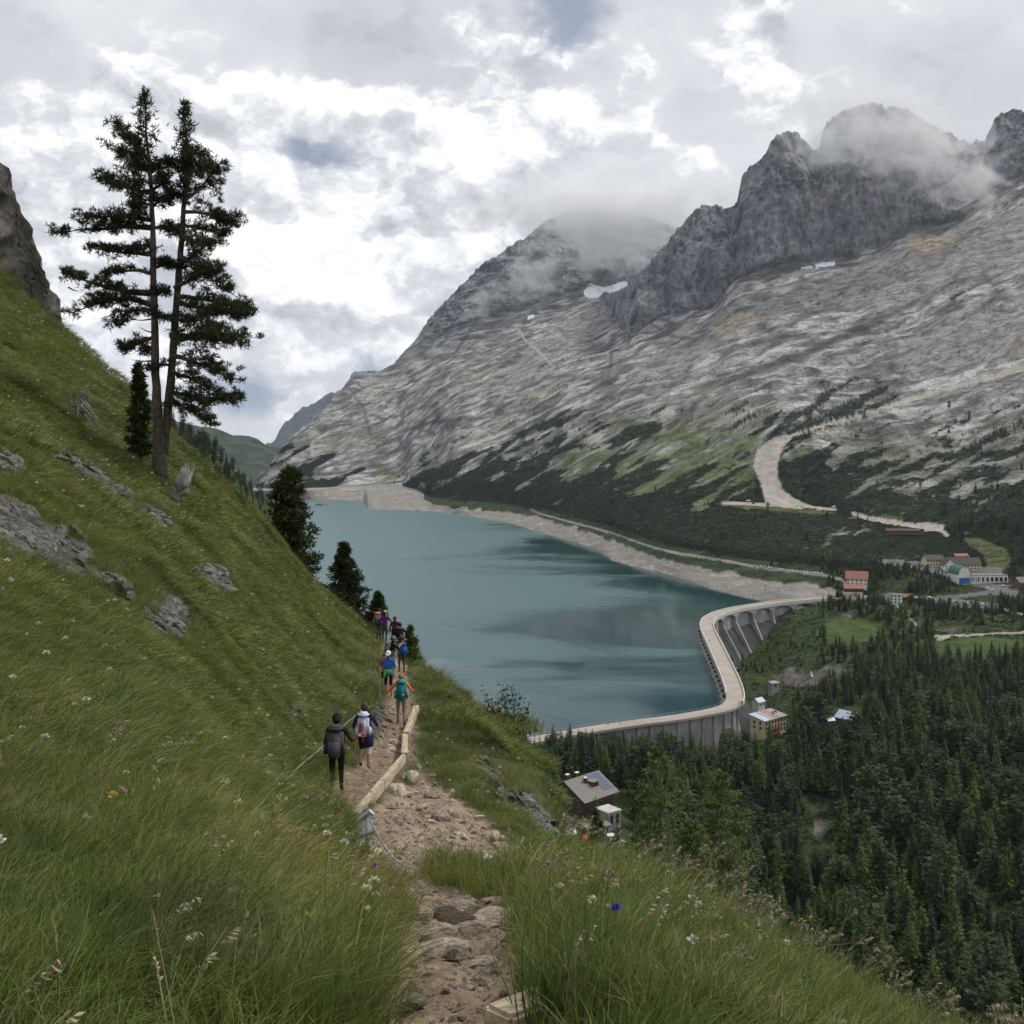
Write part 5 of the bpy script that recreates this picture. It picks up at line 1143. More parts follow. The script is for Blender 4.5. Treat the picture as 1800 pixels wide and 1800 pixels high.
        for k in range(m_):
            tt_ = k/(m_-1); p2, n2, t2 = at(idx[b]+(idx[b+1]-idx[b])*(.07+.86*tt_)); bow = math.sin(math.pi*tt_)
            g2 = zB((p2+n2*8).x, (p2+n2*8).y); dp = min(max(ZC-g2+1.5, 3), 24); top_ = ZC-3.2-2.6*(1-bow**.45)
            for zz, ex in ((top_, 0), (ZC-dp*.5-2, 0), (ZC-dp-2*bow, 0)): q_ = p2+n2*(1.35+2.3*bow+ex)-O; V.append((q_.x, q_.y, min(zz, top_)-O.z))
        for k in range(m_-1):
            for j in range(2): a = k*3+j; Fc.append((a, a+3, a+4, a+1))
        obj('bay_panel', mesh_from('bay_panel', V, Fc, M_STAIN, smooth=True), root)
        # apron between the fins below the panel, shadow put into its dark colour
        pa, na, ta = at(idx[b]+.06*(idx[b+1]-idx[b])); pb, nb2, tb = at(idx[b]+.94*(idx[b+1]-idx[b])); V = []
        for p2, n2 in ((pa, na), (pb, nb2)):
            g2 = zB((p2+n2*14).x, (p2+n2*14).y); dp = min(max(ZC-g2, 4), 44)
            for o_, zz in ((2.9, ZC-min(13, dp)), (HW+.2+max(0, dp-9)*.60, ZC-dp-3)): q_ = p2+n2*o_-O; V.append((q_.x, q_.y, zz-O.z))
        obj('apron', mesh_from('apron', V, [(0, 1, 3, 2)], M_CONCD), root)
        # spandrel: lintel with an arched lower edge
        V = []; Fc = []
        for k in range(m_):
            tt_ = k/(m_-1); p2, n2, t2 = at(idx[b]+(idx[b+1]-idx[b])*tt_); bow = max(0, math.sin(math.pi*min(max((tt_-.06)/.88, 0), 1)))**.42; zl = ZC-2.2-4.0*(1-bow)
            for o_, zz in ((HW-.4, ZC-1.15), (HW-.4, zl), (HW+.2, ZC-1.15), (HW+.2, zl)): q_ = p2+n2*o_-O; V.append((q_.x, q_.y, zz-O.z))
        for k in range(m_-1):
            a = k*4; Fc += [(a+2, a+3, a+7, a+6), (a+1, a, a+4, a+5), (a+3, a+1, a+5, a+7)]
        obj('spandrel', mesh_from('spandrel', V, Fc, M_CONC), root)
build_dam()
# far earth dam at the other end of the lake: a long block of pale fill with a flat crest
def earth_dam():
    a = P(540, 857, 2590); b = P(738, 857, 2600); c = (a+b)/2; root = empty('earth_dam', (c.x, c.y, ZL)); prop(root, 'low beige earth dam closing the far end of the lake', 'dam')
    prof = [(-62, ZL-1), (-10, -131.0), (-10, -129.6), (10, -129.6), (10, -131.0), (50, -150)]; t = (b-a).normalized(); nn = Vector((-t.y, t.x, 0)); V = []; Fc = []
    m_ = 30
    for i in range(m_):
        p = a.lerp(b, i/(m_-1))-Vector(root.location)
        for o_, z_ in prof: q_ = p+nn*o_; V.append((q_.x, q_.y, z_-ZL))
    for i in range(m_-1):
        for j in range(5): k = i*6+j; Fc.append((k, k+6, k+7, k+1))
    obj('embankment', mesh_from('embankment', V, Fc, mat('earth_fill', (.50, .455, .38), .95, .16, .02, .3, .1)), root)
    mb = MB(); mb.box(b.lerp(a, .12)-Vector(root.location)+Vector((0, -12, -129.6-0+0)), (46, 8, 4)); mb.v = [(x, y, z+2.2) for x, y, z in mb.v]; mb.obj('intake_block', M_CONC, root)
earth_dam()
# small rock islet near the far shore
mb = MB(); o_ = P(566, 888, Rz(888, ZL))
V = []; rgi = np.random.default_rng(1); ico = bmesh.new(); bmesh.ops.create_icosphere(ico, subdivisions=3, radius=1.0)
V = [tuple(Vector((v.co.x*12, v.co.y*9, v.co.z*3.2))*(1+.25*math.sin(v.co.x*5+v.co.y*7))) for v in ico.verts]; Fc = [tuple(v.index for v in f.verts) for f in ico.faces]; ico.free()
io = obj('rock_islet', mesh_from('rock_islet', V, Fc, mat('islet_rock', (.17, .16, .14), .95, .3, .2)), None, (o_.x, o_.y, ZL)); prop(io, 'tiny dark rock islet near the far left shore', 'islet')
# ================================================================== grass, stones and the furniture of the trail
def grass_mat():
    m = bpy.data.materials.new('grass_blades'); m.use_nodes = True; N = NT(m.node_tree)
    g = N.add('ShaderNodeNewGeometry'); oi = N.add('ShaderNodeObjectInfo'); isl = g.outputs['Random Per Island']; pos = g.outputs['Position']
    c = N.mix(isl, (.036, .060, .013), (.092, .122, .034))
    n = N.noise(pos, .55, 4, .6); n2 = N.noise(pos, 2.3, 3, .6)
    c = N.mix(N.mr(n, .46, .66), c, N.mix(isl, (.085, .104, .028), (.175, .180, .066)))
    dry = N.math('MULTIPLY', N.mr(n2, .52, .68), N.mr(isl, .25, .6)); c = N.mix(N.math('MULTIPLY', dry, .9), c, (.155, .120, .072))
    dark = N.mr(N.noise(pos, 1.1, 3, .6, .5), .50, .66); c = N.mix(N.math('MULTIPLY', dark, .62), c, (.022, .042, .012))
    c = N.vmath('MULTIPLY', c, (1.86, 1.70, 1.36))
    b = N.add('ShaderNodeBsdfPrincipled', ins={'Base Color': c, 'Roughness': .55, 'Specular IOR Level': .25}); t = N.add('ShaderNodeBsdfTranslucent', ins={'Color': c})
    mx = N.add('ShaderNodeMixShader', ins={0: .35}); N.l.new(b.outputs[0], mx.inputs[1]); N.l.new(t.outputs[0], mx.inputs[2])
    N.l.new(mx.outputs[0], N.add('ShaderNodeOutputMaterial').inputs[0]); return m
M_GRASS = grass_mat()
M_SEED = mat('seed_heads', (.30, .255, .165), .9, .25, 30)
M_STEM = mat('dry_stalk', (.20, .17, .085), .9, .2, 20)
M_WHITEF = mat('white_petals', (.72, .70, .58), .8, .1, 30); M_YELF = mat('yellow_petals', (.62, .50, .10), .8, .1, 30)
def blade(mb, p, yaw, L, w, curl, lean, rg, m=0):
    d = Vector((math.cos(yaw), math.sin(yaw), 0)); s_ = Vector((-d.y, d.x, 0)); pts = []
    for t in (0, .38, .72, 1):
        out = curl*L*(t**1.7); up = L*(t-.55*curl*t*t); pts.append(p+d*out+Vector((lean*L*t*t, 0, up)))
    tw = (s_+.5*rvec(rg)).normalized()*w/2
    n = len(mb.v); ws = (1, .85, .55)
    for q, k in zip(pts[:3], ws): mb.v += [tuple(q-tw*k), tuple(q+tw*k)]
    mb.v.append(tuple(pts[3]))
    mb.f += [(n, n+1, n+3, n+2), (n+2, n+3, n+5, n+4), (n+4, n+5, n+6)]; mb.m += [m]*3
def tuft_mesh(seed_, nb, spread, w, curl, lean):
    rg = np.random.default_rng(seed_); mb = MB()
    for k in range(nb):
        a = rg.uniform(0, 6.283); rr = spread*math.sqrt(rg.random()); blade(mb, Vector((rr*math.cos(a), rr*math.sin(a), -.05)), a+rg.normal()*.8, rg.uniform(.45, 1.1), w*rg.uniform(.7, 1.3), rg.uniform(.15, curl), lean*rg.uniform(.4, 1.3), rg)
    return mb.mesh('tuft', M_GRASS)
def stalk_mesh(seed_):
    rg = np.random.default_rng(seed_); mb = MB()
    for k in range(3):
        p = Vector((rg.uniform(-.1, .1), rg.uniform(-.1, .1), -.05)); a = rg.uniform(-1, 1); H_ = rg.uniform(.8, 1.15); le = rg.uniform(.15, .45)
        pts = [p+Vector((math.cos(a)*le*t*t, math.sin(a)*le*t*t, H_*(t-.16*t**3))) for t in (0, .3, .6, .8, 1)]
        mb.tube(pts, [.006, .005, .004, .0035, .003], 3, 1, cap=False)
        for q in range(22):
            t = rg.uniform(0, 1); b = pts[3].lerp(pts[4], t)+Vector((math.cos(a), math.sin(a), -.25))*t*.05; v = (Vector((math.cos(a), math.sin(a), -.35))+rvec(rg)*.45).normalized()*rg.uniform(.035, .07); s_ = v.cross(rvec(rg)).normalized()*.008
            mb.face([b, b+v*.5+s_, b+v, b+v*.5-s_], 0)
    return mb.mesh('stalk', [M_SEED, M_STEM])
def flower_mesh(seed_, m_):
    rg = np.random.default_rng(seed_); mb = MB(); mb.tube([(0, 0, -.1), (.02, 0, .55), (.03, 0, 1.0)], [.012, .010, .008], 3, 1, cap=False)
    for k in range(22):
        v = rvec(rg); v.z = abs(v.z); c = Vector((.03, 0, 1.0)); s_ = v.cross(rvec(rg)).normalized()*.05; mb.face([c, c+v*.10+s_, c+v*.17, c+v*.10-s_], 0)
    return mb.mesh('flower', [m_, M_STEM])
TUFTS = src_collection('grass_tuft', [tuft_mesh(1, 46, .30, .016, .55, .25), tuft_mesh(2, 46, .34, .016, .8, .35), tuft_mesh(3, 40, .22, .014, .45, .15), tuft_mesh(4, 46, .36, .018, .9, .45), tuft_mesh(5, 40, .3, .013, .7, .5)])
STALKS = src_collection('seed_stalk', [stalk_mesh(s) for s in (1, 2, 3, 4)])
FLOW = src_collection('flower_head', [flower_mesh(1, M_WHITEF), flower_mesh(2, M_WHITEF), flower_mesh(3, M_YELF)])
def surf_sample(dens_fn, allow):
    """random points on the near sheet; dens_fn(r) per square metre"""
    a = VA[:-1, :-1]; b = VA[:-1, 1:]; c = VA[1:, :-1]; ar = np.linalg.norm(np.cross(b-a, c-a), axis=-1)
    ctr = (a+b+c+VA[1:, 1:])*.25; n_ = np.cross(b-a, c-a)
    lam = ar*dens_fn(ctr[..., 1])*allow; cnt = rg.poisson(lam); i, j = np.nonzero(cnt); rep = cnt[i, j]; i = np.repeat(i, rep); j = np.repeat(j, rep)
    u = rg.random(len(i))[:, None]; v = rg.random(len(i))[:, None]
    p = VA[i, j]*(1-u)*(1-v)+VA[i, j+1]*u*(1-v)+VA[i+1, j]*(1-u)*v+VA[i+1, j+1]*u*v
    return p, i, j
vis_ = ((PXa > -160) & (PXa < 2000) & (PYa < 2150) & (YA > 1.6) & (KA < 13.35)).astype(float)
_bare = np.clip(PATH*1.15 + GRAVA*.93 + GRAVB*1.1 + ROCKA*.85 + CLIFFA, 0, 1)
allow = (vis_*(1-_bare))[:-1, :-1]; allow = np.where(_bare[:-1, :-1] > .97, 0, allow)
# swards: round patches of many blades, laid tangent to the ground where no bare ground is near
def sward_mesh(seed_, size, nb, L, w, curl, lean):
    rg = np.random.default_rng(seed_); mb = MB(); cl_ = [(rg.uniform(-size, size), rg.uniform(-size, size), rg.uniform(.6, 1.35), rg.normal()*.5) for _ in range(int(10))]
    for k in range(nb):
        a = rg.uniform(0, 6.283); rr = size*math.sqrt(rg.random())*rg.uniform(.9, 1.12); p = Vector((rr*math.cos(a), rr*math.sin(a), -.12*L-.02*size))
        c = min(cl_, key=lambda c_: (c_[0]-p.x)**2+(c_[1]-p.y)**2); hgt = L*c[2]*rg.uniform(.4, 1.25)
        blade(mb, p, rg.normal(c[3], 1.9), hgt, w*rg.uniform(.7, 1.35), rg.uniform(.2, curl), lean*rg.uniform(.5, 1.4), rg)
    return mb.mesh('sward', M_GRASS)
LOD = [(1.8, 6.5, .30, 1700, .20, .0046, 1.0, .2), (6.5, 13, .55, 1600, .26, .0080, 1.0, .25), (13, 27, 1.0, 1800, .29, .0135, .95, .3), (27, 80, 1.9, 2200, .36, .027, .95, .3)]
SW = []; k_ = 0
for r0, r1, size, nb, L, wd, cu, le in LOD: SW += [sward_mesh(100+k_+q, size, nb, L, wd, cu, le) for q in range(3)]; k_ += 10
SWC = src_collection('sward', SW)
badg = (_bare > .45)
def near_bare(i, j, R):
    """True when bare ground lies within R metres of a grid vertex"""
    c = VA[i, j]; i0, i1, j0, j1 = max(i-60, 0), min(i+61, NRA), max(j-60, 0), min(j+61, NCA)
    sub = VA[i0:i1:2, j0:j1:2]; b_ = badg[i0:i1:2, j0:j1:2]
    return bool(np.any(b_ & (np.sum((sub-c)**2, -1) < R*R)))
NRM = np.zeros_like(VA); gx = np.gradient(VA, axis=1); gy = np.gradient(VA, axis=0); NRM = np.cross(gx, gy); NRM /= np.linalg.norm(NRM, axis=-1, keepdims=True)+1e-9; NRM = gsm(gsm(NRM*np.sign(NRM[..., 2:3]), 3, 0), 3, 1); NRM /= np.linalg.norm(NRM, axis=-1, keepdims=True)
P_, I_, R3, S_ = [], [], [], []
covered = np.zeros((NRA, NCA), bool)
for li, (r0, r1, size, nb, L, wd, cu, le) in enumerate(LOD):
    m_ = (vis_ > 0) & (_bare < .3) & (YA >= r0) & (YA < r1); ci, cj = np.nonzero(m_); o_ = rg.permutation(len(ci)); cell = {}; sp = size*1.02
    for q in o_[:26000]:
        i, j = ci[q], cj[q]; v = VA[i, j]; key = (int(v[0]//sp), int(v[1]//sp), int(v[2]//sp)); hit_ = False
        for dx in (-1, 0, 1):
            for dy in (-1, 0, 1):
                for dz_ in (-1, 0, 1):
                    for u_ in cell.get((key[0]+dx, key[1]+dy, key[2]+dz_), ()):
                        if (u_[0]-v[0])**2+(u_[1]-v[1])**2+(u_[2]-v[2])**2 < sp*sp: hit_ = True; break
        if hit_: continue
        cell.setdefault(key, []).append(v)
        if near_bare(i, j, size*.95) or NRM[i, j, 2] < .52 or (KA[i, j] > 12.3 and li == 3): continue
        n_ = Vector(NRM[i, j]); dn_ = Vector((n_.x, n_.y, 0)); 
        if dn_.length < .05: dn_ = Vector((1, 0, 0))
        dn_ = dn_-n_*dn_.dot(n_); dn_.normalize(); an = rg.normal(0, .45); yv = n_.cross(dn_); xv = dn_*math.cos(an)+yv*math.sin(an); yv = n_.cross(xv)
        P_.append(v); R3.append(tuple(Matrix((xv, yv, n_)).transposed().to_euler())); S_.append(rg.uniform(.92, 1.12)); I_.append(li*3+int(rg.integers(0, 3)))
        i0, i1, j0, j1 = max(i-60, 0), min(i+61, NRA), max(j-60, 0), min(j+61, NCA); covered[i0:i1, j0:j1] |= np.sum((VA[i0:i1, j0:j1]-v)**2, -1) < (size*.8)**2
print('swards', len(P_), round(_time.time()-_T0, 1))
prop(gn_scatter('grass', np.array(P_), np.array(R3), np.array(S_), np.array(I_), SWC), 'long wild grass combed downhill over the whole near slope', 'grass', kind='stuff')
# loose tufts fill the gaps and fray the edges of the bare ground
GD = lambda r: np.clip(150*(4/np.maximum(r, 2.2))**1.45, 3.5, 170)
gp, gi_, gj_ = surf_sample(GD, allow*np.where(covered[:-1, :-1], .03, 1.0)); r_ = gp[:, 1]; n_g = len(gp)
gs = np.interp(r_, [2, 4, 8, 20, 40, 75], [.24, .27, .30, .36, .42, .50])*rg.uniform(.65, 1.25, n_g)*(1+.35*fbm(gp[:, 0]/1.3, gp[:, 1]/1.3, oct=2))
edge_ = np.clip((_bare[gi_, gj_]), 0, 1); gs *= 1-.45*edge_
gw = np.interp(r_, [2, 5, 15, 40, 75], [1, 1, 1.2, 1.6, 2.0])
grot = np.stack([rg.normal(0, .16, n_g), rg.normal(.10, .16, n_g), rg.normal(-.25, .9, n_g)], -1)
prop(gn_scatter('grass_tufts', gp, grot, np.stack([gs*gw, gs*gw, gs], -1), rg.integers(0, 5, n_g), TUFTS), 'tufts of grass fraying the edges of trail and rocks', 'grass', kind='stuff')
# stalks with seed heads, thickest along the right edge
edgeR = np.exp(-((KA-6.2)/.55)**2)*(PXa > 960)*(PXa < 2000)
sp_, si, sj = surf_sample(lambda r: np.clip(60*(4/np.maximum(r, 2))**1.2, 1.0, 60), allow*(.06+.75*edgeR[:-1, :-1]))
ss = rg.uniform(.26, .58, len(sp_))*np.interp(sp_[:, 1], [2, 8, 40], [.8, 1, 1.15])
prop(gn_scatter('seed_stalks', sp_, np.stack([rg.normal(0, .2, len(ss)), rg.normal(.1, .2, len(ss)), rg.normal(-.2, 1.0, len(ss))], -1), ss, rg.integers(0, 4, len(ss)), STALKS), 'pale drooping seed heads standing above the grass', 'grass', kind='stuff')
fp_, fi, fj = surf_sample(lambda r: np.clip(2.2*(5/np.maximum(r, 2))**.9, .25, 3), allow)
fs = rg.uniform(.22, .36, len(fp_))*np.interp(fp_[:, 1], [2, 10, 50], [.4, .65, 1.0])
prop(gn_scatter('wild_flowers', fp_, np.stack([fs*0, fs*0, rg.uniform(0, 6, len(fs))], -1), fs, rg.choice([0, 0, 1, 1, 2], len(fs)), FLOW), 'tiny white and yellow flowers sprinkled through the grass', 'flowers', kind='stuff')
print('grass', n_g, len(sp_), len(fp_), round(_time.time()-_T0, 1))

# ------------------------------------------------------------------ stones
def rock_mat(name, c1, c2, sc):
    m = bpy.data.materials.new(name); m.use_nodes = True; N = NT(m.node_tree); tc = N.add('ShaderNodeTexCoord').outputs['Object']; oi = N.add('ShaderNodeObjectInfo')
    n = N.noise(tc, sc, 6, .65); n2 = N.noise(N.vmath('MULTIPLY', tc, (1, 1, 4)), sc*1.7, 5, .65)
    c = N.mix(N.mr(N.math('ADD', N.math('MULTIPLY', n, .6), N.math('MULTIPLY', n2, .4)), .36, .62), c1, c2); c = N.vmath('SCALE', c, sc=N.mr(oi.outputs['Random'], 0, 1, .55, 1.3, smooth=False))
    b = N.add('ShaderNodeBsdfPrincipled', ins={'Base Color': c, 'Roughness': .92, 'Specular IOR Level': .2})
    bn = N.add('ShaderNodeBump', ins={'Height': N.math('ADD', n, n2), 'Strength': .8, 'Distance': .05}); N.l.new(bn.outputs[0], b.inputs['Normal'])
    N.l.new(b.outputs[0], N.add('ShaderNodeOutputMaterial').inputs[0]); return m
M_STONE = rock_mat('limestone', (.25, .195, .145), (.56, .475, .38), 3.0); M_SLATE = rock_mat('grey_layered_rock', (.026, .024, .022), (.225, .212, .195), 2.6)
def rock_mesh(seed_, flat, mtl, sub=2, strata=0.0):
    rg = np.random.default_rng(seed_); bm = bmesh.new(); bmesh.ops.create_icosphere(bm, subdivisions=sub, radius=1.0)
    pl = [(rvec(rg), rg.uniform(.55, .92)) for _ in range(11)]
    for v in bm.verts:
        p = v.co.copy()
        for nrm, d in pl:
            k = p.dot(nrm)
            if k > d: p -= nrm*(k-d)
        if strata: p.z += strata*(round(p.z*4)/4-p.z)
        p += rvec(rg)*.025; v.co = Vector((p.x, p.y*.8, p.z*flat))
    me = bpy.data.meshes.new('stone'); bm.to_mesh(me); bm.free(); me.materials.append(mtl); return me
STONES = [rock_mesh(s, f, M_STONE) for s, f in ((1, .55), (2, .45), (3, .7), (4, .35), (5, .6))]
PEBS = src_collection('pebble', [rock_mesh(s, f, M_STONE, 1) for s, f in ((11, .6), (12, .5), (13, .75), (14, .4))])
SLABS = [rock_mesh(s, f, M_SLATE, 3, .8) for s, f in ((21, .42), (22, .34), (23, .5), (24, .3), (25, .38), (26, .55))]
pa = (np.clip(PATH*.8+GRAVA*1.0+GRAVB*.9, 0, 1)*vis_)[:-1, :-1]
pp_, pi, pj = surf_sample(lambda r: np.clip(420*(4/np.maximum(r, 2.5))**1.25, 20, 480), pa)
ps = np.interp(pp_[:, 1], [2, 6, 15, 30, 60], [.009, .014, .027, .045, .06])*np.exp(rg.normal(0, .6, len(pp_)))
prop(gn_scatter('gravel', pp_, rg.uniform(0, 6.28, (len(ps), 3))*np.array([.12, .12, 1]), ps, rg.integers(0, 4, len(ps)), PEBS), 'loose pale gravel covering the trail and the eroded slope below it', 'gravel', kind='stuff')
print('gravel', len(ps), round(_time.time()-_T0, 1))
def stone(px, py, wpx, label, group=None, k=None, flat=1.0, sink=.25, rmin=0, yaw=None, mesh=None):
    p = hitA(px, py, rmin=rmin); s_ = wpx/F*p.y/2*1.3
    o = obj('stone', mesh or STONES[int(rg.integers(0, 5)) if k is None else k], None, (p.x, p.y, p.z+s_*flat*.26), (rg.uniform(-.2, .2), rg.uniform(-.2, .2), rg.uniform(0, 6.28) if yaw is None else yaw), (s_, s_*rg.uniform(.8, 1.1), s_*flat))
    return prop(o, label, 'stone', group)
G1 = 'stones set in the near trail'
NS = [(722,1770,48,'pale rounded stone lying alone low on the near trail',1.0), (772,1658,56,'grey angular stone beside the flat layered rock on the trail',1.0), (700,1690,54,'pale flat stone left of the layered rock on the trail',.7), (768,1688,110,'long flat layered rock across the trail',.5),
 (742,1618,44,'dark tilted stone on the left edge of the trail',1.1), (725,1600,30,'small grey stone in the grass left of the trail step',1.0), (800,1622,92,'broad pale slab forming the trail step',.8), (828,1648,60,'wedge-shaped pale stone right of the broad step slab',.9), (868,1630,78,'long pale stone across the right of the trail step',.7), (905,1612,62,'pale stone at the right end of the trail step',.8),
 (812,1690,40,'blocky pale stone under the trail step',1.0), (845,1700,66,'wide pale slab low on the right of the trail',.55), (800,1716,34,'small pale stone below the layered rock',.8), (760,1712,26,'little pale stone left below the layered rock',.8), (880,1590,34,'pale stone on the far lip of the trail step',.8), (860,1585,26,'small pale stone left on the far lip of the step',.8), (826,1586,22,'tiny stone in the middle of the far lip of the step',.8),
 (683,1532,40,'pale boulder at the foot of the steel post',1.0), (620,1518,52,'wide pale stone left of the steel post',.7), (735,1522,26,'pale stone alone in the grass right of the post',1.0), (640,1500,30,'pale stone under the short plank',.8), (1092,1628,36,'pale stone in the grass right of the trail',1.0), (417,1465,60,'grey slanted slab poking out of the left grass',.6), (410,1410,30,'pale stone left of the cable anchor',.8), (440,1417,34,'pale stone just under the cable anchor',.8),
 (722,1376,34,'bright rubble block below the timber edging',1.0), (715,1400,26,'smaller rubble block below the timber edging',1.0), (745,1420,22,'rubble stone in the middle of the eroded slope',1.0), (762,1402,26,'dark rubble stone high on the eroded slope',1.0), (700,1310,18,'small white stone in the worn path near the second hiker',.8), (690,1318,16,'tiny white stone in the worn path near the second hiker',.8), (870,1478,28,'rubble stone low on the right of the eroded slope',1.0), (775,1440,30,'dark rubble stone at the grass edge of the eroded slope',1.0), (790,1432,20,'little rubble stone at the grass edge of the eroded slope',1.0)]
for px, py, wd, lb, fl in NS: stone(px, py, wd, lb, G1, None, fl)
# rock outcrops on the slope: layered slabs of several sizes
OL = ['layered grey outcrop below the dead branches', 'large broken grey outcrop at the left edge of the slope', 'dark outcrop in the middle of the left slope', 'small outcrop under the twin pine', 'thin outcrop right of the pine on the left slope', 'low outcrop between the left edge and the middle', 'dark craggy rock face on the right flank of the spur', 'small rocks high on the right flank of the spur', 'pale rock at the left picture edge', 'low rocks in the grass left of the first hiker', 'grey rock wall beside the trail near the hikers']
for oi_, (pl, lb) in enumerate(zip(OUTC, OL)):
    xs = [p[0] for p in pl]; ys = [p[1] for p in pl]; c = hitA(np.mean(xs), np.mean(ys), rmin=12); root = empty('rock_outcrop', c); prop(root, lb, 'rock')
    cnt = int(np.clip((max(xs)-min(xs))*(max(ys)-min(ys))/48, 14, 95)); made = 0; g = 0
    while made < cnt and g < 900:
        g += 1; x_ = rg.uniform(min(xs), max(xs)); y_ = rg.uniform(min(ys), max(ys))
        if not in_poly(np.array([x_]), np.array([y_]), pl)[0]: continue
        p = hitA(x_, y_, rmin=12)
        if (p-c).length > 12: continue
        s_ = rg.uniform(.15, .52)*np.interp(p.y, [15, 45], [.6, 1.0])*(.55 if oi_ in (9, 10) else (.7 if oi_ in (6, 7) else 1)); o = obj('rock', SLABS[int(rg.integers(0, 6))], root, p-c-Vector((0, 0, s_*.02)), (rg.normal(.1, .2), rg.normal(.55, .22), rg.normal(.2, .6)), (s_, s_*.75, s_*rg.uniform(.4, .8))); made += 1

# ------------------------------------------------------------------ timber edging, cable, posts
def wood_mat(name, c1, c2):
    m = bpy.data.materials.new(name); m.use_nodes = True; N = NT(m.node_tree); tc = N.add('ShaderNodeTexCoord').outputs['Object']
    n = N.noise(N.vmath('MULTIPLY', tc, (1.2, 22, 22)), 1.0, 5, .65); n2 = N.noise(tc, 2.5, 4, .6); c = N.mix(N.mr(n, .35, .65), c1, c2); c = N.mix(N.mr(n2, .5, .75, 0, .5), c, (.12, .10, .08))
    b = N.add('ShaderNodeBsdfPrincipled', ins={'Base Color': c, 'Roughness': .85, 'Specular IOR Level': .2}); bn = N.add('ShaderNodeBump', ins={'Height': n, 'Strength': .5, 'Distance': .01}); N.l.new(bn.outputs[0], b.inputs['Normal'])
    N.l.new(b.outputs[0], N.add('ShaderNodeOutputMaterial').inputs[0]); return m
M_WOOD = wood_mat('weathered_timber', (.34, .27, .18), (.56, .47, .34)); M_STEEL = mat('galvanised_steel', (.36, .38, .41), .45, .15, 8, metal=.7); M_CABLE = mat('wire_cable', (.33, .34, .35), .5, .15, 30, metal=.5)
def beam(name, a, b, w_, h_, label, cat, bev=.02):
    """a squared timber with worn edges between two points; local X runs along it"""
    a = Vector(a); b = Vector(b); L = (b-a).length; bm = bmesh.new(); bmesh.ops.create_cube(bm, size=1.0)
    for v in bm.verts: v.co = Vector((v.co.x*L, v.co.y*w_, v.co.z*h_))
    None if L <= 1.5 else bmesh.ops.subdivide_edges(bm, edges=[e for e in bm.edges if abs(e.verts[0].co.x-e.verts[1].co.x) > L*.5], cuts=9)
    jt = min(1.0, L/2)
    for v in bm.verts: v.co += Vector((0, rg.uniform(-1, 1)*.006, rg.uniform(-1, 1)*.008))*jt
    bmesh.ops.bevel(bm, geom=[e for e in bm.edges if e.calc_length() > 0 and len(e.link_faces) == 2 and e.calc_face_angle(0) > .8], offset=bev, segments=2, affect='EDGES')
    me = bpy.data.meshes.new(name); bm.to_mesh(me); bm.free(); me.materials.append(M_WOOD)
    d = (b-a).normalized(); o = obj(name, me, None, (a+b)/2); o.rotation_euler = d.to_track_quat('X', 'Z').to_euler(); return prop(o, label, cat)
E1, E2, E3, E4 = P(612,1452,21.0), P(709,1334,31.0), P(712,1296,35.0), P(732,1245,41.5)
E1b = E1.lerp(E2, .36); E1c = E1.lerp(E2, .40)
beam('timber_edging', E1, E1.lerp(E2, .505), .14, .25, 'nearest squared timber edging the trail', 'timber'); beam('timber_edging', E1.lerp(E2, .515), E2, .14, .24, 'squared timber edging the trail beside the second hiker', 'timber')
beam('timber_edging', E2+Vector((.02, .12, .02)), E3, .18, .22, 'short squared timber at the bend of the trail', 'timber'); beam('timber_edging', E3+Vector((.02, .1, .03)), E4, .20, .22, 'farthest squared timber edging the trail', 'timber')
pl0 = hitA(610, 1487, rmin=8); pl1 = hitA(668, 1518, rmin=8); beam('plank', pl0+Vector((0, 0, .06)), pl1+Vector((0, 0, .06)), .20, .10, 'short worn plank lying behind the steel post', 'plank')
lg0 = P(872, 1806, 3.15); lg1 = P(985, 1760, 3.35); beam('timber_log', lg0, lg1, .11, .09, 'pale squared log at the bottom edge of the trail', 'log', .012)
def tube_obj(name, pts, rad, m, label, cat, n=6, group=None):
    mb = MB(); mb.tube(pts, [rad]*len(pts), n); o = mb.obj(name, m, smooth=True); return prop(o, label, cat, group)
PB = hitA(648, 1536, rmin=8); PT = P(647, 1436, PB.y); 
root = empty('cable_post', PB); prop(root, 'steel cable post standing beside the trail in the foreground', 'post')
mb = MB(); mb.tube([(0, 0, -.2), PT-PB], [.022, .022], 8); mb.obj('shaft', M_STEEL, root, smooth=True)
mb = MB(); mb.tube([PT-PB+Vector((-.06, 0, -.16)), PT-PB+Vector((.06, 0, -.12))], [.03, .03], 6); mb.tube([PT-PB+Vector((-.07, 0, -.02)), PT-PB+Vector((.02, 0, .05)), PT-PB+Vector((.05, 0, .02))], [.02, .028, .02], 6); mb.obj('clamp', M_STEEL, root)
AN = hitA(490, 1412, rmin=12); AT = P(489, 1386, AN.y)
root2 = empty('cable_anchor', AN); prop(root2, 'small steel cable anchor in the grass left of the first hiker', 'anchor')
mb = MB(); mb.tube([(0, 0, -.1), AT-AN], [.035, .03], 6); mb.obj('shaft', M_STEEL, root2, smooth=True)
mb = MB(); mb.tube([AT-AN+Vector((-.14, 0, -.22)), AT-AN+Vector((-.02, 0, -.05)), AT-AN+Vector((.02, 0, .05))], [.05, .05, .025], 6); mb.obj('bracket', M_STEEL, root2)
def sag(a, b, k, n=14): return [a.lerp(b, t)+Vector((0, 0, -k*math.sin(math.pi*t))) for t in np.linspace(0, 1, n)]
FB = P(668, 1238, 41.0); FA = P(667, 1232, 41.5)
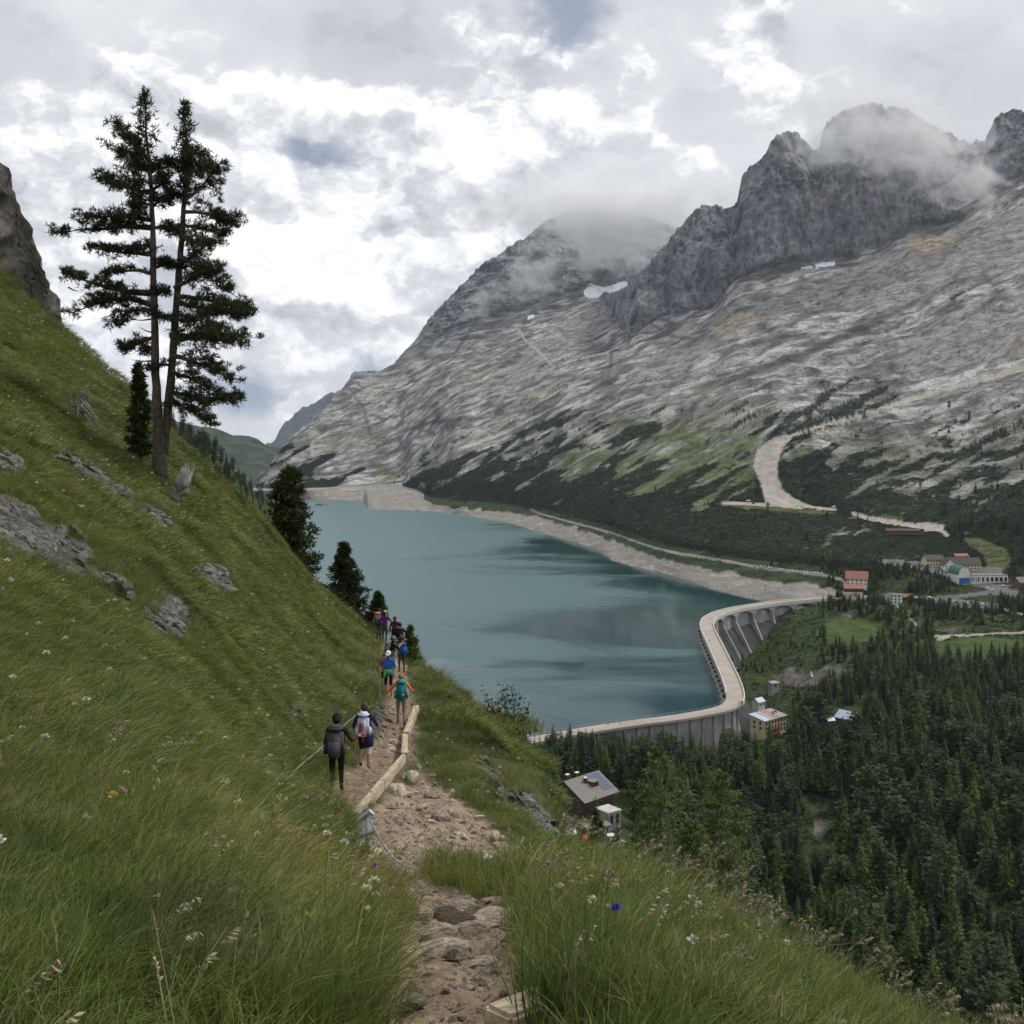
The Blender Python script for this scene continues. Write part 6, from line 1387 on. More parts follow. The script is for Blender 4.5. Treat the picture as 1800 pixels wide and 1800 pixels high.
cb = [AT]+[hitA(x_, y_, rmin=15)+Vector((.12, -.2, .30)) for x_, y_ in ((515, 1372), (545, 1345), (575, 1315), (605, 1285), (632, 1262))]+[P(667, 1234, 41.2)]
tube_obj('steel_cable', cb, .011, M_CABLE, 'hand cable running along the slope behind the hikers', 'cable')
tube_obj('steel_cable', sag(AT, P(505,1406,20), .05)+sag(P(505,1406,20), PT, .35)[1:], .008, M_CABLE, 'slack cable from the anchor to the foreground post', 'cable')
tube_obj('steel_cable', sag(PT, hitA(735,1548,rmin=6)+Vector((0, 0, .1)), .12), .008, M_CABLE, 'cable running down to the right from the foreground post', 'cable')
FPB = P(668, 1240, 41.2); r3 = empty('cable_post', FPB); prop(r3, 'thin steel cable post by the hiker in the blue shirt', 'post'); mb = MB(); mb.tube([(0, 0, -.35), P(667, 1198, 41.2)-FPB], [.022, .022], 6); mb.obj('shaft', M_STEEL, r3)
# two small flowers one can pick out
for px, py, cc_, lb in ((1083, 1697, (.07, .03, .42), 'single violet flower in the grass at the bottom'), (656, 1586, (.45, .12, .30), 'pink flower head left of the trail')):
    p = hitA(px, py, rmin=2.5); fo_ = empty('flower', p); prop(fo_, lb, 'flower'); mb = MB(); mb.tube([(0, 0, -.02), (0, 0, .2)], [.004, .003], 4); mb.obj('stem', M_STEM, fo_)
    mb = MB(); rgf = np.random.default_rng(px)
    for k in range(24): v = rvec(rgf); v.z = abs(v.z); s_ = v.cross(rvec(rgf)).normalized()*.008; mb.face([Vector((0, 0, .2)), Vector((0, 0, .2))+v*.014+s_, Vector((0, 0, .2))+v*.024, Vector((0, 0, .2))+v*.014-s_])
    mb.obj('petals', mat('petal_%d' % px, cc_, .8, .15, 40), fo_)
print('ground', round(_time.time()-_T0, 1))
# ================================================================== houses, walls and cars
def plain(name, c, rough=.8, var=.14, scale=.8, metal=0.0): return mat(name, c, rough, var, scale, metal=metal)
W_CREAM = plain('cream_render', (.62, .56, .40)); W_WHITE = plain('white_render', (.72, .71, .68)); W_YEL = plain('yellow_render', (.62, .54, .33)); W_WOOD = plain('dark_timber', (.060, .040, .030), .85, .3, 2); W_BROWN = plain('brown_timber', (.14, .085, .055), .85, .3, 2)
R_RED = plain('red_tiles', (.30, .135, .10), .85, .22, 1.5); R_GREY = plain('grey_shingle', (.20, .185, .165), .9, .2, 1.5); R_DARK = plain('dark_roof', (.085, .07, .065), .85, .25, 1.5); R_BLUE = plain('pale_blue_metal', (.46, .53, .62), .45, .06, .3); R_RUST = plain('rusty_metal', (.33, .225, .18), .7, .35, .5); R_GREEN = plain('green_metal', (.06, .15, .075), .5, .15, .5)
M_GLASS = plain('window_glass', (.025, .03, .035), .15, .1); M_FRAME = plain('window_frame', (.30, .24, .18)); M_STONEW = plain('stone_masonry', (.27, .25, .225), .95, .3, .7); M_PANEL = plain('solar_cell', (.085, .105, .165), .25, .2, 1.2); M_BLUE = plain('blue_paint', (.03, .13, .42), .5); M_BALC = plain('red_balcony', (.26, .10, .075), .8); M_ORANGE = plain('orange_awning', (.75, .42, .06), .7); M_REDC = plain('red_canvas', (.62, .07, .05), .7); M_WCAN = plain('white_canvas', (.72, .71, .68), .7)
def loc_of(px, r, z=None):
    x = (px-HX)/F*r; return Vector((x, r, zB(x, r) if z is None else z))
def on(px, py, kmin=6.2):
    p = hitB(px, py, kmin); p.z -= .4; return p
def house(name, label, cat, loc, yaw, L, W, H, rh, wm, rm, found=6.0, wins=(), roof='gable', over=.7, parts=(), group=None, mid=None):
    """walls, pitched roof with thickness, and a window object for each opening. local X along the ridge, -Y the front"""
    e = empty(name, loc, yaw); prop(e, label, cat, group); mb = MB()
    hx, hy = L/2, W/2
    if mid:    # two-tone walls: upper storey of another material
        z1, m2 = mid; mb.box((0, 0, (z1-found)/2), (L, W, z1+found)); mb.obj('wall', wm, e); mb = MB(); mb.box((0, 0, (z1+H)/2), (L+.3, W+.3, H-z1)); wl = mb.obj('upper_wall', m2, e)
    else:
        mb.box((0, 0, (H-found)/2), (L, W, H+found)); wl = mb.obj('wall', wm, e)
    rb = MB(); t = .28
    if roof == 'gable':
        g = MB(); 
        for sx in (-1, 1): g.face([(sx*hx, -hy, H), (sx*hx, hy, H), (sx*hx, 0, H+rh)][::sx])
        g.obj('gable', mid[1] if mid else wm, e); ox, oy = hx+over, hy+over; dz = rh*over/hy
        for sy in (-1, 1):
            q = [(-ox, 0, H+rh+.02), (ox, 0, H+rh+.02), (ox, sy*oy, H-dz), (-ox, sy*oy, H-dz)]; u = [(x, y, z+t) for x, y, z in q]
            if sy > 0: q, u = q[::-1], u[::-1]
            rb.face(u[::-1]); rb.face(q)
            for i in range(4): rb.face([q[i], q[(i+1) % 4], u[(i+1) % 4], u[i]][::-1])
    elif roof == 'shed':
        ox, oy = hx+over, hy+over; q = [(-ox, oy, H+rh), (ox, oy, H+rh), (ox, -oy, H), (-ox, -oy, H)]; u = [(x, y, z+t) for x, y, z in q]; rb.face(u[::-1]); rb.face(q)
        for i in range(4): rb.face([q[i], q[(i+1) % 4], u[(i+1) % 4], u[i]][::-1])
        g = MB(); 
        for sx in (-1, 1): g.face([(sx*hx, -hy, H), (sx*hx, hy, H), (sx*hx, hy, H+rh)][::sx])
        g.face([(-hx, hy, H), (hx, hy, H), (hx, hy, H+rh), (-hx, hy, H+rh)][::-1]); g.obj('gable', wm, e)
    elif roof == 'hip':
        ox, oy = hx+over, hy+over; k = min(ox, oy)*.9; q = [(-ox, -oy, H), (ox, -oy, H), (ox, oy, H), (-ox, oy, H)]; u = [(x, y, z+.25) for x, y, z in q]; r1, r2 = (-ox+k, 0, H+rh), (ox-k, 0, H+rh)
        rb.face(q[::-1])
        for i in range(4): rb.face([q[i], q[(i+1) % 4], u[(i+1) % 4], u[i]])
        rb.face([u[0], u[1], r2, r1]); rb.face([u[1], u[2], r2]); rb.face([u[2], u[3], r1, r2]); rb.face([u[3], u[0], r1])
    else: rb.box((0, 0, H+.25), (L+over, W+over, .5))
    ro = rb.obj('roof', rm, e)
    for (fc, u_, v_, ww, hh) in wins:      # face 0 front(-Y) 1 right(+X) 2 back 3 left
        ex = .18 if mid else .02
        if fc in (0, 2): s_ = -1 if fc == 0 else 1; c = (u_*hx, s_*(hy+.03+ex), v_); fr = (ww+.3, .10, hh+.3); pn = (ww, .06, hh); c2 = (u_*hx, s_*(hy+.08+ex), v_)
        else: s_ = 1 if fc == 1 else -1; c = (s_*(hx+.03+ex), u_*hy, v_); fr = (.10, ww+.3, hh+.3); pn = (.06, ww, hh); c2 = (s_*(hx+.08+ex), u_*hy, v_)
        f = MB(); f.box(c, fr); fo_ = f.obj('window', M_FRAME, e); g = MB(); g.box(c2, pn); g.obj('pane', M_GLASS, fo_)
    for nm, c, sz, m in parts: p = MB(); p.box(c, sz); p.obj(nm, m, e)
    return e, ro
rows_ = lambda fc, n, zs, ww=1.1, hh=1.4, sp=.86: [(fc, u, z, ww, hh) for z in zs for u in np.linspace(-sp, sp, n)]
R45 = math.radians
# the house with the solar roof
e, ro = house('alpine_house', 'timber house with a big grey roof full of solar panels', 'house', loc_of(1022, 432, -140.3), R45(45), 17, 18, 5.4, 5.0, W_WOOD, R_GREY, 8, rows_(0, 6, (3.9,), 1.2, 1.5)+rows_(3, 4, (1.5, 4.0), 1.1, 1.4, .7), over=1.4,
   parts=[('chimney', (-6.5, 1.2, 11.0), (1.5, 1.0, 2.2), W_WOOD), ('chimney', (-1.5, 1.0, 10.9), (1.6, 1.0, 2.0), W_WOOD), ('chimney', (-1.2, -3.0, 9.6), (1.1, 1.1, 2.2), W_WOOD), ('chimney_cap', (-6.5, 1.2, 12.25), (1.7, 1.2, .25), M_WCAN), ('chimney_cap', (-1.5, 1.0, 12.05), (1.8, 1.2, .25), M_WCAN), ('chimney_cap', (-1.2, -3.0, 10.85), (1.3, 1.3, .25), M_WCAN), ('dormer', (1.6, -4.2, 8.4), (3.4, 3.0, 1.9), W_WOOD), ('dormer_roof', (1.6, -4.4, 9.45), (4.0, 3.6, .2), R_GREY)])
sl_ = math.atan2(5.0, 9.0); nrm = Vector((0, -math.sin(sl_), math.cos(sl_)))
for a_ in range(5):
    for b_ in range(5):
        d_ = 1.3+a_*1.75; xx = .9+b_*1.75
        if a_ < 1 or b_ > 1:
            c_ = Vector((xx, -d_*math.cos(sl_), 10.4+.37-d_*math.sin(sl_)))+nrm*.06; p_ = MB(); p_.box((0, 0, 0), (1.62, 1.5, .07)); po_ = p_.obj('solar_panel', M_PANEL, e); po_.location = c_; po_.rotation_euler = (sl_, 0, 0)
# its stone annex, terrace, parasol and tables
T0 = loc_of(1062, 405, -139.5)
house('stone_annex', 'small stone annex with flat white roof below the solar house', 'annex', loc_of(1069, 414, -141.5), R45(35), 6, 7, 5.0, .2, M_STONEW, plain('pale_concrete', (.46, .45, .42)), 9, rows_(0, 2, (2.6,), 1.2, 3.2, .45), 'flat', .5)
house('terrace_shelter', 'open striped shelter beside the terrace of the solar house', 'shelter', loc_of(1048, 406, -142.0), R45(25), 9, 4, 2.6, .5, M_STONEW, R_GREY, 6, rows_(0, 3, (1.3,), 1.6, 1.8, .6), 'shed', .5)
mb = MB(); mb.box((0, 0, -2.5), (16, 8, 5)); tr_ = mb.obj('terrace', M_STONEW, None); tr_.location = loc_of(1056, 397, -142.0); tr_.rotation_euler = (0, 0, R45(25)); prop(tr_, 'stone terrace with tables below the solar house', 'terrace')
def parasol(px, py_z, r, m, label, R=1.7):
    e = empty('parasol', loc_of(px, r, py_z) if r else on(px, py_z, 5.5)); prop(e, label, 'parasol'); mb = MB(); mb.tube([(0, 0, -.5), (0, 0, 2.5)], [.04, .03], 6); mb.obj('pole', M_STEEL, e)
    V = [(0, 0, 2.75)]+[(R*math.cos(a), R*math.sin(a), 2.15-.08*(i % 2)) for i, a in enumerate(np.linspace(0, 2*math.pi, 17)[:-1])]; Fc = [(0, i+1, (i+1) % 16+1) for i in range(16)]; obj('canopy', mesh_from('canopy', V, Fc, m), e)
parasol(1034, -142.0, 396, M_REDC, 'bright red parasol on the terrace of the solar house', 2.2); parasol(1074, -142.0, 398, M_WCAN, 'white parasol on the right of the terrace', 1.6)
for k, (px, r, c) in enumerate(((1062, 396, M_BLUE), (1068, 395, M_BLUE), (1056, 398, W_WHITE), (1074, 394, M_BLUE), (1079, 397, M_ORANGE))):
    e = empty('picnic_table', loc_of(px, r, -142.0), .4); prop(e, ['blue table left of centre on the terrace', 'blue table in the middle of the terrace', 'white table at the back of the terrace', 'blue table at the front edge of the terrace', 'orange table at the right end of the terrace'][k], 'table'); mb = MB(); mb.box((0, 0, .72), (1.7, .9, .1)); mb.obj('table_top', c, e)
    for sx in (-1, 1): mb = MB(); mb.box((sx*.6, 0, .35), (.1, .7, .7)); mb.obj('leg', W_BROWN, e)
    for sy in (-1, 1): mb = MB(); mb.box((0, sy*.85, .42), (1.7, .3, .08)); mb.obj('bench', c, e)
# cream house under the dam
e, ro = house('cream_house', 'long cream house with white and rusty metal roof under the dam', 'house', loc_of(1350, 618, -162.5), R45(42), 19, 9.5, 8.6, 2.0, W_CREAM, R_BLUE, 16, rows_(0, 7, (2.2, 4.6, 7.2), 1.0, 1.4, .86)+rows_(3, 2, (4.6, 7.2), 1.0, 1.4, .4), 'shed', .6,
   parts=[('balcony', (-1.5, -5.5, 3.2), (8.5, 1.3, .25), M_BALC), ('balcony', (-1.5, -5.5, .7), (8.5, 1.3, .25), M_BALC), ('balustrade', (-1.5, -6.1, 3.8), (8.5, .12, .9), M_BALC), ('balustrade', (-1.5, -6.1, 1.3), (8.5, .12, .9), M_BALC), ('basement', (5.5, -5.8, -3.0), (8, 2.4, 7), M_STONEW), ('chimney', (3.2, -1.0, 10.9), (.9, .9, 1.6), R_RUST), ('chimney', (6.5, -.5, 10.9), (.9, .9, 1.4), R_RUST)])
th = math.atan2(2.0, 10.7)
for k, (x0, w_, m) in enumerate(((0.2, 3.2, R_RUST), (4.0, 3.6, R_RUST), (8.2, 2.6, R_RUST), (-3.4, 1.6, R_RUST))):
    mb = MB(); mb.box((0, 0, 0), (w_, 10.9, .05)); o = mb.obj('roof_sheet', m, ro); o.location = (x0, 0, 8.6+1.0+.31); o.rotation_euler = (th, 0, 0)
house('hut', 'little pale-blue roofed hut beside the dam bend', 'hut', loc_of(1333, 690, -165.5), R45(40), 6, 5, 3.2, 1.8, W_WHITE, R_BLUE, 10, rows_(0, 2, (1.6,), .8, 1.0, .5), over=.4)
house('bunker', 'small grey concrete portal at the dam foot', 'bunker', loc_of(1360, 765, -170.5), R45(25), 6, 4, 2.6, .8, M_CONC, M_CONC, 10, [(0, 0, 1.2, 1.4, 1.8)], 'shed', .2)
house('hut', 'pale-blue metal roofed hut among the trees right of the cream house', 'hut', loc_of(1491, 622, -157.5), R45(-50), 10, 9, 2.6, 3.0, W_WOOD, R_BLUE, 26, rows_(0, 3, (1.4,), .8, 1.0, .6), over=.6)
house('shed', 'tiny pale-blue roofed shed left of the metal roofed hut', 'shed', loc_of(1459, 622, -158.5), R45(20), 4.2, 3.4, 2.0, 1.0, W_WOOD, R_BLUE, 26, [(0, 0, 1.0, .8, .9)], over=.4)
house('shed', 'low shed with blue-grey roof at the foot of the spur', 'shed', loc_of(994, 330, -117.5), R45(10), 5, 3.5, 2.2, .9, W_BROWN, R_BLUE, 14, [(0, 0, 1.1, .8, .9)], over=.4)
# at the right end of the dam
house('gatehouse', 'gatehouse with red roof, dark upper storey and cream base at the dam end', 'house', loc_of(1499, 985, -142), R45(-4), 15.5, 10, 7.6, 2.6, W_CREAM, R_RED, 8, rows_(0, 4, (2.6,), .8, .7, .8)[:2]+rows_(0, 3, (5.8,), 1.2, 1.0, .6), mid=(4.4, W_WOOD), parts=[('garage_door', (1.2, -5.05, 1.9), (3.6, .15, 3.8), R_GREY)])
house('keeper_house', 'white house with large red tiled roof behind the gatehouse', 'house', on(1506, 1030), R45(-18), 17, 12, 8.0, 5.2, W_WHITE, R_RED, 9, rows_(3, 3, (2.4, 5.2), 1.1, 1.4, .6)+rows_(0, 5, (3, 6), 1.1, 1.3), over=1.2, parts=[('balcony', (-8.9, 0, 4.0), (1.0, 9, .3), W_BROWN)])
house('white_house', 'small white two-storey house with grey flat roof beside the orange awnings', 'house', on(1576, 1061, 5.5), R45(-28), 8.5, 7, 8.2, .6, W_WHITE, R_GREY, 8, rows_(0, 3, (1.8, 4.4, 6.8), 1.2, 1.1, .7)+rows_(1, 2, (4.4, 6.8), 1.1, 1.1, .5), 'hip', .6)
house('snack_bar', 'low brown snack bar with gabled roof right of the small white house', 'bar', on(1594, 1055, 5.5), R45(-15), 8, 6, 3.6, 1.9, W_BROWN, R_RED, 8, rows_(0, 3, (1.9,), 1.4, 1.3, .6))
for px, r, lb in ((1606, 1053, 'orange awning nearest the brown snack bar'), (1612, 1053.5, 'middle orange awning of the snack bar'), (1618, 1054, 'orange awning at the car park end')): parasol(px, r, None, M_ORANGE, lb, 2.6)
house('lodge', 'white lodge with grey roof at the left end of the upper car park', 'lodge', on(1570, 1000), R45(-14), 17, 11, 4.6, 4.2, W_WHITE, R_GREY, 8, rows_(0, 5, (2.4,), 1.3, 1.4)+rows_(3, 2, (2.4,), 1.2, 1.3, .5), over=1.1)
house('inn', 'yellow inn with dark hipped roof behind the upper car park', 'inn', on(1639, 994), R45(6), 16.5, 11, 6.6, 3.6, W_YEL, R_DARK, 8, rows_(0, 6, (2, 5), 1.1, 1.4), over=.9)
e, _ = house('hotel', 'large yellow hotel with long dark roof above the cable car station', 'hotel', on(1694, 1001), R45(-4), 27, 13, 6.2, 5.2, W_YEL, R_DARK, 8, rows_(0, 9, (2.0, 4.8), 1.1, 1.4), over=1.0, parts=[('chimney', (3, 1, 12.2), (1.6, 1.6, 2.2), R_RED)])
g_, _ = house('hotel_wing', 'white-gabled wing at the left end of the large yellow hotel', 'hotel', on(1667, 1002), R45(86), 13, 10, 5.6, 5.2, W_WHITE, R_DARK, 8, rows_(3, 3, (1.8, 4.4), 1.0, 1.3, .6), over=.8)
house('chalet', 'small red-roofed chalet behind the hotel roof', 'chalet', on(1688, 982), R45(0), 12, 8, 3.2, 2.0, W_BROWN, R_RED, 12, rows_(0, 4, (1.8,), 1.0, 1.2))
def cable_station():
    e = empty('cable_car_station', on(1686, 1023), R45(14)); prop(e, 'white barrel-vaulted cable car station with green roof and blue front', 'station')
    w_, L, h0 = 12.5, 14, 8; a = np.linspace(math.pi, 0, 15); prof = [(-w_/2, -6)]+[(w_/2*math.cos(t), h0+w_*.55*math.sin(t)) for t in a]+[(w_/2, -6)]
    V = [(x, -L/2, z) for x, z in prof]; obj('front_wall', mesh_from('front_wall', V, [tuple(range(len(V)))[::-1]], W_WHITE), e); V = [(x, L/2, z) for x, z in prof]; obj('back_wall', mesh_from('back_wall', V, [tuple(range(len(V)))], W_WHITE), e)
    V = []; Fc = []; pr = [(w_/2+.35)*np.array([math.cos(t), 1.12*math.sin(t)]) for t in a]
    for x, z in pr: V += [(x, -L/2-.7, h0-.1+z), (x, L/2+.7, h0-.1+z)]
    for i in range(14): Fc.append((2*i, 2*i+1, 2*i+3, 2*i+2))
    ro = obj('roof', mesh_from('roof', V, Fc, R_GREEN), e); md = ro.modifiers.new('thick', 'SOLIDIFY'); md.thickness = .35; md.offset = 1
    for sx in (-1, 1): mb = MB(); mb.box((sx*(w_/2-.1), 0, 1), (.2, L-.1, 14.4)); mb.obj('side_wall', W_WHITE, e)
    mb = MB(); mb.box((0, -L/2-.2, 2.3), (w_-2, .3, 5.2)); mb.obj('gate', M_BLUE, e)
    mb = MB()
    for k in range(6): mb.tube([(0, -L/2-.08, 10), (1.1*math.cos(k*1.047), -L/2-.08, 10+1.1*math.sin(k*1.047))], [.14, .14], 4)
    mb.obj('emblem', plain('grey_emblem', (.35, .38, .36)), e)
cable_station()
e, _ = house('service_building', 'flat white service building with columns right of the cable station', 'building', on(1733, 1022), R45(3), 33, 12, 6.2, .3, W_WHITE, R_GREY, 8, rows_(0, 8, (3.0,), 2.6, 3.4, .9), 'flat', .8)
for k in range(9): mb = MB(); mb.box((-15.5+k*3.9, -7.2, 1.5), (.7, .7, 8.4)); mb.obj('column', W_WHITE, e)
house('chalet', 'brown timber chalet cut by the right picture edge', 'chalet', on(1796, 1032), R45(20), 12, 9, 5.5, 3.6, W_BROWN, R_GREY, 8, rows_(0, 4, (1.8, 4.2), 1.0, 1.2), over=1.0)
e, _ = house('mountain_restaurant', 'low dark restaurant with terrace on the gravel shelf above the forest', 'restaurant', on(1585, 937, 8.6), R45(-4), 34, 9, 3.4, 1.6, W_WOOD, R_DARK, 8, rows_(0, 9, (1.8,), 1.5, 1.4), over=.8, parts=[('terrace_deck', (0, -8, .2), (36, 7, .5), W_BROWN), ('railing', (0, -11.4, 1.0), (36, .15, .9), W_BROWN)])
for px, r, m, lb in ((1597, 938, M_REDC, 'red parasol at the mountain restaurant, left of the pair'), (1603, 938.3, M_REDC, 'red parasol at the mountain restaurant, right of the pair'), (1571, 937.5, M_WCAN, 'white parasol on the mountain restaurant terrace')): parasol(px, r, None, m, lb, 2.4)
# retaining wall of the lower car park
a_, b_ = loc_of(1680, 942, -142.8), loc_of(1757, 940, -142.8); e = empty('retaining_wall', (a_+b_)/2); prop(e, 'stone retaining wall under the lower car park', 'wall'); d_ = b_-a_; mb = MB(); mb.box((0, 0, -3.6), (d_.length, 1.2, 8.0), Euler((0, 0, math.atan2(d_.y, d_.x)))); mb.obj('masonry', M_STONEW, e)
for k in range(13): c_ = a_.lerp(b_, (k+.5)/13)-(a_+b_)/2; mb = MB(); mb.box(c_+Vector((0, -.5, -3.4)), (.8, .6, 7.2), Euler((0, 0, math.atan2(d_.y, d_.x)))); mb.obj('pier', M_CONC, e)
# abutment with an arched opening, right end of the dam
ab = DAM[-1]; e = empty('dam_abutment', (ab.x+3, ab.y-4, -150)); prop(e, 'stone abutment with dark arched opening at the right end of the dam', 'abutment'); mb = MB(); mb.box((0, 0, 0), (30, 6, 15)); mb.obj('masonry', M_STONEW, e)
V = [(-2.4, -3.06, -7)]+[(2.4*math.cos(t), -3.06, -1.5+2.4*math.sin(t)) for t in np.linspace(math.pi, 0, 9)]+[(2.4, -3.06, -7)]; obj('arch_opening', mesh_from('arch_opening', V, [tuple(range(len(V)))[::-1]], plain('dark_opening', (.02, .02, .02))), e)

# ------------------------------------------------------------------ cars
CARC = {'white': (.78, .78, .77), 'silver': (.48, .49, .50), 'black': (.03, .03, .035), 'grey': (.20, .21, .22), 'red': (.40, .03, .03), 'blue': (.04, .09, .25)}
def car_mesh():
    prof = [(-2.1, .35), (-2.15, .75), (-1.95, .95), (-1.35, 1.02), (-.75, 1.45), (.75, 1.48), (1.55, 1.0), (2.0, .9), (2.1, .6), (2.1, .35)]; V = []; Fc = []
    for sy in (-.85, .85): V += [(x, sy*(.82 if z > 1.2 else 1), z) for x, z in prof]
    n = len(prof); Fc.append(tuple(range(n))); Fc.append(tuple(range(n, 2*n))[::-1])
    for i in range(n): Fc.append((i, i+n, (i+1) % n+n, (i+1) % n))
    return V, Fc
CB_V, CB_F = car_mesh(); BODY = {k: mesh_from('body', CB_V, CB_F, plain('car_paint_'+k, c, .35, .03)) for k, c in CARC.items()}
gmb = MB()
for sy in (-1, 1): gmb.face([(-1.15, sy*.80, 1.06), (1.3, sy*.80, 1.06), (.68, sy*.735, 1.40), (-.70, sy*.735, 1.40)][::sy])
gmb.face([(1.56, -.7, 1.03), (1.56, .7, 1.03), (.80, .62, 1.44), (.80, -.62, 1.44)]); gmb.face([(-1.36, .7, 1.06), (-1.36, -.7, 1.06), (-.79, -.62, 1.43), (-.79, .62, 1.43)])
GLZ = gmb.mesh('glazing', M_GLASS); wmb = MB(); wmb.tube([(0, -.12, 0), (0, .12, 0)], [.33, .33], 10); WHE = wmb.mesh('wheel', plain('tyre', (.02, .02, .02)))
def car(px, py, col, yaw, label, group, kmin=7.3, van=False):
    p = hitB(px, py, kmin); e = empty('camper_van' if van else 'parked_car', p+Vector((0, 0, .05)), yaw); prop(e, label, 'van' if van else 'car', group)
    if van: e.scale = (1.35, 1.2, 1.75)
    obj('body', BODY[col], e); obj('glazing', GLZ, e)
    for x in (-1.35, 1.3):
        for y in (-.78, .78): obj('wheel', WHE, e, (x, y, .33))
ORD_ = ['first', 'second', 'third', 'fourth', 'fifth', 'sixth', 'seventh', 'eighth', 'ninth', 'tenth', 'eleventh', 'twelfth', 'thirteenth', 'fourteenth', 'fifteenth', 'sixteenth', 'seventeenth', 'eighteenth', 'nineteenth']
crow = ['white', 'silver', 'white', 'white', 'silver', 'white', 'white', 'silver', 'white', 'white', 'white', 'silver', 'white', 'white', 'silver', 'white', 'white', 'white']
for k in range(18):
    t = k/17; px = 1338+106*t; py = np.interp(px, [1338, 1380, 1444], [996.5, 1003, 1009])
    car(px, py, crow[k], 1.25, '%s car, %s from the left in the lakeside row' % (crow[k], ORD[k]), 'cars parked along the lake road')
lots = [(1632,1051,'white'),(1629,1055,'white'),(1653,1056,'grey'),(1660,1058,'silver'),(1674,1059,'silver'),(1681,1060,'black'),(1694,1060,'grey'),(1700,1061,'white'),(1706,1060,'black'),(1713,1063,'black'),(1719,1061,'grey'),(1727,1063,'white'),(1742,1063,'silver')]
for k, (px, py, c) in enumerate(lots): car(px, py, c, 1.2+(k < 2)*.9, '%s car, %s from the left in the lower car park' % (c, ORD[k]), 'cars in the lower car park', 5.7)
for k, (px, py, c) in enumerate([(1737,1035,'white'),(1745,1038,'white'),(1764,1031,'white'),(1777,1033,'red'),(1607,1003,'white'),(1590,993,'grey'),(1599,993,'black'),(1618,995,'silver'),(1630,997,'black'),(1650,1003,'black'),(1663,1006,'grey'),(1657,998,'silver')]):
    car(px, py, c, .3 if k < 4 else 1.0, '%s car, %s' % (c, ['leftmost below the cable station', 'second below the cable station', 'third below the cable station', 'at the bend right of the cable station', 'on the ramp below the upper car park', 'by the white lodge, left one', 'by the white lodge, right one', 'in front of the yellow inn, left one', 'in front of the yellow inn, right one', 'left of the hotel wing', 'just left of the cable station', 'in front of the hotel wing'][k]), 'cars around the cable car station')
for k, (px, py, c, v) in enumerate([(1316,882,'white',1),(1324,886,'black',0),(1340,886,'white',0),(1346,886.5,'white',0),(1352,887,'silver',0),(1358,887.5,'white',0),(1268,884,'silver',0),(1402,890,'white',0),(1410,891,'silver',0),(1466,893,'white',1)]):
    car(px, py, c, .15, '%s %s, %s from the left on the gravel shelf' % (c, 'camper van' if v else 'car', ORD[[1, 2, 3, 4, 5, 6, 0, 7, 8, 9][k]]), 'vehicles on the gravel shelf', 9.2, bool(v))
# the stream spilling under the dam
s0 = hitB(1425, 1190, 3); mb = MB(); mb.tube([s0+Vector((0, 0, 4)), s0+Vector((.4, -.6, 1)), s0+Vector((1.2, -3, -1))], [.5, .8, 1.0], 7); prop(mb.obj('waterfall', plain('white_water', (.7, .74, .76), .4)), 'thin white waterfall in the dark gorge beside the dam', 'waterfall')
print('buildings', round(_time.time()-_T0, 1))
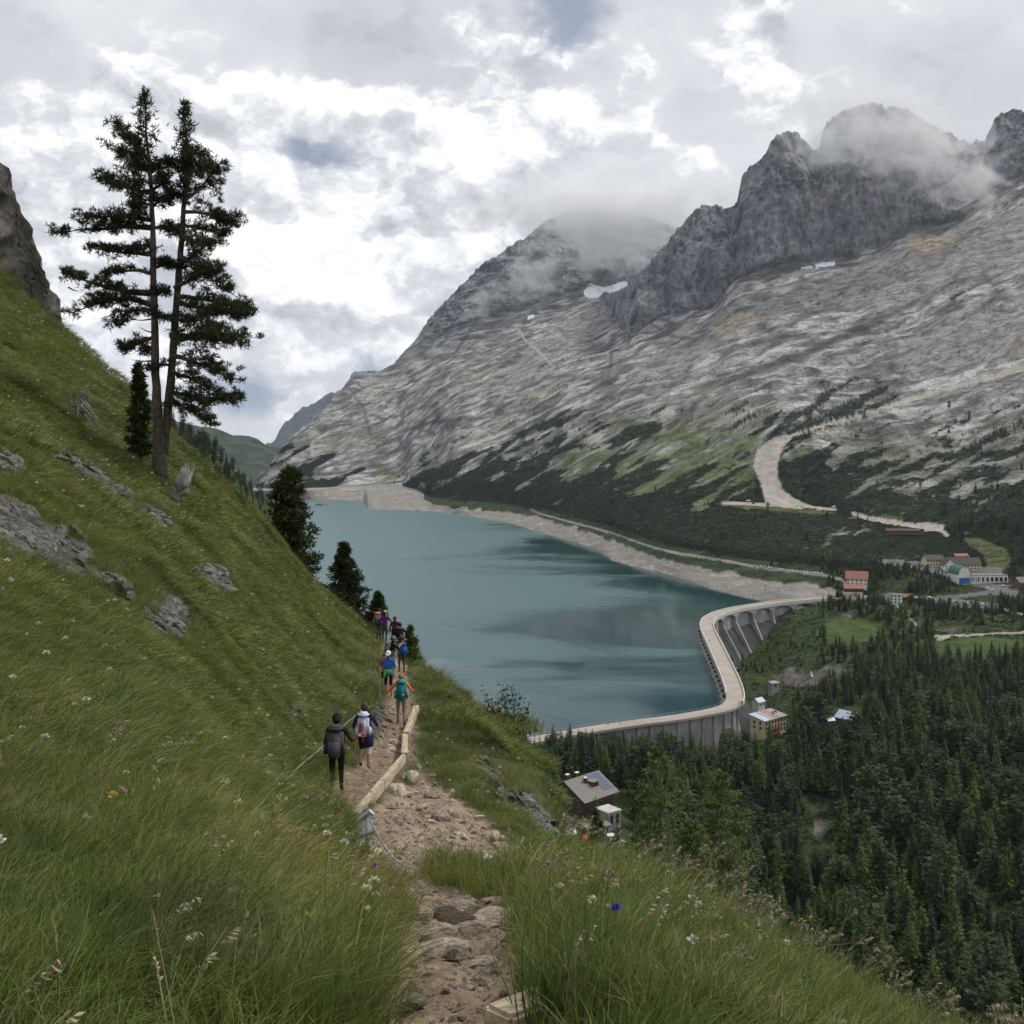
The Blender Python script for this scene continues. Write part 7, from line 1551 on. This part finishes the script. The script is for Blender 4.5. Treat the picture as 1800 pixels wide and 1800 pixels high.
# ================================================================== hikers
SKIN = mat('skin', (.46, .27, .19), .6, .06, 8); HAIR_B = mat('brown_hair', (.055, .028, .016), .6, .2, 30); HAIR_D = mat('dark_hair', (.014, .010, .008), .6, .2, 30); HAIR_L = mat('light_hair', (.26, .17, .09), .6, .2, 30); HAIR_R = mat('auburn_hair', (.16, .05, .022), .6, .2, 30)
def cloth(n, c): return mat('cloth_'+n, c, .9, .18, 9, .25, 30)
BOOT = cloth('boots', (.045, .040, .036)); DG = bpy.context.evaluated_depsgraph_get
def skin_body(name, J, bones, rad, region_mats, parent, seg_region):
    """one continuous body: a skinned skeleton, faces coloured by the bone they belong to"""
    names = list(J); me = bpy.data.meshes.new('skel'); me.from_pydata([tuple(J[n]) for n in names], [(names.index(a), names.index(b)) for a, b in bones], []); me.update()
    o = bpy.data.objects.new('skel', me); COL.objects.link(o); o.modifiers.new('sk', 'SKIN'); sv = me.skin_vertices[0].data
    for i, n in enumerate(names): sv[i].radius = rad[n] if isinstance(rad[n], tuple) else (rad[n], rad[n]); sv[i].use_root = (n == 'pelvis')
    ss = o.modifiers.new('ss', 'SUBSURF'); ss.levels = 2; ss.render_levels = 2
    dg = DG(); dg.update(); ev = o.evaluated_get(dg); m2 = bpy.data.meshes.new_from_object(ev); bpy.data.objects.remove(o); bpy.data.meshes.remove(me)
    mats = []; V = [v.co.copy() for v in m2.vertices]; Fc = [tuple(p.vertices) for p in m2.polygons]; mi = []
    for k in region_mats.values():
        if k not in mats: mats.append(k)
    for f in Fc:
        c = sum((V[i] for i in f), Vector())/len(f); best = None
        for (a, b), rg_ in seg_region.items():
            A, B_ = J[a], J[b]; d = B_-A; t = max(0, min(1, (c-A).dot(d)/max(d.length_squared, 1e-9))); q = (c-(A+d*t)).length/(0.05+0.5*((rad[a][0] if isinstance(rad[a], tuple) else rad[a])))
            if best is None or q < best[0]: best = (q, rg_)
        mi.append(mats.index(region_mats[best[1]]))
    bpy.data.meshes.remove(m2)
    # hands: palm ends with four unequal bent fingers and a thumb on the side
    hb = MB()
    for s_ in ('l', 'r'):
        w_, h_ = J['wrist_'+s_], J['hand_'+s_]; d = (h_-w_).normalized(); sd = d.cross(Vector((0, 1, .2))).normalized(); up = sd.cross(d)
        for k, L in enumerate((.070, .082, .076, .058)):
            p = h_+d*.015+sd*(k-1.5)*.019; hb.tube([p, p+d*L*.5+up*.004, p+d*L*.85-up*.022], [.0105, .0095, .007], 5)
        p = h_-d*.035+sd*.030*(1 if s_ == 'l' else -1); hb.tube([p, p+(d*.6+sd*(.8 if s_ == 'l' else -.8)).normalized()*.03, p+d*.055+sd*(.03 if s_ == 'l' else -.03)], [.012, .011, .008], 5)
    base = len(V); V += [Vector(v) for v in hb.v]; Fc += [tuple(base+i for i in f) for f in hb.f]; km = region_mats['hand']; mi += [mats.index(km)]*len(hb.f)
    return obj(name, mesh_from(name, V, Fc, mats=mats, mi=mi, smooth=True), parent)
BONES = [('pelvis','spine'),('spine','chest'),('chest','neck'),('neck','jaw'),('jaw','crown'),('chest','sh_l'),('sh_l','el_l'),('el_l','wrist_l'),('wrist_l','hand_l'),('chest','sh_r'),('sh_r','el_r'),('el_r','wrist_r'),('wrist_r','hand_r'),('pelvis','hip_l'),('hip_l','kn_l'),('kn_l','an_l'),('an_l','toe_l'),('pelvis','hip_r'),('hip_r','kn_r'),('kn_r','an_r'),('an_r','toe_r')]
SEG = {('pelvis','spine'):'waist',('spine','chest'):'torso',('chest','neck'):'torso',('neck','jaw'):'head',('jaw','crown'):'head'}
for s_ in 'lr': SEG.update({('chest','sh_'+s_):'torso',('sh_'+s_,'el_'+s_):'upper',('el_'+s_,'wrist_'+s_):'fore',('wrist_'+s_,'hand_'+s_):'hand',('pelvis','hip_'+s_):'waist',('hip_'+s_,'kn_'+s_):'thigh',('kn_'+s_,'an_'+s_):'calf',('an_'+s_,'toe_'+s_):'foot'})
def person(label, px, r, yaw, H, M, pose=None, hair=None, hat=None, visor=True, long_hair=False, face=False, group='hikers on the trail', lean=0.0, z=None, dx=0.0):
    x = (px-HX)/F*r+dx; gz = zA(x, r) if z is None else z; e = empty('person', (x, r, gz+.02), yaw); k = H/1.75; e.scale = (k, k, k); prop(e, label, 'person', group)
    J = {n: Vector(v) for n, v in dict(pelvis=(0,0,.96), spine=(0,.0,1.12), chest=(0,.02,1.36), neck=(0,.03,1.50), jaw=(0,.045,1.575), crown=(0,.045,1.665), sh_l=(-.185,.01,1.42), el_l=(-.25,-.02,1.14), wrist_l=(-.25,.10,.92), hand_l=(-.25,.12,.85), sh_r=(.185,.01,1.42), el_r=(.25,-.02,1.14), wrist_r=(.25,.10,.92), hand_r=(.25,.12,.85), hip_l=(-.10,0,.90), kn_l=(-.105,.06,.50), an_l=(-.11,-.02,.09), toe_l=(-.115,.14,.04), hip_r=(.10,0,.90), kn_r=(.105,.02,.50), an_r=(.11,-.06,.09), toe_r=(.115,.10,.04)).items()}
    for n, v in (pose or {}).items(): J[n] = Vector(v)
    if lean:
        for n in J:
            if J[n].z > .97 and n[:2] not in ('wr', 'ha'): J[n].y += (J[n].z-.96)*lean
    rad = dict(pelvis=(.155,.12), spine=(.145,.105), chest=(.165,.115), neck=.058, jaw=(.078,.088), crown=(.080,.092), sh_l=.068, sh_r=.068, el_l=.046, el_r=.046, wrist_l=.030, wrist_r=.030, hand_l=(.042,.022), hand_r=(.042,.022), hip_l=.098, hip_r=.098, kn_l=.062, kn_r=.062, an_l=.044, an_r=.044, toe_l=(.046,.034), toe_r=(.046,.034))
    skin_body('body', J, BONES, rad, M, e, SEG)
    hc = (J['jaw']+J['crown'])/2+Vector((0, 0, .025)); 
    def shell(name, m, sx, sy, sz, zcut, off, n=14, back=None):
        V = []; Fc = []; rows = 7
        for i in range(rows+1):
            ph = (math.pi/2)-(math.pi/2+zcut)*i/rows
            for j in range(n): a = 2*math.pi*j/n; yv = math.sin(a)*math.cos(ph); V.append((math.cos(a)*math.cos(ph)*sx, yv*sy-(back or 0)*(i/rows), math.sin(ph)*sz))
        for i in range(rows):
            for j in range(n): Fc.append((i*n+j, (i+1)*n+j, (i+1)*n+(j+1) % n, i*n+(j+1) % n))
        o = obj(name, mesh_from(name, V, Fc, m, smooth=True), e, hc+Vector(off)); o.modifiers.new('t', 'SOLIDIFY').thickness = .012; return o
    if hair:
        shell('hair', hair, .098, .112, .118, .45 if not long_hair else .9, (0, -.016, .012), back=.02)
        if long_hair: mb = MB(); mb.tube([hc+Vector((0, -.09, -.02)), hc+Vector((0, -.12, -.14)), hc+Vector((0, -.11, -.28))], [.075, .07, .03], 8); mb.obj('ponytail', hair, e, smooth=True)
    if hat:
        h = shell('cap', hat, .108, .12, .12, .12, (0, -.004, .03))
        if visor: V = [(-.085, .07, 0), (.085, .07, 0), (.07, .19, -.02), (0, .205, -.025), (-.07, .19, -.02)]; v_ = obj('visor', mesh_from('visor', V, [(0, 1, 2, 3, 4)], hat), h, (0, 0, -.005)); v_.modifiers.new('t', 'SOLIDIFY').thickness = .008
    mb = MB(); mb.tube([hc+Vector((0, .105, .01)), hc+Vector((0, .128, -.025))], [.010, .014], 5); mb.obj('nose', SKIN, e)
    for sx in (-1, 1): mb = MB(); mb.box(hc+Vector((sx*.095, .0, -.015)), (.018, .035, .055)); mb.obj('ear', SKIN, e)
    if face:
        for sx in (-1, 1): mb = MB(); mb.box(hc+Vector((sx*.033, .108, .015)), (.026, .012, .012)); mb.obj('eye', HAIR_D, e)
        mb = MB(); mb.box(hc+Vector((0, .104, -.062)), (.045, .012, .010)); mb.obj('mouth', cloth('lip', (.30, .10, .09)), e)
    return e, J, k
def rounded(c, size, rot=None, r=.05):
    bm = bmesh.new(); bmesh.ops.create_cube(bm, size=1.0)
    for v in bm.verts: v.co = Vector((v.co.x*size[0], v.co.y*size[1], v.co.z*size[2]))
    bmesh.ops.bevel(bm, geom=bm.edges[:], offset=min(r, min(size)*.45), segments=3, affect='EDGES'); me = bpy.data.meshes.new('pack'); bm.to_mesh(me); bm.free(); me.polygons.foreach_set('use_smooth', np.ones(len(me.polygons), bool)); return me
def pack(e, k, label, m, mlid=None, size=(.34, .24, .58), accents=(), mstrap=None, zc=1.22):
    """a rucksack worn on the back: body, lid, side pockets, straps"""
    b = empty('backpack', e.location, e.rotation_euler.z); b.scale = (k, k, k); prop(b, label, 'backpack', 'backpacks of the hikers'); w_, d_, h_ = size; y0 = -.13-d_/2
    def put(nm, c, sz, mm, rr=.05, par=b): me = rounded((0, 0, 0), sz, None, rr); me.materials.append(mm); return obj(nm, me, par, c)
    bd = put('pack_body', (0, y0, zc), (w_, d_, h_), m, .08); put('lid', (0, y0-.005, zc+h_/2+.02), (w_*.96, d_*1.05, .13), mlid or m, .05)
    for sx in (-1, 1): put('side_pocket', (sx*(w_/2+.02), y0, zc-h_*.24), (.08, d_*.7, h_*.38), mlid or m, .03)
    st = mstrap or cloth('strap', (.02, .02, .022))
    for sx in (-1, 1): mb = MB(); mb.tube([(sx*.12, y0+d_/2, zc+.22), (sx*.13, -.02, zc+.30), (sx*.13, .13, zc+.17), (sx*.15, .10, zc-.08), (sx*.17, -.08, zc-.2)], [.022]*5, 5); mb.obj('strap', st, b)
    for nm, c, sz, mm in accents: put(nm, (c[0], y0-d_/2-.005+c[1], zc+c[2]), sz, mm, .01)
    return b
def pole(e, J, hand, k, foot, label):
    p = e.matrix_basis @ J[hand] if False else Vector(e.location)+Matrix.Rotation(e.rotation_euler.z, 3, 'Z')@(J[hand]*k); f = Vector(e.location)+Matrix.Rotation(e.rotation_euler.z, 3, 'Z')@(Vector(foot)*k); f.z = zA(f.x, f.y)
    o = empty('trekking_pole', f); prop(o, label, 'pole', 'trekking poles'); top = p+(p-f).normalized()*.06; mb = MB(); mb.tube([(0, 0, 0), top-f], [.009, .012], 6); mb.obj('shaft', mat('pole_alloy', (.55, .55, .56), .35, .05, 5, metal=.6), o); mb = MB(); mb.tube([top-f-(top-f).normalized()*.14, top-f], [.019, .02], 6); mb.obj('grip', cloth('grip', (.02, .02, .02)), o)
BLACK = cloth('black', (.008, .008, .010)); NAVY = cloth('navy', (.018, .018, .075)); MAROON = cloth('maroon', (.050, .016, .020)); BEIGE = cloth('beige', (.27, .235, .195)); ORANGE = cloth('orange', (.72, .20, .10)); BLUE = cloth('blue', (.035, .13, .48)); GREEN = cloth('green', (.06, .42, .10)); GREYC = cloth('grey', (.075, .075, .08)); GREY2 = cloth('mid_grey', (.17, .175, .19)); TEAL = cloth('teal', (.015, .20, .22)); LILAC = cloth('pale_lilac', (.56, .56, .72)); WHITE = cloth('white', (.74, .74, .74)); PURPLE = cloth('purple', (.12, .025, .17)); RED = cloth('red', (.48, .06, .035)); YEL = cloth('yellow', (.50, .42, .09)); BLUEP = cloth('bright_blue', (.02, .10, .33)); WINE = cloth('wine', (.085, .018, .022))
def outfit(top, upper, fore, waist, thigh, calf, foot=BOOT): return dict(torso=top, upper=upper, fore=fore, waist=waist, thigh=thigh, calf=calf, foot=foot, head=SKIN, hand=SKIN)
# 1 nearest hiker, dressed in black
e, J, k = person('nearest hiker in black with cap, reaching out with the right arm', 592, 25, 0, 1.74, outfit(BLACK, MAROON, MAROON, BLACK, BLACK, BLACK), dict(el_r=(.34, .02, 1.18), wrist_r=(.44, .20, 1.24), hand_r=(.50, .24, 1.27), kn_l=(-.10, .03, .50), an_l=(-.10, -.10, .10), toe_l=(-.10, .06, .04), kn_r=(.08, .12, .52), an_r=(.08, .14, .10), toe_r=(.09, .30, .05)), HAIR_D, BLACK)
pack(e, k, 'dark grey rucksack on the nearest hiker', GREYC, cloth('grey_lid', (.055, .06, .055)), (.36, .27, .60), [('front_pocket', (0, -.01, -.10), (.26, .06, .34), cloth('slate', (.095, .09, .105))), ('cord', (.11, 0, .05), (.02, .02, .22), ORANGE)])
# 2 navy shirt, pale pack, two poles
e, J, k = person('second hiker in a navy T-shirt with bare knees and a white knee brace', 641, 29.6, 0, 1.70, outfit(NAVY, NAVY, SKIN, NAVY, BLACK, SKIN), dict(el_r=(.34, -.02, 1.18), wrist_r=(.32, .18, 1.10), hand_r=(.32, .25, 1.11), el_l=(-.30, .0, 1.14), wrist_l=(-.26, .16, 1.00), hand_l=(-.26, .23, .99), kn_l=(-.10, .16, .53), an_l=(-.10, -.08, .22), toe_l=(-.10, .02, .10)), HAIR_B)
mb = MB(); mb.tube([(.105, .02, .60), (.107, .01, .42)], [.078, .066], 12, cap=False); o = mb.obj('knee_brace', WHITE, e, smooth=True)
mb = MB(); mb.tube([(.03, -.01, 1.02), (.06, -.02, .80), (.09, -.02, .62)], [.16, .185, .15], 12); mb.obj('tied_jacket', NAVY, e, smooth=True)
pack(e, k, 'pale lilac rucksack with a red strap on the second hiker', LILAC, cloth('lilac_lid', (.62, .62, .78)), (.30, .24, .56), [('red_strap', (0, -.012, -.14), (.05, .02, .50), RED), ('buckle', (.13, 0, .02), (.05, .03, .04), WHITE), ('buckle_strap', (-.07, -.012, .0), (.03, .02, .24), BLACK)])
pole(e, J, 'hand_l', k, (-.30, .30, 0), 'trekking pole in the left hand of the second hiker'); pole(e, J, 'hand_r', k, (.42, .35, 0), 'trekking pole in the right hand of the second hiker')
# 3 orange jacket, teal pack
e, J, k = person('hiker in an orange jacket and beige trousers with arms spread', 705, 39, .12, 1.74, outfit(ORANGE, ORANGE, ORANGE, BEIGE, BEIGE, BEIGE, cloth('grey_shoe', (.12, .12, .12))), dict(el_l=(-.42, .02, 1.16), wrist_l=(-.58, .10, .98), hand_l=(-.65, .13, .95), el_r=(.36, -.02, 1.18), wrist_r=(.40, .20, 1.12), hand_r=(.42, .27, 1.12), kn_l=(-.10, .12, .52), an_l=(-.10, .10, .10), toe_l=(-.10, .26, .05), an_r=(.10, -.14, .12), toe_r=(.10, .0, .04)), HAIR_L)
pack(e, k, 'teal rucksack with a lime badge on the hiker in orange', TEAL, cloth('teal_lid', (.02, .26, .27)), (.36, .26, .60), [('badge', (.05, -.01, -.10), (.09, .02, .09), YEL)])
pole(e, J, 'hand_r', k, (.62, .30, 0), 'trekking pole of the hiker in orange')
# 4 blue shirt coming towards us
e, J, k = person('hiker in a blue T-shirt and white cap walking towards the camera', 683, 44, math.pi-.1, 1.73, outfit(BLUE, BLUE, SKIN, BLUE, BLACK, SKIN), dict(el_r=(.28, -.02, 1.14), wrist_r=(.30, .06, .90), hand_r=(.32, .08, .83), el_l=(-.26, .0, 1.14)), HAIR_B, WHITE, face=True)
mb = MB(); mb.tube([(0, 0, 1.06), (0, .005, .98), (0, 0, .90)], [.175, .19, .17], 14); mb.tube([(.10, .15, 1.0), (.13, .18, .86), (.12, .17, .74)], [.04, .05, .03], 7); mb.obj('tied_jacket', GREEN, e, smooth=True)
person('child in red partly hidden behind the hiker in blue', 676, 45.6, math.pi, 1.35, outfit(RED, RED, SKIN, RED, BLACK, SKIN), None, HAIR_B)
# 5 taking a photograph
e, J, k = person('hiker in black T-shirt and grey cap taking a picture with a phone', 690, 50, -1.25, 1.74, outfit(BLACK, BLACK, SKIN, GREY2, GREY2, GREY2), dict(el_r=(.22, .20, 1.30), wrist_r=(.10, .40, 1.44), hand_r=(.07, .46, 1.49), el_l=(-.22, .20, 1.30), wrist_l=(-.10, .40, 1.44), hand_l=(-.07, .46, 1.49)), HAIR_D, GREY2, face=True)
pack(e, k, 'grey-blue rucksack on the hiker with the phone', GREY2, None, (.32, .22, .50))
ph = Vector(e.location)+Matrix.Rotation(e.rotation_euler.z, 3, 'Z')@(Vector((0, .50, 1.52))*k); o = obj('phone', rounded(0, (.15, .012, .075), None, .005), None, ph, (0, 0, e.rotation_euler.z)); o.data.materials.append(BLACK); prop(o, 'dark phone held up by the hiker in the grey cap', 'phone')
# 6 - 10 the far group
e, J, k = person('auburn-haired hiker in black with bent arms, before the far group', 706, 52.5, .35, 1.70, outfit(BLACK, BLACK, SKIN, BLUEP, GREYC, GREYC), dict(el_r=(.34, .05, 1.22), wrist_r=(.30, .2, 1.05), hand_r=(.3, .26, 1.0), el_l=(-.30, .1, 1.25), wrist_l=(-.16, .28, 1.36), hand_l=(-.13, .32, 1.40)), HAIR_R)
pack(e, k, 'bright blue rucksack on the auburn-haired hiker', BLUEP, None, (.34, .25, .52), (), None, 1.10)
e, J, k = person('dark-haired hiker in black T-shirt leaning on a pole', 703, 57.5, -.1, 1.78, outfit(BLACK, BLACK, SKIN, BLACK, BLACK, SKIN), dict(el_r=(.36, .05, 1.18), wrist_r=(.48, .22, 1.08), hand_r=(.54, .27, 1.08)), HAIR_D)
pack(e, k, 'black rucksack on the dark-haired hiker with the pole', BLACK, GREYC, (.38, .27, .60)); pole(e, J, 'hand_r', k, (.58, .34, 0), 'trekking pole of the dark-haired hiker in the far group')
person('long-haired hiker in a wine-red top at the head of the group', 694, 60, .1, 1.76, outfit(WINE, WINE, WINE, BLACK, BLACK, BLACK), None, HAIR_B, None, long_hair=True)
person('hiker in a purple top and yellow cap in the far group', 676, 61, -.3, 1.70, outfit(PURPLE, PURPLE, PURPLE, GREYC, GREYC, GREYC), dict(el_r=(.32, .12, 1.20), wrist_r=(.34, .34, 1.12), hand_r=(.36, .40, 1.12)), HAIR_B, YEL)
e, J, k = person('leftmost hiker of the far group, in dark blue', 666, 61.5, -.25, 1.70, outfit(NAVY, NAVY, NAVY, GREYC, GREYC, GREYC), None, HAIR_D)
pack(e, k, 'grey rucksack with orange top on the leftmost hiker', GREY2, ORANGE, (.36, .26, .58))
# walkers on the dam
DW = [(1299, 1239, RED, 'walker in red at the near bend of the dam'), (1303, 1238, BLACK, 'walker in black at the near bend of the dam, left one'), (1306, 1238.5, BLACK, 'walker in black at the near bend of the dam, right one'), (1113, 1268, BLACK, 'dark walker on the left wing of the dam, rightmost'), (1069, 1276, BLACK, 'dark walker on the left wing of the dam, middle'), (1090, 1274, MAROON, 'walker in maroon on the left wing of the dam'), (1247, 1128, BLACK, 'dark walker halfway along the dam'), (1250, 1089, RED, 'walker in red at the far bend of the dam'), (1452, 1053, BLACK, 'dark walker near the gatehouse, left one'), (1459, 1052, BLUE, 'walker in blue near the gatehouse, right one')]
src = None
for i, (px, py, m, lb) in enumerate(DW):
    r = Rz(py, ZC); e, J, k = person(lb, px, r, rg.uniform(0, 6), rg.uniform(1.65, 1.85), outfit(m, m, SKIN, BLACK, BLACK, BLACK), None, HAIR_D, group='walkers on the dam', z=ZC)
print('people', round(_time.time()-_T0, 1))
# ================================================================== cloud caught on the peaks
def mist_mat(name, dens, nscale, seed_, thr=.44):
    m = bpy.data.materials.new(name); m.use_nodes = True; N = NT(m.node_tree)
    tc = N.add('ShaderNodeTexCoord').outputs['Object']; pos = N.add('ShaderNodeNewGeometry').outputs['Position']
    q = N.vmath('ADD', N.vmath('MULTIPLY', pos, (nscale, nscale, nscale*1.25)), (seed_*3.1, seed_*1.7, 0))
    n = N.math('ADD', N.math('MULTIPLY', N.math('SUBTRACT', N.noise(q, 1.0, 6, .66, .7), .5), 1.6), .5)
    fall = N.mr(N.vmath('LENGTH', tc), .15, 1.0, .16, -.50, smooth=False)
    dn = N.mr(N.math('ADD', n, fall), thr, thr+.42, 0.0, dens)
    v = N.add('ShaderNodeVolumePrincipled', ins={'Color': (1, 1, 1, 1), 'Density': dn, 'Anisotropy': .0})
    N.l.new(v.outputs[0], N.add('ShaderNodeOutputMaterial').inputs['Volume']); return m
ico = bmesh.new(); bmesh.ops.create_icosphere(ico, subdivisions=3, radius=1.0); MIST = []
def mist(px, py, r, wpx, hpx, depth, label, dens=.012, ns=1/130, seed_=0, tilt=0.0, thr=.46):
    me = bpy.data.meshes.new('mist'); ico.to_mesh(me); me.materials.append(mist_mat('mist_%d' % seed_, dens, ns, seed_, thr)); p = P(px, py, r)
    o = obj('mist', me, None, p, (0, tilt, 0), (wpx/F*r/2, depth, hpx/F*r/2)); prop(o, label, 'mist', kind='stuff'); MIST.append(o)
mist(1075, 425, 3640, 400, 270, 150, 'mist drifting across the dark peak behind the buttress', .022, 1/75, 1, .3, .33)
mist(945, 480, 3560, 270, 180, 120, 'small mist wisp on the left shoulder of the peak', .018, 1/60, 2, -.5, .36)
mist(1560, 235, 2785, 600, 290, 130, 'mist hanging over the highest summits', .020, 1/75, 3, .15, .26)
mist(1690, 310, 2760, 320, 210, 100, 'mist wisp in the notch right of the highest summits', .020, 1/60, 5, .5, .34)
mist(1100, 372, 3640, 760, 200, 150, 'mist bank hiding the ridge between the peaks', .017, 1/95, 4, 0, .19)
mist(850, 530, 3480, 200, 110, 80, 'thin mist low on the left ridge', .012, 1/50, 6, -.4, .38)
ico.free()
# ------------------------------------------------------------------ the air itself
hb = MB(); hb.box((1500, 4900, 330), (15000, 13600, 1290)); hm = bpy.data.materials.new('haze_air'); hm.use_nodes = True; N = NT(hm.node_tree)
v = N.add('ShaderNodeVolumePrincipled', ins={'Color': (.78, .87, 1.0, 1), 'Density': 2.4e-5, 'Anisotropy': .1}); N.l.new(v.outputs[0], N.add('ShaderNodeOutputMaterial').inputs['Volume'])
hz = hb.obj('haze', hm); prop(hz, 'pale blue haze filling the valley', 'haze', kind='stuff')
